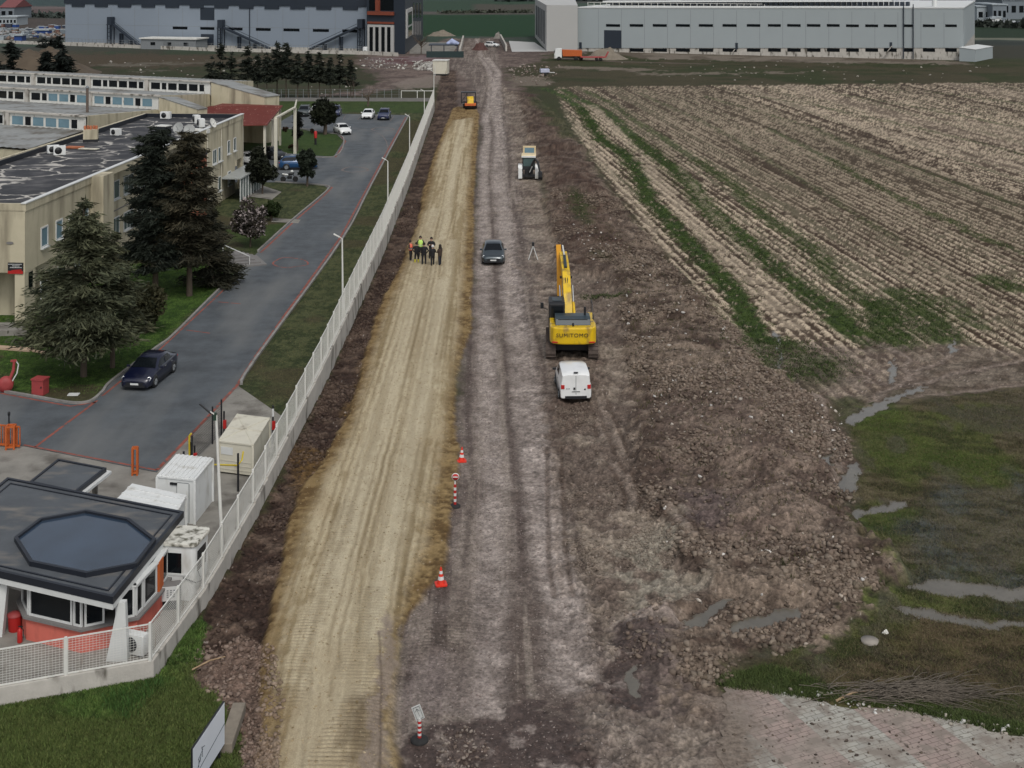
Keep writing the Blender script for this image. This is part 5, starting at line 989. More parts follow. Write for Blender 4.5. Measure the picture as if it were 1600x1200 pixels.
# annex, yard walls
an = empty('low_annex', G(266, 76), 0, 'long low grey annex with pale flat roof in front of the blue grey warehouse', 'building')
a0, a1 = G(220, 76.5), G(306, 78); fc = Face((a0.x, a0.y), (a1.x, a1.y), 1); q = MB(); fc.slab(q, 0, fc.L, 0, 3.0, -7, 0); q.build('wall', M['grey'], an); q = MB(); fc.slab(q, -.4, fc.L + .4, 3.0, 3.35, -7.4, .4); q.build('roof', M['whitemetal'], an)
for k_ in range(3): q = MB(); a = fc.L * (.18 + .3 * k_); fc.slab(q, a, a + 1.5, 1.2, 2.1, .003, .06); q.build('window', M['glass'], an)
for ch in [x for x in bpy.data.objects if x.parent == an]: rel(ch, an)
q = MB(); W_ = [G(-60, 65.5), G(95, 71), G(330, 80), G(575, 85.5), G(622, 88)]
for i in range(4): q.bar(W_[i] + Vector((0, 0, .5)), W_[i + 1] + Vector((0, 0, .5)), .3, 1.0)
o = q.build('yard_wall', M['wallcon']); tag(o, 'long pale low wall in front of the blue grey warehouse', 'wall')
t = empty('yard_fence', W_[1], 0, 'thin metal rail fence on top of the pale wall by the warehouse', 'fence'); q = MB()
for i in range(1, 3):
    n = 40
    for k_ in range(n): p = W_[i].lerp(W_[i + 1], k_ / n) - W_[1]; q.bar(p + Vector((0, 0, 1.0)), p + Vector((0, 0, 2.3)), .09)
    for z in (1.6, 2.25): q.bar(W_[i] - W_[1] + Vector((0, 0, z)), W_[i + 1] - W_[1] + Vector((0, 0, z)), .06)
q.build('railing', M['grey'], t)
# ================================================================== RIGHT WAREHOUSE
r0 = G(903, 80); r1 = G(1505, 94.5); rw = empty('right_warehouse', (r0.x, r0.y, 0), 0, 'very long pale grey warehouse with white corner block and roof skylights', 'warehouse')
fr = Face((r0.x, r0.y), (r1.x, r1.y), 1)
q = MB(); fr.slab(q, 0, fr.L, .9, 12.4, -80, 0, 3.3, 13.5); q.build('wall', M['palewall'], rw); q = MB(); fr.slab(q, 0, fr.L, 0, .898, -79, -.15, 0, 3.298); q.build('base_wall', M['wallcon'], rw)
q = MB(); fr.slab(q, -.2, fr.L + .2, 12.402, 12.75, -80.2, .12, 13.502, 13.8); q.build('roof', M['frame'], rw)
q = MB()
for px_ in range(935, 1500, 36): a = fr.at_px(px_); z = .9 + 2.4 * a / fr.L; fr.slab(q, a - .04, a + .04, z, 12.3, .003, .02)
q.build('panel_joint', M['grey'], rw)
for x0, x1 in ((947, 969), (984, 1005), (1020, 1042), (1056, 1078), (1092, 1114), (1129, 1151), (1167, 1188), (1200, 1220), (1230, 1251), (1261, 1282), (1292, 1312), (1322, 1342), (1352, 1372), (1381, 1401), (1411, 1427), (1442, 1461), (1477, 1495)):
    a0, a1 = fr.at_px(x0), fr.at_px(x1); zt_ = fr.z_px(a0, 37.5 if x0 < 1300 else 38); zb_ = fr.z_px(a0, 41.5 if x0 < 1300 else 42); q = MB(); fr.slab(q, a0, a1, zb_, zt_, .003, .06); q.build('window', M['glass'], rw)
    if x0 > 970: zz = .9 + 2.4 * a0 / fr.L; q = MB(); fr.slab(q, a0, a1, max(zz - 1.0, .05), zz - .1, -.147, -.1); q.build('base_window', M['glass'], rw)
fx2(fr, 944, 971, 47, 75, 'loading_door', 'anth', .003, .08, rw)
for x0, y0 in ((905, 66), (1149, 67), (1390, 66)): d_ = fx2(fr, x0, x0 + 4, y0, y0 + 10, 'door', 'anth', .003, .08, rw)
q = MB(); a = fr.at_px(1394); q.bar(fr.pt(a, 3.4, .8), fr.pt(fr.at_px(1380), .4, .8), .8, .2); q.build('steps', M['wallcon'], rw); q = MB(); a = fr.at_px(1149); q.bar(fr.pt(a, 1.6, .8), fr.pt(fr.at_px(1144), .2, .8), .8, .2); q.build('steps', M['wallcon'], rw)
for px_ in (1412, 1427): q = MB(); a = fr.at_px(px_); fr.slab(q, a - .12, a + .12, .1, 14.5, .15, .4); q.build('downpipe', M['anth'], rw)
w0 = G(854, 80); w1 = G(902.7, 81); wb = G(836, 58); q = MB(); q.prism([(w0.x, w0.y), (w1.x, w1.y), (w1.x + 3, wb.y), (wb.x, wb.y)], 0, 13.3); q.build('corner_block', M['palefront'], rw)
fW = Face((wb.x, wb.y), (w0.x, w0.y), 1)
for k_ in range(5): a0 = fW.L * (.12 + .165 * k_); q = MB(); fW.slab(q, a0, a0 + fW.L * .08, 1.5, 11.3, .003, .15); q.build('louvre', M['anth'], rw)
# roof furniture
q = MB()
for i in range(60): a = 6 + i * fr.L * .0135; fr.slab(q, a, a + .9, 12.75 + a / fr.L, 13.9 + a / fr.L, -16, -12)
q.build('skylight', M['anth'], rw); q = MB(); fr.slab(q, 4, fr.L * .82, 13.9, 14.3, -17, -11, 14.8, 15.2); q.build('skylight_cap', M['frame'], rw); q = MB(); fr.slab(q, 2, fr.L * .5, 13.2, 13.3, -3, -2.9); fr.slab(q, 2, fr.L * .5, 14.0, 14.1, -3, -2.9)
for i in range(28): a = 2 + i * fr.L * .018; fr.slab(q, a, a + .1, 12.7, 14.0, -3, -2.9)
q.build('roof_railing', M['whitemetal'], rw); q = MB(); q.tube([fr.pt(fr.at_px(1457), 13, -8), fr.pt(fr.at_px(1457), 18, -8)], .7, 10); q.build('vent_stack', M['frame'], rw)
for ch in [x for x in bpy.data.objects if x.parent == rw]: rel(ch, rw)
t = empty('side_shed', G(1512, 96), 0, 'low flat pale concrete shed at the right end of the pale warehouse', 'shed'); a0, a1 = G(1499, 95.6), G(1524, 96.6); fc = Face((a0.x, a0.y), (a1.x, a1.y), 1); q = MB(); fc.slab(q, 0, fc.L, 0, 3.5, -16, 0, 0, 3.1); q.build('wall', M['palewall'], t); q = MB(); fc.slab(q, -.1, fc.L + .1, 3.5, 3.6, -16.1, .1, 3.1, 3.2); q.build('roof', M['frame'], t)
for ch in [x for x in bpy.data.objects if x.parent == t]: rel(ch, t)
struct(sheet('concrete_yard', [(795, 64), (835, 66), (856, 80.5), (800, 81)], .02, M['palefront']))
struct(sheet('concrete_yard', [(640, 66), (720, 66), (706, 84), (640, 84)], .02, M['concrete']))
# ================================================================== VEHICLES
def T_(x, y, z): return Matrix.Translation((x, y, z))
def text_obj(s, size, m, parent, loc, rot, sx=1.0, bold=0.0, ext=.006, name='lettering'):
    c = bpy.data.curves.new('txt', 'FONT'); c.body = s; c.size = size; c.extrude = ext; c.offset = bold; c.space_character = 1.12; c.align_x = 'CENTER'; c.align_y = 'CENTER'; c.resolution_u = 3
    o = bpy.data.objects.new('txt', c); COL.objects.link(o); dg = bpy.context.evaluated_depsgraph_get(); me = bpy.data.meshes.new_from_object(o.evaluated_get(dg)); bpy.data.objects.remove(o); bpy.data.curves.remove(c)
    me.materials.clear(); t = link_mesh(name, me, parent, m); t.location = loc; t.rotation_euler = rot; t.scale = (sx, 1, 1); return t
KIND = {   # stations: y, low, belt, top, half width belt, half width top, glass kind for the span that starts here
 'sedan': dict(L=4.5, st=[(-2.27, .34, .50, .58, .66, .50), (-2.20, .22, .62, .70, .80, .66), (-1.95, .20, .74, .80, .87, .74), (-1.05, .20, .86, .96, .90, .78), (-.25, .20, .93, 1.38, .90, .62), (.35, .20, .94, 1.45, .90, .64), (1.0, .20, .95, 1.42, .90, .62), (1.72, .20, .97, 1.06, .88, .70), (2.10, .22, .95, 1.02, .84, .68), (2.27, .34, .82, .90, .74, .60)], ws=3, rw=6, side=(3, 7), wf=-1.38, wr=1.38, r=.32, rail=0),
 'hatch': dict(L=4.1, st=[(-2.05, .34, .50, .58, .64, .50), (-1.98, .22, .64, .72, .78, .64), (-1.75, .20, .76, .82, .85, .72), (-1.0, .20, .88, .98, .88, .76), (-.3, .20, .94, 1.42, .88, .62), (.3, .20, .95, 1.49, .88, .64), (1.3, .20, .97, 1.44, .87, .62), (1.88, .22, .98, 1.06, .84, .68), (2.05, .34, .80, .90, .76, .62)], ws=3, rw=6, side=(3, 7), wf=-1.28, wr=1.25, r=.31, rail=0),
 'suv': dict(L=4.5, st=[(-2.25, .40, .60, .72, .68, .54), (-2.18, .28, .78, .88, .84, .70), (-1.9, .26, .88, .96, .90, .78), (-1.05, .26, .98, 1.10, .92, .80), (-.35, .26, 1.04, 1.58, .92, .66), (.3, .26, 1.05, 1.66, .92, .68), (1.6, .26, 1.06, 1.62, .91, .66), (2.1, .28, 1.06, 1.14, .88, .74), (2.25, .40, .90, 1.0, .80, .68)], ws=3, rw=6, side=(3, 7), wf=-1.38, wr=1.36, r=.36, rail=1),
 'van': dict(L=4.1, st=[(-2.05, .36, .55, .66, .66, .52), (-1.98, .24, .72, .82, .80, .66), (-1.7, .22, .86, .96, .86, .74), (-1.25, .22, .95, 1.10, .87, .78), (-.55, .22, 1.02, 1.66, .87, .68), (.0, .22, 1.05, 1.74, .87, .72), (1.4, .22, 1.05, 1.75, .87, .73), (1.92, .22, 1.05, 1.71, .86, .73), (2.03, .30, .98, 1.62, .84, .70)], ws=3, rw=None, side=(3, 5), wf=-1.35, wr=1.3, r=.31, rail=0)}
def carpaint(name, col, metal=.25): return mat(name, col, .32, metal=metal, var=.03, scale=2, coat=.6, spec=.5, stain=(1.2, tuple(min(1, c * .8 + .02) for c in col), .5, .8, (1, 1, 1)))
def car(kind, paint, loc, phi, label, cat='car', name='parked_car', group=None, rear=False, cheap=False):
    K = KIND[kind]; st = K['st']; t = empty(name, loc, phi, label, cat, group)
    def sec(s):
        y, lo, be, to, wb, wt = s; mid = (lo + be) / 2; tall = to - be > .25
        half = [(0, lo), (wb * .9, lo), (wb * .985, lo + .08), (wb, mid), (wb * .985, be - .03), (wb * .95 if not tall else wb * .94, be + .01), (wt + .03, to - .06 if tall else to - .03), (wt * .86, to - .005), (wt * .45, to + .012), (0, to + .018)]
        return half
    body = MB(); rings = []
    for s in st:
        h = sec(s); rings.append([Vector((x, s[0], z)) for x, z in h] + [Vector((-x, s[0], z)) for x, z in h[-2:0:-1]])
    n = len(rings[0]); vs = [v for r_ in rings for v in r_]; fs = []
    for i in range(len(rings) - 1):
        for k in range(n): fs.append((i * n + k, i * n + (k + 1) % n, (i + 1) * n + (k + 1) % n, (i + 1) * n + k))
    body.add(vs, [f[::-1] for f in fs], True); body.add(rings[0], [tuple(range(n))], True); body.add(rings[-1], [tuple(range(n))[::-1]], True)
    bo = body.build('body', paint, t); md = bo.modifiers.new('split', 'EDGE_SPLIT'); md.split_angle = R(48)
    G_ = M['glass']
    def patch(nm, a, b, c, d, ins=.08, m=None, off=.012, par=t, i2=None):
        """quad a b c d shrunk and lifted off the body"""
        cen = (a + b + c + d) / 4; nrm = (b - a).cross(d - a).normalized(); ins2 = i2 or ins
        def sh(p, q, r_): return p + (q - p).normalized() * ins + (r_ - p).normalized() * ins2
        P = [sh(a, b, d), sh(b, a, c), sh(c, d, b), sh(d, c, a)]
        if nrm.dot(cen - Vector((0, cen.y, .6))) < 0: nrm = -nrm
        q = MB(); q.add([p + nrm * off for p in P] + [p - nrm * .015 for p in P], [(0, 1, 2, 3), (7, 6, 5, 4), (0, 4, 5, 1), (1, 5, 6, 2), (2, 6, 7, 3), (3, 7, 4, 0)]); return q.build(nm, m or G_, par)
    def Q(i, k): return rings[i][k]
    def top(i, side): s = st[i]; return Vector((side * s[5] * .9, s[0], s[3] + .005))
    def bel(i, side): s = st[i]; return Vector((side * s[4] * .90, s[0], s[2] + .03))
    w = K['ws']; patch('windscreen', Vector((-st[w][5] * .98, st[w][0], st[w][3])), Vector((st[w][5] * .98, st[w][0], st[w][3])), top(w + 1, 1), top(w + 1, -1), .03, i2=.06, off=.022)
    if K['rw'] is not None: w = K['rw']; patch('rear_window', top(w, -1), top(w, 1), Vector((st[w + 1][5] * .95, st[w + 1][0], st[w + 1][3])), Vector((-st[w + 1][5] * .95, st[w + 1][0], st[w + 1][3])), .05, i2=.06, off=.022)
    i0, i1 = K['side']
    for sd in (-1, 1):
        def sp(y, u):      # point on the side glass plane at y, u 0 belt .. 1 top
            for i in range(len(st) - 1):
                if st[i][0] <= y <= st[i + 1][0]:
                    tt = (y - st[i][0]) / (st[i + 1][0] - st[i][0]); be = st[i][2] + (st[i + 1][2] - st[i][2]) * tt; to = st[i][3] + (st[i + 1][3] - st[i][3]) * tt; wb = st[i][4] + (st[i + 1][4] - st[i][4]) * tt; wt = st[i][5] + (st[i + 1][5] - st[i][5]) * tt
                    zb = be + .03; zt = max(to - .09, zb + .01); x0 = wb * .94; x1 = wt + .03
                    return Vector((sd * (x0 + (x1 - x0) * u), y, zb + (zt - zb) * u))
        ya, yb = st[i0][0] + .32, (st[i1][0] - .22 if kind != 'van' else .35); ym = .22 if kind != 'van' else None
        spans = [(ya, ym - .04), (ym + .04, yb)] if ym is not None else [(ya, yb)]
        for p, q_ in spans:
            q = MB(); n_ = 6; A_ = [sp(p + (q_ - p) * k / n_, .04) for k in range(n_ + 1)]; B_ = [sp(p + (q_ - p) * k / n_, .96) for k in range(n_ + 1)]; off = Vector((sd * .014, 0, .004))
            q.add([v + off for v in A_ + B_], [(k, k + 1, n_ + 2 + k, n_ + 1 + k) if sd > 0 else (k, n_ + 1 + k, n_ + 2 + k, k + 1) for k in range(n_)]); q.build('side_window', G_, t)
        if cheap: continue
        yy = ya - .1; q = MB(); q.cbox((sd * (st[3][4] + .1), yy + .08, st[4][2] + .06), (.2, .1, .13)); q.build('mirror', M['black'] if kind in ('van',) else paint, t, bevel=.02)
        for yh_ in ((.1, 1.05) if kind != 'van' else (.25,)): q = MB(); q.cbox((sd * (st[5][4] * 1.0), yh_, st[5][2] - .12), (.04, .16, .035)); q.build('door_handle', M['grey'], t)
        if K['rail']: q = MB(); q.bar((sd * .6, -.2, 1.69), (sd * .6, 1.55, 1.67), .04); q.build('roof_rail', M['grey'], t)
        f = st[1]; r_ = st[-2]
        q = MB(); q.add([(sd * .50, f[0] - .02, f[2] - .12), (sd * (f[4] - .01), f[0] + .02, f[2] - .1), (sd * (st[2][4] + .005), st[2][0] - .02, st[2][2] - .04), (sd * (st[2][4] - .1), st[2][0] - .02, st[2][2] + .05), (sd * .52, f[0] + .02, f[2] + .05)], [(0, 1, 2, 3, 4) if sd > 0 else (4, 3, 2, 1, 0)]); q.build('headlight', mat('headlight_lens', (.75, .78, .8), .12, spec=.7, var=.02), t)
        q = MB(); q.cbox((sd * (r_[4] - .13), r_[0] + (.06 if kind != 'van' else .06), (r_[2] - .14 if kind != 'van' else .95)), (.2, .16, .13 if kind != 'van' else .24)); q.build('tail_light', M['red'], t, bevel=.02)
        q = MB(); q.box(*(sorted((sd * (st[4][4] - .02), sd * (st[4][4] + .012)))), st[2][0] + .75, st[-3][0] - .75, .2, .3); q.build('sill', M['black'], t)
    for sd in (-1, 1):
        for y in (K['wf'], K['wr']):
            r_ = K['r']; x = sd * (st[4][4] - .09)
            q = MB(); q.lathe([(.01, -.09), (r_ + .05, -.09), (r_ + .05, .098), (.01, .098)], (x, y, r_ + .03), 20, axis='x'); a_ = q.build('wheel_arch', M['black'], t)
            q = MB(); q.lathe([(r_ * .62, -.1), (r_ * .92, -.115), (r_, -.08), (r_, .08), (r_ * .92, .115), (r_ * .62, .1)], (0, 0, 0), 20, axis='x'); wo = q.build('wheel', M['rubber'], t); wo.location = (x + sd * .005, y, r_)
            q = MB(); q.lathe([(.01, 0), (r_ * .15, .01), (r_ * .6, .0), (r_ * .62, -.02)] if True else [], (sd * .112, 0, 0), 16, axis='x')
            for k in range(5): a = k * 2 * math.pi / 5; q.bar((sd * .12, 0, 0), (sd * .12, r_ * .58 * math.cos(a), r_ * .58 * math.sin(a)), .05, .02)
            q.build('rim', M['grey'], wo)
    f0 = st[0]
    MB().box(-.5, .5, f0[0] - .012, f0[0] + .03, .34, .5).build('grille', M['black'], t); MB().box(-.62, .62, f0[0] - .03, f0[0] + .06, .24, .36).build('lower_bumper', M['black'], t)
    MB().box(-.24, .24, f0[0] - .04, f0[0] - .031, .38, .48).build('number_plate', M['frame'], t)
    e0_ = st[-1]; MB().box(-.6, .6, e0_[0] - .06, e0_[0] + .04, .26, .42).build('rear_bumper', M['black'], t); MB().box(-.24, .24, e0_[0] + .003, e0_[0] + .02, .55 if kind != 'van' else .62, .66 if kind != 'van' else .73).build('number_plate', M['frame'], t)
    return t
def P0(px, py): v = G(px, py); return Vector((v.x, v.y, 0))
def fwd(phi): return Vector((math.sin(phi), -math.cos(phi), 0))
GRT = .04
cdark = carpaint('graphite_paint', (.045, .06, .07), .5); cnavy = carpaint('navy_paint', (.003, .005, .022), .1); cwhite = carpaint('white_car_paint', (.72, .73, .72), 0); cblue = carpaint('blue_paint', (.01, .06, .16), .2); cgrey = carpaint('dark_green_grey_paint', (.03, .042, .042), .4); cblack = carpaint('black_paint', (.012, .013, .016), .2); cdblue = carpaint('dark_blue_paint', (.012, .02, .07), .2)
t = car('sedan', cdark, P0(770, 415) + Vector((0, 2.27, .0)), R(1), 'dark grey saloon car driving towards the camera on the dirt track', 'car', 'saloon_car')
ph = R(180 + 2.5); van = car('van', cwhite, P0(900, 620) - fwd(ph) * -2.03 * -1 + Vector((0, 0, .01)), ph, 'small white panel van parked behind the yellow excavator', 'van', 'panel_van'); van.scale = (1, 1, .94); van.location = P0(900, 630) + fwd(ph) * 2.05; 
q = MB(); q.box(-.012, .012, 2.034, 2.045, .5, 1.6); q.build('door_gap', M['grey'], van); MB().box(.04, .14, 2.03, 2.06, .78, .92).build('door_handle', M['black'], van); MB().box(-.12, .12, 1.9, 2.02, 1.755, 1.79).build('brake_light', M['black'], van)
q = MB(); q.lathe([(.005, 0), (.055, 0), (.055, .012), (.005, .012)], (-.5, 2.03, .8), 6, axis='y'); q.build('emblem', M['black'], van); q = MB(); [q.box(.34 + k * .075, .385 + k * .075, 2.03, 2.042, .82, .86) for k in range(3)]; q.build('model_lettering', M['black'], van)
q = MB(); [q.box(-.2 + k * .06, -.165 + k * .06, 2.051, 2.056, .65, .71) for k in range(7)]; q.build('plate_lettering', M['black'], van)
ph = R(-7); t = car('sedan', cnavy, P0(210, 612) - fwd(ph) * 2.27, ph, 'dark navy saloon car on the driveway beside the lawn kerb', 'car', 'saloon_car')
g_ = 'cars in the compound car park'
for kd, pt_, px_, py_, pd, lb in (('sedan', cwhite, 573, 187, 0, 'white saloon car parked in a bay between two empty bays'), ('suv', cdblue, 598.5, 188.5, 0, 'dark blue hatchback parked rightmost by the lawn'), ('suv', cdblue, 522, 183, 3, 'dark blue car half hidden behind the round tree'), ('suv', cgrey, 473, 183, 2, 'dark green grey car parked leftmost at the back of the car park'), ('hatch', cwhite, 493, 180, 2, 'white car almost hidden behind the round tree')):
    ph = R(pd); K = KIND[kd]; car(kd, pt_, P0(px_, py_) - fwd(ph) * K['L'] / 2, ph, lb, 'car', 'parked_car', g_)
ph = R(24); car('hatch', cwhite, P0(540, 211) - fwd(ph) * 1.7, ph, 'white hatchback turning beside the lawn island', 'car', 'parked_car', g_)
ph = R(97); car('suv', cblue, P0(466, 264), ph, 'bright blue estate car standing broadside behind the motorcycle', 'car', 'parked_car', g_)
ph = R(48); car('sedan', cblack, P0(424, 247), ph, 'black car with pale reflections behind the tall cream post', 'car', 'parked_car', g_)
ph = R(60); car('hatch', cwhite, P0(391, 256), ph, 'white car half hidden behind the dark tree by the porch', 'car', 'parked_car', g_)
ph = R(70); car('van', cwhite, P0(579, 82.5), ph, 'white van beside the white portal of the dark entrance block', 'van', 'panel_van', None, cheap=True); ph = R(60); car('suv', cwhite, P0(769, 73.5), ph, 'white car at the far end of the dirt road', 'car', 'parked_car', None, cheap=True)
# motorcycle
t = empty('motorcycle', P0(452, 284), R(95), 'black motorcycle with white seat parked on the asphalt by the small tree', 'motorcycle')
for y in (-.68, .68):
    q = MB(); q.lathe([(.24, -.05), (.3, -.06), (.31, 0), (.3, .06), (.24, .05)], (0, 0, 0), 18, axis='x'); wo = q.build('wheel', M['rubber'], t); wo.location = (0, y, .31); q = MB(); q.lathe([(.01, -.03), (.06, -.03), (.06, .03), (.01, .03)], (0, 0, 0), 10, axis='x'); [q.bar((0, 0, 0), (0, .24 * math.cos(a), .24 * math.sin(a)), .02) for a in [k * 1.047 for k in range(6)]]; q.build('rim', M['grey'], wo)
MB().bar((0, -.68, .31), (0, -.38, .95), .07).build('fork', M['black'], t); MB().bar((-.35, -.36, 1.0), (.35, -.36, 1.0), .035).build('handlebar', M['black'], t); MB().cbox((0, -.05, .5), (.22, .5, .36)).build('engine', M['black'], t, bevel=.05)
q = MB(); q.tube([(0, -.4, .85), (0, -.1, .88), (0, .1, .8)], [.1, .16, .1], 10); q.build('fuel_tank', M['black'], t); q = MB(); q.tube([(0, .1, .78), (0, .45, .8), (0, .8, .9)], [.1, .12, .06], 8); q.build('seat', M['white'], t); MB().bar((0, .1, .5), (0, .68, .31), .07).build('swing_arm', M['black'], t)
MB().cbox((0, -.48, .98), (.16, .12, .16)).build('headlamp', M['black'], t, bevel=.03); MB().cbox((0, .75, .72), (.2, .35, .03)).build('mudguard', M['black'], t); q = MB(); q.lathe([(.01, 0), (.15, 0), (.17, .1), (.13, .22), (.02, .27)], (0, -.3, 1.05), 14); q.build('helmet', M['frame'], t)
# ---- excavator
M['exy'] = mat('excavator_yellow', sA(208, 172, 24), .4, var=.06, scale=1.5, coat=.3, stain=(1.8, sA(150, 122, 52), .5, .66, (1, 1, .5))); M['exo'] = mat('amber_yellow', sA(196, 138, 30), .45, var=.08); M['track'] = mat('muddy_track', sA(82, 72, 66), .9, var=.35, scale=6); M['exd'] = mat('dark_slate_metal', sA(44, 56, 62), .4, var=.08, scale=1.5)
ex = empty('excavator', P0(894, 563), R(-1.5), 'yellow tracked excavator with black cab parked in front of the white van', 'excavator')
for sx in (-1, 1):
    prof = []
    for cy, a0, a1 in ((.45, 90, 270), (4.05, -90, 90)):
        for k in range(9): a = R(a0 + (a1 - a0) * k / 8); prof.append((cy + .43 * math.cos(a), .44 + .43 * math.sin(a)))
    q = MB(); q.xprism(prof, sx * 1.3 - .3, sx * 1.3 + .3); tr = q.build('track', M['track'], ex)
    q = MB(); n = 42; per = []
    tot = 2 * 3.6 + 2 * math.pi * .43
    for k in range(n):
        s = tot * k / n
        if s < 3.6: p = (.45 + s, .87); a = 0
        elif s < 3.6 + math.pi * .43: th = (s - 3.6) / .43; p = (4.05 + .43 * math.sin(th), .44 + .43 * math.cos(th)); a = -th
        elif s < 7.2 + math.pi * .43: p = (4.05 - (s - 3.6 - math.pi * .43), .01); a = math.pi
        else: th = (s - 7.2 - math.pi * .43) / .43; p = (.45 - .43 * math.sin(th), .44 - .43 * math.cos(th)); a = math.pi - th
        q.cbox((0, 0, .015), (.62, .05, .05), T_(sx * 1.3, p[0], p[1]) @ Matrix.Rotation(a, 4, 'X'))
    q.build('track_shoe', M['track'], tr)
MB().box(-1.0, 1.0, .6, 3.9, .45, .8).build('undercarriage', M['black'], ex); MB().lathe([(.7, .8), (.75, 1.02)], (0, 2.25, 0), 24).build('slew_ring', M['black'], ex)
up = Matrix.Translation((0, 2.25, 0)) @ Matrix.Rotation(R(1.5), 4, 'Z')
q = MB(); cw = [(-1.38, -2.35), (-1.42, -2.0), (-1.42, -1.3), (1.42, -1.3), (1.42, -2.0), (1.38, -2.35), (1.2, -2.62), (.6, -2.76), (-.6, -2.76), (-1.2, -2.62)]; q.prism(cw, 1.08, 2.12); q.xf(up); cwo = q.build('counterweight', M['exy'], ex, bevel=.1, seg=3)
q = MB(); q.box(-1.4, 1.4, -1.3, 1.5, 1.03, 1.25); q.xf(up); q.build('deck', M['black'], ex)
q = MB(); q.box(-1.38, -1.1, -1.3, .2, 1.25, 2.1); q.box(1.1, 1.38, -1.3, 1.3, 1.25, 2.05); q.xf(up); q.build('side_panel', M['exy'], ex, bevel=.04)
q = MB(); q.xprism([(-2.2, 2.125), (-1.95, 2.46), (-1.5, 2.52), (-.7, 2.5), (-.45, 2.1), (-.45, 1.25), (-1.3, 1.25)], -1.08, 1.08); q.xf(up); q.build('engine_hood', M['exd'], ex, bevel=.03)
q = MB(); q.tube([(.78, -1.2, 2.5), (.78, -1.2, 3.0)], .07, 10); q.xf(up); q.build('exhaust', M['black'], ex); q = MB(); q.box(-.9, .9, -2.0, -1.95, 2.4, 2.44); q.box(-.05, .05, -2.45, -2.1, 2.13, 2.25); q.xf(up); q.build('hood_latch', M['black'], ex)
q = MB()
for a, b in (((1.3, 1.1, 1.25), (1.3, 1.1, 2.9)), ((1.3, 1.1, 2.9), (1.3, -.2, 2.9)), ((1.3, -.2, 2.9), (1.3, -.6, 2.1)), ((1.3, -1.2, 2.15), (1.3, -1.2, 2.55)), ((1.3, -1.2, 2.55), (1.2, -2.0, 2.5))): q.bar(a, b, .045)
q.xf(up); q.build('handrail', M['black'], ex)
# cab
q = MB(); q.xprism([(-.35, 1.25), (-.35, 2.95), (-.15, 3.05), (1.25, 3.05), (1.5, 2.7), (1.62, 2.0), (1.62, 1.25)], -1.4, -.42); q.xf(up); cab = q.build('cab', M['black'], ex, bevel=.04)
for pr, nm in (([(-.375, 2.0), (-.375, 2.82), (-.355, 2.82), (-.355, 2.0)], 'rear_window'),): q = MB(); q.xprism(pr, -1.28, -.54); q.xf(up); q.build(nm, M['glass'], cab)
q = MB(); q.box(-1.42, -1.402, -.2, .55, 1.95, 2.85); q.box(-1.42, -1.402, .65, 1.4, 1.7, 2.85); q.xf(up); q.build('side_window', M['glass'], cab); q = MB(); q.box(-1.2, -.6, .0, .9, 3.06, 3.09); q.xf(up); q.build('roof_window', M['exd'], cab)
q = MB(); q.bar((-1.45, 1.3, 2.2), (-1.75, 1.3, 2.3), .04); q.cbox((-1.82, 1.3, 2.45), (.2, .1, .36)); q.xf(up); q.build('mirror', M['black'], cab)
def arm(pts, wd, m, name, parent, Mx):
    """box arm of changing depth: pts (y, z, depth)"""
    q = MB(); prof = []; lo = []
    for i, (y, z, h) in enumerate(pts):
        a = pts[max(i - 1, 0)]; b = pts[min(i + 1, len(pts) - 1)]; dy, dz = b[0] - a[0], b[1] - a[1]; l = math.hypot(dy, dz); ny, nz = -dz / l * h / 2, dy / l * h / 2
        prof.append((y + ny, z + nz)); lo.append((y - ny, z - nz))
    for i in range(len(pts) - 1): q.xprism([prof[i], prof[i + 1], lo[i + 1], lo[i]], -wd / 2, wd / 2)
    q.xf(Mx); return q.build(name, m, parent)
Mb = up @ T_(-.1, 0, 0) @ Matrix.Rotation(R(1.5), 4, 'Z')
bo = arm([(1.2, 1.55, .5), (2.4, 2.75, .72), (3.6, 3.75, .8), (5.2, 4.25, .6), (6.7, 4.55, .42)], .5, M['exy'], 'boom', ex, Mb)
for sx in (-.42, .42): q = MB(); q.tube([(1.7, 1.3), (3.6, 3.35)] and [(sx, 1.7, 1.3), (sx, 2.7, 2.3)], .1, 10); q.xf(Mb); q.build('boom_cylinder', M['exy'], bo); q = MB(); q.tube([(sx, 2.7, 2.3), (sx, 3.5, 3.2)], .055, 10); q.xf(Mb); q.build('piston_rod', mat('chrome', (.6, .6, .6), .15, metal=1, var=.02), bo)
q = MB(); q.tube([(0, 3.9, 4.3), (0, 5.3, 4.75)], .1, 10); q.xf(Mb); q.build('stick_cylinder', M['exd'], bo); q = MB(); q.tube([(0, 5.3, 4.75), (0, 7.1, 5.05)], .055, 10); q.xf(Mb); q.build('piston_rod', M['whitemetal'], bo)
q = MB(); q.tube([(.05, 1.6, 2.3), (.05, 3.0, 3.75), (.05, 4.6, 4.55)], .03, 6); q.tube([(-.08, 1.6, 2.3), (-.08, 3.0, 3.75), (-.08, 4.6, 4.55)], .03, 6); q.xf(Mb); q.build('hose', M['black'], bo); q = MB(); q.cbox((-.34, 3.7, 3.7), (.12, .2, .14)); q.cbox((.34, 3.7, 3.7), (.12, .2, .14)); q.xf(Mb); q.build('work_lamp', M['black'], bo)
Ms = Mb @ T_(-.28, 0, 0)
sk = arm([(7.3, 5.0, .3), (6.7, 4.45, .5), (6.3, 3.1, .38), (6.0, 1.9, .3)], .32, M['exo'], 'stick', ex, Ms); q = MB(); q.tube([(-.05, 7.0, 3.9), (-.05, 6.6, 2.4)], .09, 10); q.xf(Ms); q.build('bucket_cylinder', M['exd'], sk)
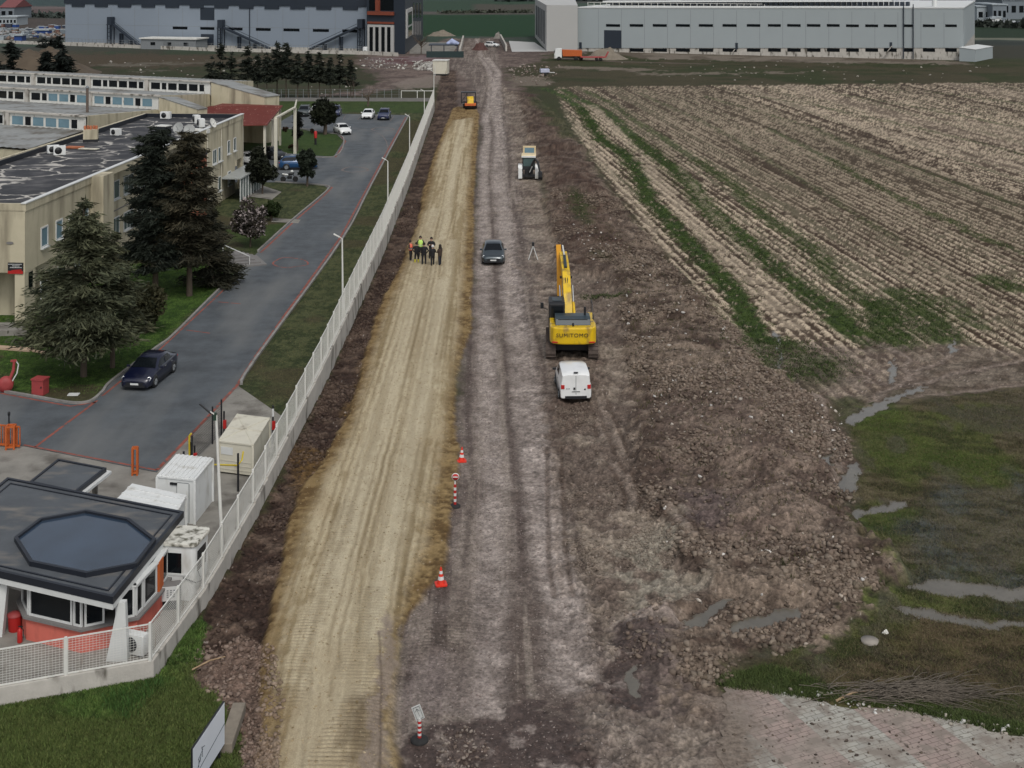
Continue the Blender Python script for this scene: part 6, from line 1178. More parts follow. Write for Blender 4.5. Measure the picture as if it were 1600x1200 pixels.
q = MB(); q.xprism([(6.0, 2.0), (6.5, 1.7), (6.7, .9), (6.2, .25), (5.4, .1), (5.5, .35), (6.1, .6), (6.35, 1.1), (5.9, 1.5)], -.6, .6); q.xf(Ms); q.build('bucket', M['track'], ex)
yb = 2.25 - 2.76
o = text_obj('SUMITOMO', .33, M['black'], cwo, (0.0, yb - .028, 1.66), (R(90), 0, R(1.5)), 1.06, 0, .01)
q = MB(); q.box(-1.3, -.95, -2.72, -2.6, 1.2, 1.26); q.xf(up @ Matrix.Rotation(0, 4, 'Z')); q.build('reflector', M['red'], cwo); q = MB(); q.box(.95, 1.3, -2.72, -2.6, 1.2, 1.26); q.xf(up); q.build('reflector', M['red'], cwo)
# ---- backhoe loader
M['bhy'] = mat('ochre_yellow', sA(206, 188, 150), .5, var=.1)
bh = empty('backhoe_loader', P0(826, 281), R(-2), 'white and black backhoe loader seen from behind on the right of the track', 'backhoe loader')
for sx in (-1, 1):
    for y, r_ in ((1.0, .72), (3.2, .5)):
        q = MB(); q.lathe([(r_ * .5, -.2), (r_ * .95, -.22), (r_, -.15), (r_, .15), (r_ * .95, .22), (r_ * .5, .2)], (0, 0, 0), 22, axis='x'); wo = q.build('wheel', M['rubber'], bh); wo.location = (sx * .95, y, r_); q = MB(); q.lathe([(.01, -.18), (r_ * .5, -.18), (r_ * .5, .18), (.01, .18)], (0, 0, 0), 14, axis='x'); q.build('rim', M['white'], wo)
    MB().xprism([(-.15, .15), (-.15, 1.3), (.1, 1.45), (.45, 1.3), (.45, .15)], sx * .95 - .22, sx * .95 + .22).build('stabiliser', M['white'], bh, bevel=.03)
    MB().xprism([(.3, 1.3), (.5, 1.62), (1.5, 1.62), (1.75, 1.2)], sx * .95 - .25, sx * .95 + .25).build('mudguard', M['white'], bh)
MB().box(-1.1, 1.1, -.1, .2, .35, .62).build('rear_frame', M['black'], bh); MB().box(-.45, .45, .2, 3.6, .5, 1.1).build('chassis', M['black'], bh)
q = MB(); q.xprism([(.25, 1.1), (.35, 2.55), (1.75, 2.6), (2.0, 1.1)], -.72, .72); cb = q.build('cab', M['black'], bh, bevel=.03); MB().box(-.6, .6, .26, .3, 1.5, 2.45).build('rear_window', M['glassg'], cb); MB().xprism([(.2, 2.6), (.3, 2.78), (1.7, 2.82), (1.95, 2.64)], -.82, .82).build('cab_roof', M['bhy'], bh); MB().box(-.8, .8, .12, .24, 2.5, 2.68).build('roof_visor', M['white'], bh)
MB().xprism([(2.0, 1.0), (2.0, 1.6), (3.7, 1.45), (3.9, 1.0)], -.45, .45).build('bonnet', M['bhy'], bh, bevel=.05)
for sx in (-.62, .62): MB().bar((sx, 2.2, 1.5), (sx, 4.2, 2.3), .14, .25).build('loader_arm', M['bhy'], bh)
q = MB(); q.xprism([(4.0, 2.3), (3.95, 3.25), (4.1, 3.3), (4.2, 2.45), (4.9, 2.5), (4.95, 2.35)], -.75, .75); q.build('loader_bucket', M['bhy'], bh); MB().box(-.55, .55, 3.93, 3.948, 2.45, 3.1).build('bucket_plate', M['glassb'], bh)
MB().tube([(.1, -.1, .7), (.45, -.5, 1.9), (.75, -.6, 2.5)], [.16, .15, .12], 8).build('boom', M['black'], bh); MB().tube([(.75, -.6, 2.5), (1.05, -.75, 2.1), (1.3, -.95, 1.0)], [.12, .14, .09], 8).build('dipper', M['black'], bh); MB().tube([(.12, -.3, .9), (.4, -.65, 1.6)], .04, 8).build('piston_rod', M['frame'], bh)
MB().xprism([(-1.2, 1.05), (-.8, 1.1), (-.7, .5), (-1.1, .2), (-1.25, .5)], 1.1, 1.55).build('bucket', M['black'], bh); MB().cbox((0, .1, .8), (.6, .3, .6)).build('king_post', M['black'], bh)
# ---- roller
ro = empty('road_roller', P0(735, 172) , R(3), 'small orange and black road roller at the far end of the gravel bed', 'road roller')
q = MB(); q.lathe([(.05, -.9), (.62, -.9), (.62, .9), (.05, .9)], (0, .4, .62), 26, axis='x'); q.build('drum', M['black'], ro)
q = MB(); q.xprism([(-.5, .75), (-.45, 1.15), (.1, 1.2), (.1, .75)], -.95, .95); q.build('frame', M['orange'], ro, bevel=.03); q = MB(); q.xprism([(-.3, 1.15), (-.1, 1.9), (.6, 2.25), (1.6, 2.2), (1.7, 1.0), (-.3, 1.0)], -.55, .55); q.build('engine_hood', M['exy'], ro, bevel=.15, seg=3)
for sx in (-1, 1):
    q = MB(); q.lathe([(.3, -.2), (.6, -.22), (.64, 0), (.6, .22), (.3, .2)], (0, 0, 0), 20, axis='x'); wo = q.build('wheel', M['rubber'], ro); wo.location = (sx * .95, 2.4, .64)
q = MB()
for x in (-1.5, -.55, .9):
    for y in (1.3, 2.9): q.box(x - .06, x + .06, y - .06, y + .06, 1.0, 2.75)
q.box(-1.56, .96, 1.2, 3.0, 2.75, 2.9); q.box(-1.5, -.55, 1.25, 1.3, 1.1, 1.3); q.bar((-1.5, 1.3, 1.3), (-.55, 1.3, 2.6), .08); q.build('roll_cage', M['black'], ro); MB().box(-.5, .85, 1.3, 3.0, .95, 1.3).build('platform', M['black'], ro); MB().box(-.2, .4, 1.9, 2.4, 1.3, 1.9).build('seat', M['black'], ro)
q = MB(); q.box(-1.3, -.5, 1.25, 1.9, 1.0, 1.1); q.build('side_step', M['grey'], ro)
# ---- dump truck with trailer
tr = empty('dump_truck', P0(866, 94), R(-90), 'white cabbed tipper truck with orange body near the pale warehouse', 'truck')
MB().xprism([(0, .5), (0, 1.6), (.35, 3.0), (1.9, 3.1), (1.95, .7)], -1.2, 1.2).build('cab', M['white'], tr, bevel=.08); MB().box(-1.215, -1.2, .7, 1.5, 1.8, 2.7).build('side_window', M['glass'], tr); MB().box(-1.1, 1.1, .0, .08, 1.75, 2.6).build('windscreen', M['glass'], tr); MB().box(-.6, .6, 2.1, 8.0, .7, 1.0).build('chassis', M['black'], tr)
MB().xprism([(2.2, 1.1), (2.0, 2.75), (7.2, 2.6), (7.1, 1.1)], -1.25, 1.25).build('tipper_body', M['orange'], tr)
for y in (1.2, 5.6, 6.9):
    for sx in (-1, 1): q = MB(); q.lathe([(.2, -.18), (.5, -.18), (.52, 0), (.5, .18), (.2, .18)], (0, 0, 0), 16, axis='x'); wo = q.build('wheel', M['rubber'], tr); wo.location = (sx * 1.1, y, .52)
tl_ = empty('low_loader_trailer', P0(907, 95), R(-90), 'flat reddish low loader trailer behind the tipper truck', 'trailer')
MB().box(-1.2, 1.2, 0, 6.5, .85, 1.1).build('deck', M['dullred'], tl_); MB().bar((-1.0, 6.5, 1.0), (-1.0, 7.2, 2.4), .2).bar((1.0, 6.5, 1.0), (1.0, 7.2, 2.4), .2).build('ramp', M['dullred'], tl_)
for y in (4.2, 5.2):
    for sx in (-1, 1): q = MB(); q.lathe([(.2, -.15), (.4, -.15), (.42, 0), (.4, .15), (.2, .15)], (0, 0, 0), 14, axis='x'); wo = q.build('wheel', M['rubber'], tl_); wo.location = (sx * 1.0, y, .42)
v = P0(851, 118); t = empty('water_trailer', v, R(-80), 'small pale trailer with a drawbar in the grass right of the track', 'trailer'); MB().box(-.7, .7, -1.0, 1.0, .7, 1.5).build('body', mat('pale_lilac', sA(176, 180, 198), .6), t, bevel=.05); MB().bar((0, 1.0, .7), (0, 2.3, .6), .12).build('drawbar', M['frame'], t); MB().box(-.6, .6, -.8, .8, .4, .7).build('chassis', M['black'], t)
for sx in (-.6, .6): q = MB(); q.lathe([(.1, -.1), (.32, -.1), (.32, .1), (.1, .1)], (0, 0, 0), 14, axis='x'); wo = q.build('wheel', M['rubber'], t); wo.location = (sx, 0, .32)
# site cabin and canopy
v = P0(689, 118); t = empty('site_cabin', (v.x, v.y, 0), R(-6), 'cream site cabin on skids left of the track', 'cabin'); MB().box(-1.8, 1.4, 0, 3.0, .35, 3.3).build('body', M['creammetal'], t); MB().box(-1.95, 1.55, -.15, 3.2, 3.3, 3.42).build('roof', M['whitemetal'], t); MB().box(-1.7, 1.3, .1, 2.9, .0, .35).build('skid', M['black'], t)
q = MB(); [q.box(x - .03, x + .03, -.02, 0, .4, 3.25) for x in (-1.75, -.7, .35, 1.36)]; q.build('wall_rib', M['creammetal'], t); MB().tube([(-1.2, -.8, 0), (-1.2, -.8, 2.2)], .06, 6).build('marker_pole', M['frame'], t)
v = P0(672, 90); t = empty('dark_canopy', (v.x, v.y, 0), 0, 'dark flat canopy and low fence with a blue and white sheet behind the cream cabin', 'canopy'); MB().box(-.5, 7.5, 2, 9, 3.1, 3.35).build('roof', M['anth'], t); [MB().box(x - .12, x + .12, 2.1, 2.35, 0, 3.1).build('post', M['anth'], t) for x in (.2, 3.6, 7.2)]; MB().box(-1, 9, 0, .15, 0, 1.7).build('fence_panel', mat('dark_green_sheet', sA(36, 52, 52), .7), t)
q = MB(); q.tube([(4.3, 5, 3.3), (5.6, 5, 4.0), (7.4, 5, 3.2)], [.5, .9, .6], 10); q.build('covered_load', mat('blue_white_sheet', sA(150, 160, 190), .6, var=.3, scale=1), t)
for i, (a_, b_, l_) in enumerate((((718, 88), (724, 64), 'pale concrete kerb wall right of the dark canopy'), ((782, 62), (791, 80), 'pale concrete kerb wall at the mouth of the warehouse yard'))):
    q = MB(); A_, B_ = P0(*a_), P0(*b_); q.bar(A_ + Vector((0, 0, .9)), B_ + Vector((0, 0, .9)), .5, 1.8); tag(q.build('yard_wall', M['wallcon']), l_, 'wall')
# ================================================================== CONES AND SIGN POSTS
def cone(px, py, label, lean=0):
    v = P0(px, py); t = empty('traffic_cone', (v.x, v.y, .02), R(12), label, 'traffic cone', 'traffic cones along the gravel edge'); t.rotation_euler = (0, R(lean), R(12))
    cr = mat('cone_orange_red', sA(206, 52, 34), .5, var=.05)
    MB().prism(rrect(.46, .46, .08), 0, .045).build('base', cr, t); rr = lambda z: .15 - .12 * (z - .045) / .62
    for z0, z1, nm, m in ((.045, .2, 'body', cr), (.2, .33, 'white_band', M['frame']), (.33, .43, 'red_band', cr), (.43, .54, 'white_band', M['frame']), (.54, .68, 'tip', cr)): MB().lathe([(rr(z0), z0), (rr(z1), z1)], n=18).build(nm, m, t)
cone(689, 914, 'red and white traffic cone nearest the camera, at the gravel edge'); cone(721, 721, 'red and white traffic cone beyond the no entry sign, slightly tilted', 3)
def stripe_post(px, py, h, label, br_=.25):
    v = P0(px, py); t = empty('delineator_post', (v.x, v.y, .01), 0, label, 'sign post', 'striped sign posts on the track'); MB().lathe([(br_, 0), (br_, .05), (br_ * .8, .09), (.07, .11)], n=24).build('base', M['rubber'], t)
    n = 7; z = .1; dz = (h - .1) / n
    for k in range(n): MB().lathe([(.06, z), (.06, z + dz - .001)], n=14).build('red_band' if k % 2 == 0 else 'white_band', M['red'] if k % 2 == 0 else M['frame'], t); z += dz
    return t
t = stripe_post(711, 792, 1.0, 'red and white post carrying a round no entry sign'); MB().lathe([(.035, 1.0), (.035, 1.25)], n=10).build('sign_stem', M['frame'], t)
q = MB(); q.lathe([(.001, 0), (.17, 0), (.17, .02), (.001, .02)], (.02, -.05, 1.34), 28, axis='y'); sg_ = q.build('sign_face', M['frame'], t); q = MB(); q.lathe([(.001, 0), (.14, 0), (.14, .006), (.001, .006)], (.02, -.057, 1.34), 28, axis='y'); q.build('red_disc', M['red'], sg_); MB().box(-.09, .13, -.066, -.058, 1.315, 1.365, None).build('white_bar', M['frame'], sg_)
t = stripe_post(655.5, 1158, .62, 'short red and white post with a crooked white arrow sign', .28); MB().lathe([(.055, .62), (.06, .72)], n=12).build('cap', M['frame'], t)
q = MB(); Mx = T_(-.04, -.06, .9) @ Matrix.Rotation(R(-24), 4, 'Y') @ Matrix.Rotation(R(8), 4, 'X') @ Matrix.Scale(1.2, 4); q.add([Mx @ Vector(p) for p in [(-.14, 0, -.2), (.1, 0, -.2), (.14, 0, .2), (-.1, 0, .2), (-.14, .015, -.2), (.1, .015, -.2), (.14, .015, .2), (-.1, .015, .2)]], [(0, 1, 2, 3), (7, 6, 5, 4), (0, 4, 5, 1), (1, 5, 6, 2), (2, 6, 7, 3), (3, 7, 4, 0)]); sg_ = q.build('sign_plate', M['frame'], t)
q = MB()
for a, b in (((-.1, -.17), (.07, -.17)), ((-.1, -.17), (-.07, .17)), ((-.07, .17), (.1, .17)), ((.07, -.17), (.1, .17)), ((0, -.1), (.01, .1)), ((-.05, .05), (.01, .12)), ((.06, .04), (.01, .12))): q.bar(Mx @ Vector((a[0], -.006, a[1])), Mx @ Vector((b[0], -.006, b[1])), .014, .008)
q.build('arrow_marking', M['black'], sg_)
# surveying tripod
v = P0(833, 405); t = empty('survey_tripod', (v.x, v.y, 0), 0, 'black surveying instrument on a white legged tripod beside the track', 'tripod'); [MB().bar((.0, 0, 1.1), (.45 * math.cos(R(a)), .45 * math.sin(R(a)), 0), .045).build('leg', M['frame'] if a != 90 else M['black'], t) for a in (-30, 90, 210)]; MB().cbox((0, 0, 1.25), (.2, .2, .32)).build('instrument', M['black'], t, bevel=.03)
v = P0(879, 372); t = MB().lathe([(.14, 0), (.16, .1), (.12, .22), (.02, .25)], n=14).build('red_bucket', M['red']); t.location = v; tag(t, 'small red object lying in the brown soil beyond the excavator boom', 'bucket')
# billboard at the bottom
bb = empty('sign_board', (-8.95, 39.1, 0), 0, 'white sign board with black edge standing in the grass at the bottom', 'sign'); fb = Face((-9.16, 37.9), (-8.76, 40.3), 1)
if fb.n.x < 0: fb.n = -fb.n
q = MB(); fb.slab(q, 0, fb.L, .3, 1.62, -.05, 0, .35, 1.66); q.build('frame', M['black'], bb); q = MB(); fb.slab(q, .03, fb.L - .03, .33, 1.59, .002, .012, .38, 1.63); pn = q.build('white_panel', mat('sign_white', sA(206, 212, 220), .5, var=.02), bb)
q = MB(); g_p = lambda a, z: fb.pt(a, z, .016)
for (a, z), (b, y) in (((.1, .72), (fb.L - .05, 1.0)), ((.35, .86), (.55, 1.06)), ((.42, .84), (.42, 1.12)), ((.7, .98), (.66, 1.3)), ((.38, 1.08), (.72, 1.2)), ((.62, 1.28), (.86, 1.22)), ((.5, .95), (.6, 1.12))): q.bar(g_p(a, z), g_p(b, y), .014, .01)
q.build('line_drawing', M['exd'], pn)
for a in (.2, fb.L - .2): q = MB(); p = fb.pt(a, 0, -.09); q.box(p.x - .035, p.x + .035, p.y - .035, p.y + .035, 0, 1.4); q.build('support_post', M['black'], bb)
for ch in [x for x in bpy.data.objects if x.parent == bb]: rel(ch, bb)
q = MB(); A_, B_ = G(352, 1178), G(374, 1112); q.bar((A_.x, A_.y, .14), (B_.x, B_.y, .14), .42, .34); tag(q.build('concrete_block', M['oldcon'], bevel=.03), 'long broken concrete beam lying in the grass beside the sign board', 'beam')
# ================================================================== PEOPLE
SKIN = mat('skin', (.42, .24, .17), .6, var=.05); HAIR = mat('dark_hair', (.018, .013, .01), .8)
def person(px, py, h, phi, label, jacket, trousers, vest=None, shoes=(.02, .02, .02), hair='short', arms='down', cap=None, seed=0):
    v = P0(px, py); t = empty('person', (v.x, v.y, .17), phi, label, 'person', 'people standing on the gravel bed')
    k = h / 1.76; rg = random.Random(seed); s1 = rg.uniform(.02, .1)
    V_ = {'pel': (0, 0, .95, .15, 't'), 'wai': (0, 0, 1.08, .145, 'j'), 'che': (0, .01, 1.28, .17, 'j'), 'nek': (0, .0, 1.47, .07, 's'), 'chi': (0, -.02, 1.56, .075, 's'), 'hed': (0, -.01, 1.66, .098, 's'), 'crn': (0, 0, 1.72, .07, 's'), 'nose': (0, -.1, 1.63, .018, 's')}
    E_ = [('pel', 'wai'), ('wai', 'che'), ('che', 'nek'), ('nek', 'chi'), ('chi', 'hed'), ('hed', 'crn'), ('hed', 'nose')]
    for sd, n in ((-1, 'l'), (1, 'r')):
        off = s1 * sd
        V_.update({n + 'hip': (sd * .1, 0, .88, .11, 't'), n + 'kne': (sd * .12, -.03 + off, .5, .088, 't'), n + 'ank': (sd * .13, off * 1.5, .1, .062, 't'), n + 'toe': (sd * .15, -.15 + off * 1.5, .045, .045, 'o'), n + 'sho': (sd * .2, .01, 1.4, .08, 'j')})
        E_ += [('pel', n + 'hip'), (n + 'hip', n + 'kne'), (n + 'kne', n + 'ank'), (n + 'ank', n + 'toe'), ('che', n + 'sho')]
        if arms == 'down': el, wr, ha = (sd * .29, .03, 1.12), (sd * .28, -.06, .88), (sd * .28, -.09, .80)
        elif arms == 'folded': el, wr, ha = (sd * .31, -.02, 1.13), (sd * .02, -.24, 1.18), (-sd * .1, -.25, 1.2)
        elif arms == 'pocket': el, wr, ha = (sd * .34, .06, 1.12), (sd * .22, -.08, .95), (sd * .19, -.1, .9)
        else: el, wr, ha = (sd * .28, -.05, 1.12), (sd * .2, -.3, 1.15), (sd * .17, -.38, 1.17)
        V_.update({n + 'elb': (*el, .058, 'j'), n + 'wri': (*wr, .04, 'j'), n + 'han': (*ha, .04, 's')}); E_ += [(n + 'sho', n + 'elb'), (n + 'elb', n + 'wri'), (n + 'wri', n + 'han')]
        hv = Vector(ha) - Vector(wr); hv.normalize(); sdv = hv.cross(Vector((0, -1, .3))).normalized()
        for f_ in range(4): V_['%sf%d' % (n, f_)] = (*(Vector(ha) + hv * (.07 - .008 * abs(f_ - 1)) + sdv * (.024 * (f_ - 1.5))), .011, 's'); E_.append((n + 'han', '%sf%d' % (n, f_)))
        V_[n + 'th'] = (*(Vector(ha) + sdv * -.05 + hv * .02 + Vector((0, -.02, 0))), .013, 's'); E_.append((n + 'han', n + 'th'))
    names = list(V_); me = bpy.data.meshes.new('body'); me.from_pydata([V_[q][:3] for q in names], [(names.index(a), names.index(b)) for a, b in E_], []); o = bpy.data.objects.new('tmp', me); COL.objects.link(o)
    sk = o.modifiers.new('skin', 'SKIN'); sk.branch_smoothing = .4; sb = o.modifiers.new('sub', 'SUBSURF'); sb.levels = 1; sb.render_levels = 1
    if not me.skin_vertices: 
        bpy.context.view_layer.objects.active = o
    sv = me.skin_vertices[0].data if me.skin_vertices else None
    if sv is None: me.attributes.new('x', 'FLOAT', 'POINT')
    for i, q in enumerate(names): r_ = V_[q][3]; sv[i].radius = (r_, r_ * (.72 if q in ('che', 'wai', 'pel') else 1)); sv[i].use_root = (q == 'pel')
    dg = bpy.context.evaluated_depsgraph_get(); m2 = bpy.data.meshes.new_from_object(o.evaluated_get(dg)); bpy.data.objects.remove(o)
    m2.materials.clear(); reg = {'j': 0, 't': 1, 's': 2, 'o': 3}
    jm = mat('cloth_%d_%d_%d' % tuple(int(c * 999) for c in jacket), jacket, .85, var=.15, scale=8); tm = mat('cloth_%d_%d_%d' % tuple(int(c * 999) for c in trousers), trousers, .85, var=.15, scale=8); sm_ = mat('shoe_%d_%d' % tuple(int(c * 999) for c in shoes[:2]), shoes, .7)
    for q in (jm, tm, SKIN, sm_): m2.materials.append(q)
    P = [(Vector(V_[q][:3]), V_[q][3], reg[V_[q][4]]) for q in names]
    segs = [(Vector(V_[a][:3]), Vector(V_[b][:3]), reg[V_[a][4]], reg[V_[b][4]]) for a, b in E_]
    for f in m2.polygons:
        c = f.center; best = 1e9; r_ = 0
        for a, b, ra, rb in segs:
            d = b - a; tt = max(0, min(1, (c - a).dot(d) / d.length_squared)); dd = (c - a - d * tt).length
            if dd < best: best = dd; r_ = ra if tt < .55 else rb
        if r_ == 1 and c.z > .93: r_ = 0
        if r_ == 1 and c.z < .1: r_ = 3
        if shoes[0] > .1 and c.z < .35 and r_ in (1, 3): r_ = 3
        f.material_index = r_; f.use_smooth = True
    b = link_mesh('body', m2, t); b.scale = (k,) * 3
    # clothing shells and hair
    q = MB(); q.lathe([(.19, .82 if not vest else .92), (.2, 1.0), (.215, 1.25), (.2, 1.38), (.1, 1.475)], n=18); q.xf(Matrix.Diagonal((1, .74, 1, 1))); c_ = q.build('vest' if vest else 'jacket', mat('hi_vis_%d' % int(vest[0] * 99), vest, .6) if vest else jm, t); c_.scale = (k,) * 3
    if vest: q = MB(); q.lathe([(.203, 1.02), (.208, 1.07)], n=18); q.xf(Matrix.Diagonal((1.01, .76, 1, 1))); x_ = q.build('reflective_stripe', M['frame'], c_)
    pr = [(.108, 1.6), (.115, 1.66), (.1, 1.74), (.05, 1.785), (.001, 1.79)]
    if hair == 'long': pr = [(.13, 1.42), (.14, 1.5), (.12, 1.6)] + pr[1:]
    q = MB(); q.lathe(pr, (0, .022, 0), 16); hm = q.build('cap' if cap else 'hair', mat('cap_%d' % int(cap[0] * 99), cap, .7) if cap else HAIR, t); hm.scale = (k,) * 3
    for sx in (-.035, .035): q = MB(); q.lathe([(.001, 0), (.012, 0), (.012, .01), (.001, .01)], (sx, -.115, 1.665), 8, axis='y'); e_ = q.build('eye', M['black'], t); e_.scale = (k,) * 3
    MB().cbox((0, -.095, 1.585), (.05, .02, .012)).build('mouth', mat('lips', (.3, .1, .09), .6), t).scale = (k,) * 3
    return t
BK = (.012, .012, .014)
try:
    person(641.5, 410, 1.62, R(60), 'person in an orange safety vest, leftmost of the group', (.02, .02, .025), BK, vest=(.75, .16, .09), seed=1, arms='front')
    person(657, 406, 1.78, R(5), 'person in a yellow green safety vest at the back of the group', BK, BK, vest=(.5, .75, .16), seed=2, arms='front')
    person(651, 415, 1.72, R(170), 'person in black with yellow boots beside the orange vest', BK, BK, shoes=(.55, .5, .04), seed=3, arms='pocket')
    person(662.5, 417.5, 1.8, R(185), 'tall person in black standing with back to the camera, centre of the group', BK, BK, seed=4, arms='pocket')
    person(674, 408, 1.78, R(-5), 'person in a black jacket with folded arms facing the camera', BK, BK, seed=5, arms='folded')
    person(676, 419, 1.68, R(200), 'person in black with a pale cap, back to the camera', BK, BK, seed=6, arms='front', cap=(.55, .55, .55))
    person(687.5, 418.5, 1.7, R(230), 'person in a brown jacket with long hair, rightmost of the group', (.045, .03, .022), (.015, .017, .025), seed=7, arms='front', hair='long')
except Exception as e_:
    import traceback; traceback.print_exc(); raise
# ================================================================== VEGETATION
def foliage_mat(name, gain=1.0):
    m = bpy.data.materials.new(name); m.use_nodes = True; n = m.node_tree; b = n.nodes['Principled BSDF']
    at = n.nodes.new('ShaderNodeAttribute'); at.attribute_name = 'Col'; n.links.new(at.outputs['Color'], b.inputs['Base Color'])
    b.inputs['Roughness'].default_value = .75; b.inputs['Specular IOR Level'].default_value = .2; return m
FOL = foliage_mat('foliage'); STONE = foliage_mat('stone'); BARK = mat('bark', sA(84, 74, 64), .95, var=.25, scale=4, stretch=(1, 1, .3))
def leaf_faces(P, size, rng, flat=0.0, asp=2.2, dirs=None, wf=.9):
    """one kite-shaped leaf or needle spray at every point"""
    n = len(P); d = rng.normal(size=(n, 3)) if dirs is None else dirs + rng.normal(size=(n, 3)) * .45
    d[:, 2] *= (1 - flat); d /= np.linalg.norm(d, axis=1)[:, None] + 1e-9
    u = rng.normal(size=(n, 3)); u -= d * (u * d).sum(1)[:, None]; u /= np.linalg.norm(u, axis=1)[:, None] + 1e-9
    s = size * rng.uniform(.6, 1.4, n)[:, None]; L_ = d * s * asp / 2; W_ = u * s / 2
    V = np.stack([P - L_, P + W_ * wf, P + L_, P - W_ * wf], 1).reshape(-1, 3); Fq = np.arange(n * 4).reshape(n, 4); return V, Fq
def colvar(n, base, rng, var=.3, clump=None):
    c = np.asarray(base)[None] * (1 + rng.uniform(-var, var, n))[:, None]
    if clump is not None: c = c * (.65 + .7 * clump)[:, None]
    return np.repeat(np.clip(c, .002, 1), 4, 0)
def limbs(t, segs, name='trunk'):
    q = MB()
    for pts, rr in segs: q.tube(pts, rr, 7)
    return q.build(name, BARK, t)
def conifer(px, py, h, rad, label, seed, dens=1.0, base=.08, droop=.25, cols=((44, 50, 36), (66, 66, 46)), power=.85, spray=.34, group=None, lean=0, bare=.0, name='conifer_tree', stemw=.02, cat='tree', pos=None):
    rng = np.random.default_rng(seed); v = P0(px, py) if pos is None else Vector(pos); t = empty(name, v, 0, label, cat, group)
    segs = [([(0, 0, -.1), (lean * h * .3, 0, h * .4), (lean * h, 0, h * .97)], [h * stemw, h * stemw * .6, .02])]
    nb = int(h * 11 * dens); zs = base * h + (h * (1 - base)) * (rng.random(nb) ** 1.1); P = []; Dd = []; cl = []
    for i, z in enumerate(zs):
        u = (z / h - base) / (1 - base); prof = (1 - u) ** power * (.35 + .65 * min(1, (u + .10) * 6)) if base > .04 else (1 - u) ** power
        L_ = rad * prof * rng.uniform(.5, 1.25) + .15; az = i * 2.399 + rng.uniform(-.4, .4); n = max(5, int(L_ * 31 * dens * (.34 / spray)))
        f = rng.random(n) ** .62; sp_ = .10 + .16 * L_ * (1 - f * .55)
        x = np.cos(az) * L_ * f; y = np.sin(az) * L_ * f; zz = z - droop * L_ * f ** 1.3 + .12 * L_ * f ** 3
        p = np.stack([x + lean * z, y, zz], 1) + rng.normal(size=(n, 3)) * np.stack([sp_, sp_, sp_ * .45], 1); P.append(p)
        d = np.tile([math.cos(az), math.sin(az), -.25], (n, 1)); Dd.append(d); cl.append(np.full(n, rng.random()) * .6 + .4 * rng.random(n))
        if L_ > .8: segs.append(([(lean * z, 0, z), (lean * z + math.cos(az) * L_ * .8, math.sin(az) * L_ * .8, z - droop * L_ * .7)], [.025 * L_ * .5 + .015, .01]))
    P = np.concatenate(P); Dd = np.concatenate(Dd); cl = np.concatenate(cl); V, Fq = leaf_faces(P, spray, rng, .3, 3.4, Dd, .62); k = rng.random(len(P)) * .4 + cl * .6
    c = A(*cols[0], .9)[None] * (1 - k[:, None]) + A(*cols[1], .9)[None] * k[:, None]
    np_mesh('crown', V, Fq, FOL, parent=t, cols=np.repeat(c * rng.uniform(.7, 1.3, len(P))[:, None], 4, 0)); limbs(t, segs); return t
def roundtree(px, py, h, rx, rz, label, seed, n=5000, leaf=.22, cols=((30, 36, 22), (50, 56, 34)), group=None, name='round_tree', cat='tree', stem=.1, blossom=None, holes=.35, dens_c=26):
    rng = np.random.default_rng(seed); v = P0(px, py); t = empty(name, v, 0, label, cat, group); cz = h - rz
    cs = rng.normal(size=(dens_c, 3)); cs /= np.linalg.norm(cs, axis=1)[:, None]; cs *= (rng.random(dens_c) ** .45)[:, None] * .78; cs[:, 0] *= rx; cs[:, 1] *= rx; cs[:, 2] *= rz
    rr = rng.uniform(.25, .46, dens_c) * min(rx, rz); k = rng.integers(0, dens_c, n); d = rng.normal(size=(n, 3)); d /= np.linalg.norm(d, axis=1)[:, None]
    P = cs[k] + d * (rr[k] * rng.uniform(.55, 1.08, n))[:, None] + np.array([0, 0, cz]); V, Fq = leaf_faces(P, leaf, rng, 0, 1.7)
    tone = rng.random(dens_c)[k] * .6 + rng.random(n) * .4; c = A(*cols[0], .9)[None] * (1 - tone[:, None]) + A(*cols[1], .9)[None] * tone[:, None]
    if blossom is not None: m = rng.random(n) < .32; c[m] = A(*blossom) * rng.uniform(.7, 1.15, m.sum())[:, None]
    np_mesh('crown', V, Fq, FOL, parent=t, cols=np.repeat(c, 4, 0))
    segs = [([(0, 0, -.05), (0.05, 0, cz * .6), (0, 0, cz)], [stem, stem * .8, stem * .5])]
    for i in range(min(10, dens_c)): segs.append(([(0, 0, max(.2, cz - rz * .7)), tuple(cs[i] * .9 + np.array([0, 0, cz]))], [stem * .45, .012]))
    limbs(t, segs); return t
conifer(131, 588, 10.4, 3.7, 'big spruce with pointed top and drooping layered branches on the lawn', 1, 1.15, .17, .10, ((46, 54, 42), (92, 94, 70)), .8, .14)
conifer(176, 574, 8.2, 2.3, 'second spruce leaning out behind the big one, with a thin upper spike', 2, .9, .2, .1, ((44, 50, 38), (86, 86, 62)), .8, .14)
conifer(243, 463, 12.3, 2.0, 'tall dark conifer, left of the pair on two bare stems', 3, 1.3, .16, .10, ((28, 34, 30), (46, 52, 42)), .30, .14)
conifer(296, 462, 12.0, 2.35, 'tall brownish conifer, right of the pair, in front of the office building', 4, 1.2, .17, .1, ((32, 37, 30), (70, 64, 48)), .36, .14)
conifer(332, 446, 5.8, 1.9, 'low bushy conifer skirt beside the entrance steps', 5, 1.1, .04, .1, ((34, 38, 30), (66, 64, 50)), .7, .14)
roundtree(228, 520, 3.2, 1.25, 1.5, 'dense rounded dark shrub right of the big spruce', 6, 5200, .16, ((34, 38, 24), (62, 60, 38)), name='shrub', cat='shrub')
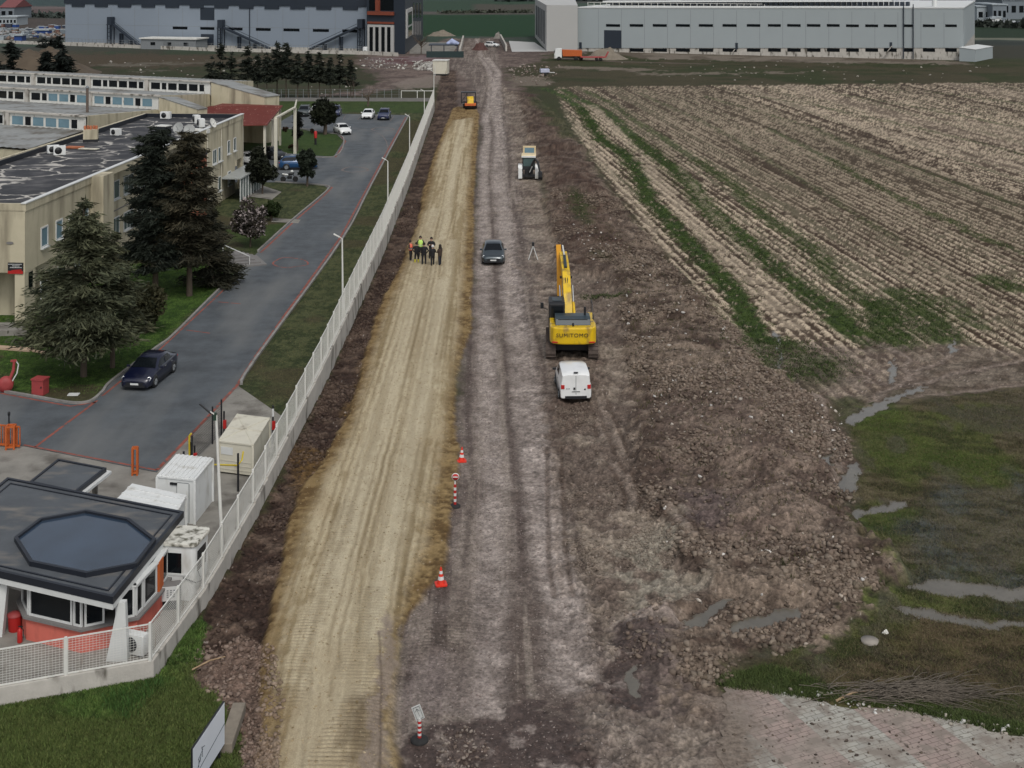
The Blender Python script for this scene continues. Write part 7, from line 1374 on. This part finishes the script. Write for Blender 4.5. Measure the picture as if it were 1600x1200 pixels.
roundtree(410, 303, 5.6, 1.75, 2.5, 'round dark evergreen tree between the porch and the motorcycle', 7, 6500, .22, ((22, 26, 20), (40, 44, 30)))
roundtree(480, 291, 4.5, 1.15, 1.9, 'small dark tree with an uneven crown beside the motorcycle', 8, 3600, .2, ((26, 32, 26), (42, 50, 38)), stem=.13)
roundtree(508, 210, 5.2, 2.1, 2.1, 'round evergreen tree on a thick stem at the tip of the lawn island', 9, 5200, .26, ((24, 29, 21), (42, 47, 32)), stem=.3)
roundtree(391, 386, 4.1, 2.0, 1.6, 'shrub covered in greyish white blossom beside the entrance steps', 10, 6000, .17, ((40, 38, 32), (64, 58, 50)), blossom=(150, 140, 138), name='flowering_shrub', cat='shrub', stem=.08)
roundtree(424, 345, 1.9, 1.1, .95, 'rounded green bush behind the flowering shrub', 11, 3000, .14, ((30, 40, 20), (46, 60, 28)), name='shrub', cat='shrub')
for i, (x, y, h, l) in enumerate(((456, 236, 1.0, 'rusty red shrub at the foot of the second cream post'), (395, 206, 1.3, 'small dark shrub behind the cream post on the lawn island'), (445, 206, .9, 'thin bare looking shrub at the far edge of the lawn island'), (487, 209, .8, 'low shrub left of the round evergreen tree'))): roundtree(x, y, h, h * .7, h * .45, l, 30 + i, 420, .15, ((40, 34, 24), (70, 50, 36)), name='shrub', cat='shrub', dens_c=8, stem=.03)
v = P0(449, 236); t = conifer(465, 236, 5.2, .32, 'very narrow dark cypress beside the second cream post', 12, 1.0, .35, .1, ((16, 20, 18), (30, 32, 28)), .2, .2, name='cypress_tree')
# pines behind the car park
PN = [(345, 150, 8.8, 2.5), (330, 152, 7.0, 1.8), (362, 151, 7.6, 2.0), (386, 150, 8.2, 2.3), (402, 152, 7.0, 1.7), (417, 152, 7.4, 1.9), (433, 152, 9.0, 2.3), (447, 153, 9.0, 2.5), (465, 153, 7.2, 1.7), (482, 154, 7.6, 2.0), (499, 154, 7.6, 1.9), (516, 154, 6.8, 1.6), (531, 154, 7.0, 1.7), (548, 154, 6.2, 1.5)]
PL = ['first', 'second', 'third', 'fourth', 'fifth', 'sixth', 'seventh', 'eighth', 'ninth', 'tenth', 'eleventh', 'twelfth', 'thirteenth', 'fourteenth']
for i, (x, y, h, r_) in enumerate(sorted(PN)): conifer(x, y - 1 + (i % 3), h * 1.12, r_ * .8, 'dark pine, %s from the left in the row behind the car park' % PL[i], 40 + i, .62, .36 if x > 380 else .08, .1, ((28, 35, 31), (50, 54, 43)), .8, .30, 'pines behind the car park', name='pine_tree', stemw=.014)
for i, (px_, Y, h, r_, l) in enumerate(((17, 232, 10.8, 3.2, 'dark conifer behind the factory at the left edge'), (73, 232, 9.2, 2.4, 'smaller left tree of the dark pair behind the factory'), (97, 230, 10.2, 3.2, 'taller right tree of the dark pair behind the factory'), (-8, 236, 7.5, 3, 'dark conifer cut by the left edge of the photo'))): conifer(0, 0, h, r_, l, 60 + i, .8, .04, .1, ((17, 24, 22), (30, 36, 30)), .6, .45, 'conifers behind the factory', name='conifer_tree', pos=(at_y(px_, Y), Y, 0))
for i, (px_, Y, h, r_, l) in enumerate(((68, 400, 2.6, 2.0, 'low dark bush on the earth heap, left'), (80, 398, 2.4, 2.2, 'low dark bush on the earth heap, right'), (92, 395, 3.6, 1.4, 'narrow dark bush near the corner of the blue grey warehouse'))): conifer(0, 0, h, r_, l, 70 + i, .7, .02, .1, ((24, 30, 30), (36, 42, 36)), .5, .6, 'bushes by the earth heap', name='shrub', cat='shrub', pos=(at_y(px_, Y), Y, 0))
def bare_tree(px, py, h, label, seed, n=16, thick=.1):
    rg = random.Random(seed); t = empty('bare_tree', P0(px, py), 0, label, 'tree'); q = MB(); q.tube([(0, 0, 0), (.1, 0, h * .45)], [thick, thick * .7], 7); q.build('trunk', BARK, t); q = MB()
    for i in range(n): a = rg.uniform(0, 6.28); l = h * rg.uniform(.3, .6); z0 = h * rg.uniform(.25, .5); p1 = (math.cos(a) * l * .5, math.sin(a) * l * .5, z0 + l * .4); q.tube([(.1 * z0 / h, 0, z0), p1, (p1[0] * 1.6 + rg.uniform(-.2, .2), p1[1] * 1.6, z0 + l * .9)], [thick * .5, thick * .3, .02], 5)
    q.build('branches', BARK, t)
bare_tree(575, 166, 3.6, 'small leafless dark tree behind the parked white car', 1, 8, .2); bare_tree(658, 84, 6.5, 'leafless dark tree beside the dark entrance block', 2, 26, .14); bare_tree(552, 156, 5, 'slim leafless tree right of the pine row', 3, 10, .08)
v = P0(493, 226); t = empty('fire_hydrant', v, 0, 'red and black hydrant post standing on the lawn island', 'hydrant'); MB().lathe([(.16, 0), (.14, .9)], n=12).build('black_base', M['black'], t); MB().lathe([(.2, .9), (.22, 1.7), (.12, 1.85)], n=12).build('red_top', M['red'], t)
# earth heaps (single solid mounds)
def heap(name, pix, h, col, label, cat, seed, fl=(1, 1), pos=None, m=None):
    rng = np.random.default_rng(seed); (x0, y0), (x1, y1) = pix; a = P0(x0, y0); b = P0(x1, y1); c = (a + b) / 2 if pos is None else Vector(pos); rx = (b - a).length / 2; n = 34; xs = np.linspace(-1, 1, n); Xg, Yg = np.meshgrid(xs, xs); rr = np.sqrt(Xg ** 2 + Yg ** 2); jn = fbm(Xg * 3 + seed, Yg * 3, .8, 4, seed)
    Zg = h * sstep(1.05 - rr, 0, .95) * (.35 + 1.3 * jn) - .12; Vv = np.stack([Xg * rx, Yg * rx * fl[0], Zg], -1).reshape(-1, 3); idx = np.arange(n * n).reshape(n, n); Fq = np.stack([idx[:-1, :-1], idx[:-1, 1:], idx[1:, 1:], idx[1:, :-1]], -1).reshape(-1, 4)
    cc = A(*col)[None] * (.7 + .6 * fbm(Xg.ravel() * 5, Yg.ravel() * 5, .5, 4, seed + 3))[:, None]; o = np_mesh(name, Vv, Fq, STONE, True, cols=cc); o.location = c; tag(o, label, cat)
heap('earth_heap', ((-40, 108), (150, 108)), 5.0, (84, 74, 62), 'large bare earth heap behind the sawtooth factory', 'earth heap', 3, (1.0,), pos=(at_y(60, 300), 300, 0))
heap('sand_heap', ((905, 92), (985, 92)), 2.4, (118, 110, 98), 'pale heap of sand behind the tipper truck', 'sand heap', 5, (.8,)); heap('soil_heap', ((735, 78), (765, 78)), 2.2, (80, 58, 54), 'dark reddish soil heap in the middle of the far road', 'earth heap', 6, (.9,)); heap('rubble_heap', ((664, 56), (715, 56)), 1.8, (120, 112, 100), 'pale rubble heap beside the dark entrance block', 'rubble', 7, (.8,))
heap('rubble_heap', ((770, 60), (786, 60)), 2.2, (130, 126, 120), 'small pale rubble heap at the end of the far road', 'rubble', 9, (.8,))
heap('plastic_heap', ((1062, 697), (1088, 697)), .42, (190, 168, 174), 'crumpled pale pink sheet lying in the rubble', 'sheet', 11, (.6,)); heap('plastic_heap', ((1025, 478), (1056, 478)), .3, (178, 176, 172), 'white sheet scrap lying in the brown soil right of the excavator', 'sheet', 12, (.5,)); heap('plastic_heap', ((1060, 905), (1086, 898)), .25, (178, 168, 170), 'pale crumpled sheet low in the rubble above the ruts', 'sheet', 13, (.6,)); heap('white_sack', ((1374, 989), (1392, 989)), .22, (205, 204, 196), 'white sack lying in the dark grass near the paving', 'sack', 14, (.6,))
v = P0(1359, 1003); t = MB().lathe([(.3, 0), (.31, .08), (.0, .09)], n=20).build('manhole_cover', mat('round_stone', sA(140, 134, 126), .9)); t.location = v; tag(t, 'round grey manhole disc in the dark grass below the white sack', 'manhole')
# ================================================================== STONES AND CLODS
ICO_V = []; _p = (1 + 5 ** .5) / 2
for a, b in ((1, _p),): ICO_V = np.array([(-1, _p, 0), (1, _p, 0), (-1, -_p, 0), (1, -_p, 0), (0, -1, _p), (0, 1, _p), (0, -1, -_p), (0, 1, -_p), (_p, 0, -1), (_p, 0, 1), (-_p, 0, -1), (-_p, 0, 1)]) / 1.9
ICO_F = np.array([(0, 11, 5), (0, 5, 1), (0, 1, 7), (0, 7, 10), (0, 10, 11), (1, 5, 9), (5, 11, 4), (11, 10, 2), (10, 7, 6), (7, 1, 8), (3, 9, 4), (3, 4, 2), (3, 2, 6), (3, 6, 8), (3, 8, 9), (4, 9, 5), (2, 4, 11), (6, 2, 10), (8, 6, 7), (9, 8, 1)])
def rocks(name, X, Y, size, cols, rng, sink=.25, label=None, kind='stuff', follow=0.0):
    n = len(X)
    if n == 0: return
    zg, cg, zn = ground_at(X, Y); s = size if isinstance(size, np.ndarray) else np.full(n, size); V = np.tile(ICO_V[None], (n, 1, 1)) * (1 + rng.uniform(-.42, .42, (n, 12, 1)))
    V *= rng.uniform(.5, 1.3, (n, 1, 3)) * s[:, None, None] * .5; V[:, :, 2] *= .72; a = rng.uniform(0, 6.28, n); ca, sa = np.cos(a)[:, None], np.sin(a)[:, None]; x = V[:, :, 0] * ca - V[:, :, 1] * sa; y = V[:, :, 0] * sa + V[:, :, 1] * ca
    V = np.stack([x + X[:, None], y + Y[:, None], V[:, :, 2] + (zg + s * (.5 - sink) * .72)[:, None]], -1).reshape(-1, 3); Ff = (ICO_F[None] + (np.arange(n) * 12)[:, None, None]).reshape(-1, 3)
    c = np.asarray(cols)[rng.integers(0, len(cols), n)] * rng.uniform(.75, 1.25, n)[:, None]
    if follow: c = c * (1 - follow) + cg * follow * rng.uniform(.75, 1.3, n)[:, None]
    o = np_mesh(name, V, Ff, STONE, n=3, cols=np.repeat(c, 12, 0)); tag(o, label, None, None, kind); return o
def sprinkle(pix, n, rng, ok=None, power=0.0, patch=0):
    P = wpts(pix); xs = [p[0] for p in P]; ys = [p[1] for p in P]; X = np.array([]); Y = np.array([])
    while len(X) < n:
        u = rng.random(n * 2); y = min(ys) + (max(ys) - min(ys)) * u; x = rng.uniform(min(xs), max(xs), n * 2)
        if power: keep = rng.random(n * 2) < (min(ys) / y) ** power; x, y = x[keep], y[keep]
        k = inside(x, y, P)
        if ok is not None: z_, c_, zn = ground_at(x, y); k &= np.isin(zn, ok)
        if patch: k &= rng.random(len(x)) < .05 + .95 * sstep(.6 * fbm(x, y, 3.0, 3, 91) + .4 * fbm(x, y, 9.0, 2, 92), .43, .6)
        X = np.concatenate([X, x[k]]); Y = np.concatenate([Y, y[k]])
        if not len(x): break
    return X[:n], Y[:n]
rng = np.random.default_rng(77)
X, Y = sprinkle([(300, 1010), (390, 990), (430, 1020), (445, 1100), (430, 1240), (385, 1240), (372, 1160), (345, 1110), (320, 1080)], 2600, rng, None, 0, 1); rocks('rubble_stones', X, Y, .035 + .17 * rng.random(len(X)) ** 2, [A(118, 102, 92), A(100, 84, 74), A(134, 118, 106)], rng, .3, follow=.25)
X, Y = sprinkle([(250, 1040), (330, 935), (402, 810), (510, 600), (600, 400), (640, 310), (665, 320), (640, 400), (600, 520), (560, 660), (490, 780), (450, 880), (420, 1000), (390, 1040)], 9000, rng, [0], 1, 1); rocks('soil_clods', X, Y, .03 + .2 * rng.random(len(X)) ** 2.6, [A(70, 56, 48), A(92, 78, 68), A(54, 42, 37)], rng, .3, follow=.4)
RUBP = [(860, 300), (960, 310), (1060, 430), (1160, 530), (1240, 610), (1330, 690), (1340, 830), (1420, 900), (1260, 1010), (1120, 1075), (1000, 1050), (960, 960), (1090, 930), (990, 760), (985, 600), (960, 430), (868, 400)]
X, Y = sprinkle(RUBP, 30000, rng, [0, 4], 1.3, 1); rocks('soil_clods', X, Y, .03 + .27 * rng.random(len(X)) ** 2.6, [A(104, 92, 81), A(132, 120, 107), A(80, 68, 59), A(116, 102, 90)], rng, .34, follow=.35)
X, Y = sprinkle([(870, 640), (985, 600), (1000, 760), (1090, 930), (1040, 985), (960, 1060), (900, 1000), (880, 800)], 7000, rng, [0, 4], 1, 1); rocks('soil_clods', X, Y, .02 + .13 * rng.random(len(X)) ** 3, [A(116, 104, 92), A(134, 122, 110), A(92, 80, 71)], rng, .34, follow=.5)
X, Y = sprinkle([(1000, 600), (1320, 640), (1340, 830), (1420, 900), (1260, 1010), (1100, 1040), (1040, 860), (960, 720)], 300, rng, [0, 4], 0, 1); rocks('pale_stones', X, Y, .04 + .20 * rng.random(len(X)) ** 2.5, [A(168, 160, 150), A(150, 140, 128), A(186, 182, 176)], rng, .3)
X, Y = sprinkle([(870, 320), (1180, 540), (1330, 700), (1000, 700), (940, 460)], 160, rng, [0, 4]); rocks('pale_stones', X, Y, rng.uniform(.08, .25, len(X)), [A(160, 152, 142), A(176, 172, 166)], rng, .3)
X, Y = sprinkle([(690, 1150), (740, 1130), (765, 1170), (740, 1240), (700, 1240), (680, 1190)], 200, rng); rocks('rubble_stones', X, Y, rng.uniform(.04, .15, len(X)), [A(118, 104, 94), A(92, 80, 72), A(140, 130, 120)], rng, .3, follow=.3)
X, Y = sprinkle([(620, 980), (700, 760), (735, 560), (760, 560), (860, 900), (1000, 1060), (1000, 1200), (640, 1200)], 5200, rng, [2, 4]); rocks('track_gravel', X, Y, rng.uniform(.02, .075, len(X)), [A(120, 108, 102), A(96, 84, 80), A(144, 134, 128)], rng, .3, follow=.3)
X, Y = sprinkle([(395, 1230), (450, 830), (575, 550), (660, 300), (735, 300), (737, 520), (718, 707), (617, 1050), (614, 1230)], 9000, rng, [1]); rocks('track_gravel', X, Y, rng.uniform(.02, .09, len(X)), [A(140, 120, 86), A(116, 98, 66), A(166, 152, 122)], rng, .35, follow=.5)
X, Y = sprinkle([(560, 90), (690, 95), (700, 112), (560, 108)], 150, rng); rocks('pale_rubble', X, Y, rng.uniform(.2, .9, len(X)), [A(150, 148, 142), A(120, 112, 108), A(170, 168, 160)], rng); X, Y = sprinkle([(645, 96), (690, 98), (690, 110), (650, 110)], 170, rng); rocks('pale_rubble', X, Y, rng.uniform(.3, 1.1, len(X)), [A(160, 158, 152), A(130, 126, 120)], rng)
X, Y = sprinkle([(790, 100), (880, 104), (860, 135), (800, 128)], 120, rng); rocks('pale_rubble', X, Y, rng.uniform(.2, .8, len(X)), [A(140, 130, 122), A(112, 100, 92)], rng); X, Y = sprinkle([(100, 90), (560, 96), (600, 150), (420, 150), (200, 112)], 50, rng, [0]); rocks('pale_rubble', X, Y, rng.uniform(.2, .8, len(X)), [A(150, 146, 138)], rng); X, Y = sprinkle([(940, 90), (1300, 96), (1550, 104), (1550, 135), (1000, 130)], 60, rng, [0]); rocks('pale_rubble', X, Y, rng.uniform(.2, .7, len(X)), [A(140, 136, 126)], rng)
X, Y = sprinkle([(1120, 1074), (1300, 1078), (1600, 1142), (1600, 1158), (1440, 1126), (1280, 1104), (1200, 1076)], 130, rng); rocks('litter', X, Y, rng.uniform(.04, .16, len(X)), [A(176, 174, 168), A(190, 190, 186), A(140, 134, 124), A(168, 160, 148), A(120, 112, 102)], rng, .1); X, Y = sprinkle([(1130, 1090), (1600, 1150), (1600, 1240), (1130, 1240)], 130, rng); rocks('dark_clods', X, Y, rng.uniform(.03, .12, len(X)), [A(70, 62, 56), A(92, 82, 72)], rng, .1)
# ================================================================== GRASS
def grass(name, X, Y, h, cols, rng, blades=5, w_=.018, spread=.06, follow=.0, lie=.5):
    n = len(X); zg, cg, _ = ground_at(X, Y); X = np.repeat(X, blades) + rng.normal(size=n * blades) * spread; Y = np.repeat(Y, blades) + rng.normal(size=n * blades) * spread; Zz = np.repeat(zg, blades) - .01; m = n * blades
    hh = (h if np.isscalar(h) else np.repeat(h, blades)) * rng.uniform(.5, 1.2, m); a = rng.uniform(0, 6.28, m); l = lie * hh * rng.uniform(.2, 1.2, m); b = rng.uniform(0, 6.28, m); wx, wy = np.cos(b) * w_, np.sin(b) * w_
    V = np.stack([np.stack([X - wx, Y - wy, Zz], 1), np.stack([X + wx, Y + wy, Zz], 1), np.stack([X + np.cos(a) * l, Y + np.sin(a) * l, Zz + hh], 1)], 1).reshape(-1, 3); Ff = np.arange(m * 3).reshape(m, 3)
    c = np.asarray(cols)[np.repeat(rng.integers(0, len(cols), n), blades)] * rng.uniform(.7, 1.35, m)[:, None]
    if follow: c = c * (1 - follow) + np.repeat(cg, blades, 0) * follow * rng.uniform(.8, 1.5, m)[:, None]
    o = np_mesh(name, V, Ff, FOL, n=3, cols=np.repeat(np.clip(c, .003, 1), 3, 0)); o['kind'] = 'stuff'; return o
GC = [A(64, 88, 42), A(84, 108, 52), A(52, 74, 36), A(98, 108, 62)]
X, Y = sprinkle([(-60, 1100), (240, 1058), (285, 985), (312, 965), (322, 985), (305, 1050), (372, 1130), (385, 1240), (-60, 1260)], 26000, rng, [6]); grass('front_grass', X, Y, .10, GC, rng, 5, .018, .07, .5, .9)
X, Y = sprinkle([(150, 1090), (260, 1060), (200, 1130)], 90, rng, [6]); grass('broadleaf_weeds', X, Y, .16, [A(62, 92, 44), A(52, 76, 36)], rng, 14, .03, .1, .1)
X, Y = sprinkle([(0, 430), (330, 400), (372, 425), (340, 455), (246, 540), (176, 590), (150, 620), (0, 605)], 16000, rng, [6]); grass('lawn_grass', X, Y, .06, [A(72, 104, 40), A(60, 86, 34), A(90, 116, 50)], rng, 3, .022, .1, .4, 1.1)
X, Y = sprinkle([(355, 640), (400, 562), (535, 375), (640, 185), (668, 185), (632, 300), (590, 400), (500, 600), (440, 680), (380, 640)], 13000, rng, [6]); grass('verge_grass', X, Y, .055, [A(96, 100, 62), A(78, 88, 52), A(112, 104, 76)], rng, 3, .022, .12, .4, 1.1)
STR = [(905, 168), (920, 187), (940, 220), (975, 240), (1012, 312), (1075, 380), (1112, 420), (1150, 462), (1187, 550), (1215, 590)]
def along(pix, wd, n, rng):
    P = wpts(smooth_line(pix, 3)); L_ = np.cumsum([0] + [math.dist(P[i], P[i + 1]) for i in range(len(P) - 1)]); s = rng.uniform(0, L_[-1], n); x = np.interp(s, L_, [p[0] for p in P]); y = np.interp(s, L_, [p[1] for p in P]); return x + rng.normal(size=n) * wd * .38, y + rng.normal(size=n) * wd * .2
XX = []; YY = []
for P_, wd, n in ((STR, 2.2, 5200), ([(987, 212), (1037, 252), (1098, 318), (1137, 355), (1212, 420), (1250, 450), (1300, 487), (1340, 520)], 2.3, 4200), ([(1087, 250), (1150, 292), (1210, 350), (1260, 382), (1312, 440), (1385, 500)], 1.8, 2200), ([(1200, 530), (1262, 560), (1275, 590)], 3, 1200), ([(1370, 470), (1400, 540)], 2.8, 900), ([(1410, 455), (1440, 480), (1470, 530)], 3, 900), ([(1300, 250), (1395, 305), (1487, 347), (1575, 387)], 1.2, 900), ([(895, 310), (918, 350)], 1.6, 260), ([(925, 465), (965, 468)], 1.6, 260), ([(1545, 435), (1580, 450)], 2.5, 200)): x, y = along(P_, wd, n, rng); XX.append(x); YY.append(y)
grass('field_grass', np.concatenate(XX), np.concatenate(YY), .10, [A(48, 66, 28), A(64, 82, 38), A(38, 54, 24)], rng, 5, .035, .12, .2, 1.0)
MP = [(1330, 665), (1460, 620), (1610, 608), (1610, 1148), (1500, 1130), (1400, 1110), (1260, 1090), (1130, 1074), (1190, 1040), (1360, 965), (1420, 905), (1345, 800)]
X, Y = sprinkle(MP, 42000, rng, [5], 1); grass('marsh_grass', X, Y, .09, [A(80, 90, 46), A(98, 88, 64), A(66, 72, 40), A(114, 104, 80)], rng, 3, .013, .09, .55, 1.6)
X, Y = sprinkle([(1120, 1062), (1200, 1040), (1300, 1075), (1400, 1090), (1600, 1135), (1600, 1150), (1400, 1108), (1250, 1090), (1130, 1074)], 5000, rng, [5, 0]); grass('edge_grass', X, Y, .14, [A(60, 76, 38), A(80, 96, 50)], rng, 4, .016, .07, .3, 1.1)
X, Y = sprinkle([(870, 300), (1100, 470), (1300, 650), (1340, 830), (1250, 960), (1000, 700), (960, 440)], 1500, rng, [0]); grass('sparse_weeds', X, Y, .15, [A(52, 58, 32), A(70, 70, 42), A(92, 84, 60)], rng, 6, .02, .12, .1)
# brush pile
rg = random.Random(3); v = P0(1400, 1088); q = MB()
for i in range(420):
    a = rg.gauss(0, .35); l = rg.uniform(.4, 1.8); x, y = rg.gauss(.2, 1.15), rg.gauss(0, .28); z = rg.uniform(.03, .28); q.tube([(x, y, z), (x + math.cos(a) * l * .5, y + math.sin(a) * l * .5, z + rg.uniform(-.02, .1)), (x + math.cos(a) * l, y + math.sin(a) * l, max(.02, z + rg.uniform(-.15, .1)))], [.012, .009, .004], 4)
o = q.build('brush_pile', mat('grey_twigs', sA(104, 96, 86), .95, var=.3)); o.location = v; tag(o, 'pile of dry grey twigs along the edge of the block paving', 'brush pile')
q = MB(); q.tube([(0, 0, .05), (.6, .35, .12), (1.1, .55, .1)], [.05, .04, .02], 6); q.tube([(.9, .45, .1), (1.35, .4, .2)], [.03, .015], 5); o = q.build('fallen_branch', M['wood']); o.location = P0(1306, 1098); tag(o, 'pale broken branch left of the twig pile', 'branch')
q = MB(); q.tube([(0, 0, .12), (.5, .45, .2), (.95, .8, .15)], [.03, .03, .02], 6); o = q.build('fallen_branch', M['wood']); o.location = P0(300, 1052); tag(o, 'bent pale stick lying on the soil below the fence corner', 'branch')
# ================================================================== FAR TOWN AND YARDS
def far_house(x, Y, wx, wy, h, m, rm, gable, label, cat='building', nwin=0, name='far_building', rz=0):
    t = empty(name, (x, Y, 0), rz, label, cat, 'buildings on the horizon'); MB().box(-wx / 2, wx / 2, 0, wy, 0, h).build('wall', m, t)
    if gable: MB().xprism([(-.5, h), (wy / 2, h + wy * .16), (wy + .5, h)], -wx / 2 - .5, wx / 2 + .5).build('roof', rm, t)
    else: MB().box(-wx / 2 - .4, wx / 2 + .4, -.4, wy + .4, h, h + .5).build('roof', rm, t)
    for i in range(nwin): a = -wx / 2 + wx * (i + .5) / nwin; MB().box(a - wx / nwin * .28, a + wx / nwin * .28, -.12, 0, h * .35, h * .7).build('window', M['glass'], t)
    return t
fw = mat('far_white', sA(150, 158, 162), .7); fg = mat('far_grey', sA(112, 120, 126), .7); fr_m = mat('far_red', sA(112, 66, 66), .8); fb_m = mat('far_blue', sA(36, 66, 124), .6); fn = mat('far_dark', sA(50, 56, 70), .7); fbr = mat('far_brown', sA(110, 82, 74), .8)
def FY(py): return F * H / (py - YH)
B_ = [(11, 30, 22, 14, 5.5, fg, fr_m, 1, 'grey factory with a red gable roof at the top left edge', 2), (12, 40, 28, 8, 3.4, fw, fw, 0, 'low white shed below the red gabled factory', 5), (1538, 36, 23, 12, 7, fw, fw, 0, 'white cube shaped hall right of the long pale warehouse', 2), (1562, 37, 22, 16, 8, fg, fw, 0, 'grey hall with open bays beside the white cube hall', 3), (1590, 30, 60, 30, 9, fg, fw, 1, 'long pale roofed hall at the right edge', 4), (1545, 20, 22, 14, 9, fg, fw, 0, 'grey block behind the white cube hall', 4), (1592, 24, 20, 14, 7, fn, fg, 0, 'dark hall with a pale roof at the right edge', 3)]
for px_, py_, wx, wy, h, m, rm, gb, lb, nw in B_: Y = FY(py_); far_house(at_y(px_, Y), Y, wx * Y / F * 1.0 * (1 if wx < 30 else .8), wy * 1.6, h, m, rm, gb, lb, nwin=nw)
rg = random.Random(12); _ord = ['first', 'second', 'third', 'fourth', 'fifth', 'sixth', 'seventh', 'eighth', 'ninth', 'tenth', 'eleventh', 'twelfth', 'thirteenth', 'fourteenth', 'fifteenth', 'sixteenth', 'seventeenth', 'eighteenth', 'nineteenth', 'twentieth', 'twenty first', 'twenty second', 'twenty third', 'twenty fourth', 'twenty fifth', 'twenty sixth']
xs = sorted(rg.uniform(1050, 1600) for _ in range(26))
for i, px_ in enumerate(xs): Y = FY(rg.uniform(2, 11)); k_ = i % 3; far_house(at_y(px_, Y), Y, rg.uniform(8, 16), rg.uniform(8, 16), rg.uniform(5, 10), (fw, fg, fn)[k_], (fg, fn, fr_m)[k_], i % 2, '%s from the left of the small distant buildings above the pale warehouse roof, %s' % (_ord[i], ('white', 'grey', 'dark')[k_]), nwin=2, name='distant_house')
# parked lorries and containers left of the blue grey warehouse
n_ = 0; cmat = [fw, fb_m, fbr, fg, fw, fn]
for r_i, (py_, x0, x1) in enumerate(((63, 0, 24), (60, 18, 60), (56, 20, 55), (53, 50, 100), (49, 0, 48), (46, 60, 102), (44, 0, 24))):
    x = x0 + rg.uniform(0, 4)
    while x < x1:
        Y = FY(py_ + rg.uniform(-1, 1)); k_ = rg.randrange(6); wd = rg.uniform(4, 10) * Y / F * 1.0; t = empty('shipping_container', (at_y(x, Y), Y, 0), rg.uniform(-.3, .3), 'far off container or lorry body among many in the yard at the left edge', 'container', 'containers and lorries in the far yard')
        hh_ = rg.uniform(.9, 1.6); MB().box(-wd / 2, wd / 2, 0, 2.5, .1, hh_).build('body', cmat[k_], t); MB().box(-wd / 2 - .05, wd / 2 + .05, -.05, 2.55, hh_, hh_ + .15).build('roof', fw, t); x += rg.uniform(7, 13)
for px_, py_, wx, m, lb in ((65, 55, 21, fb_m, 'long blue shed roofed in white in the yard at the top left'), (28, 64, 12, fb_m, 'blue container block at the left end of the yard')): Y = FY(py_); far_house(at_y(px_, Y), Y, wx * Y / F, 4, 1.7, m, fw, 0, lb)
for px_, py_, wx, m, lb in ((1558, 39.5, 13, M['frame'], 'white lorry body in front of the cube hall'), (1550, 42, 10, M['frame'], 'second white lorry body nearer the pasture')): Y = FY(py_); far_house(at_y(px_, Y), Y, wx * Y / F, 3, 3.2, m, fw, 0, lb, 'lorry', name='far_lorry')
X, Y = sprinkle([(1505, 37), (1700, 37), (1700, 42), (1505, 42)], 240, rng); rocks('far_yard_clutter', X, Y, rng.uniform(1, 4, len(X)), [A(120, 124, 126), A(70, 76, 80), A(150, 154, 156)], rng)
X, Y = sprinkle([(0, 46), (102, 46), (102, 60), (0, 64)], 260, rng); rocks('far_yard_clutter', X, Y, rng.uniform(.8, 2.4, len(X)), [A(130, 132, 132), A(70, 66, 62), A(104, 90, 80)], rng)
def hedge(name, pix, n, size, cols, h):
    P = wpts(pix); L_ = np.cumsum([0] + [math.dist(P[i], P[i + 1]) for i in range(len(P) - 1)]); s = rng.uniform(0, L_[-1], n); x = np.interp(s, L_, [p[0] for p in P]) + rng.normal(size=n) * h; y = np.interp(s, L_, [p[1] for p in P]) + rng.normal(size=n) * h * 2; z = np.abs(rng.normal(size=n)) * h * .6; V, Fq = leaf_faces(np.stack([x, y, z], 1), size, rng); o = np_mesh(name, V, Fq, FOL, cols=colvar(n, cols, rng)); o['kind'] = 'stuff'
hedge('far_scrub', [(690, 21), (830, 20)], 500, 1.1, A(60, 64, 54), 1.1); hedge('far_scrub', [(780, 2), (1100, 1), (1600, 6)], 3000, 2.2, A(52, 60, 58), 2.2); hedge('far_scrub', [(1505, 41), (1600, 44)], 500, 2, A(48, 54, 48), 1.2); hedge('far_scrub', [(25, 25), (100, 28)], 600, 1.4, A(54, 62, 58), 1.3)
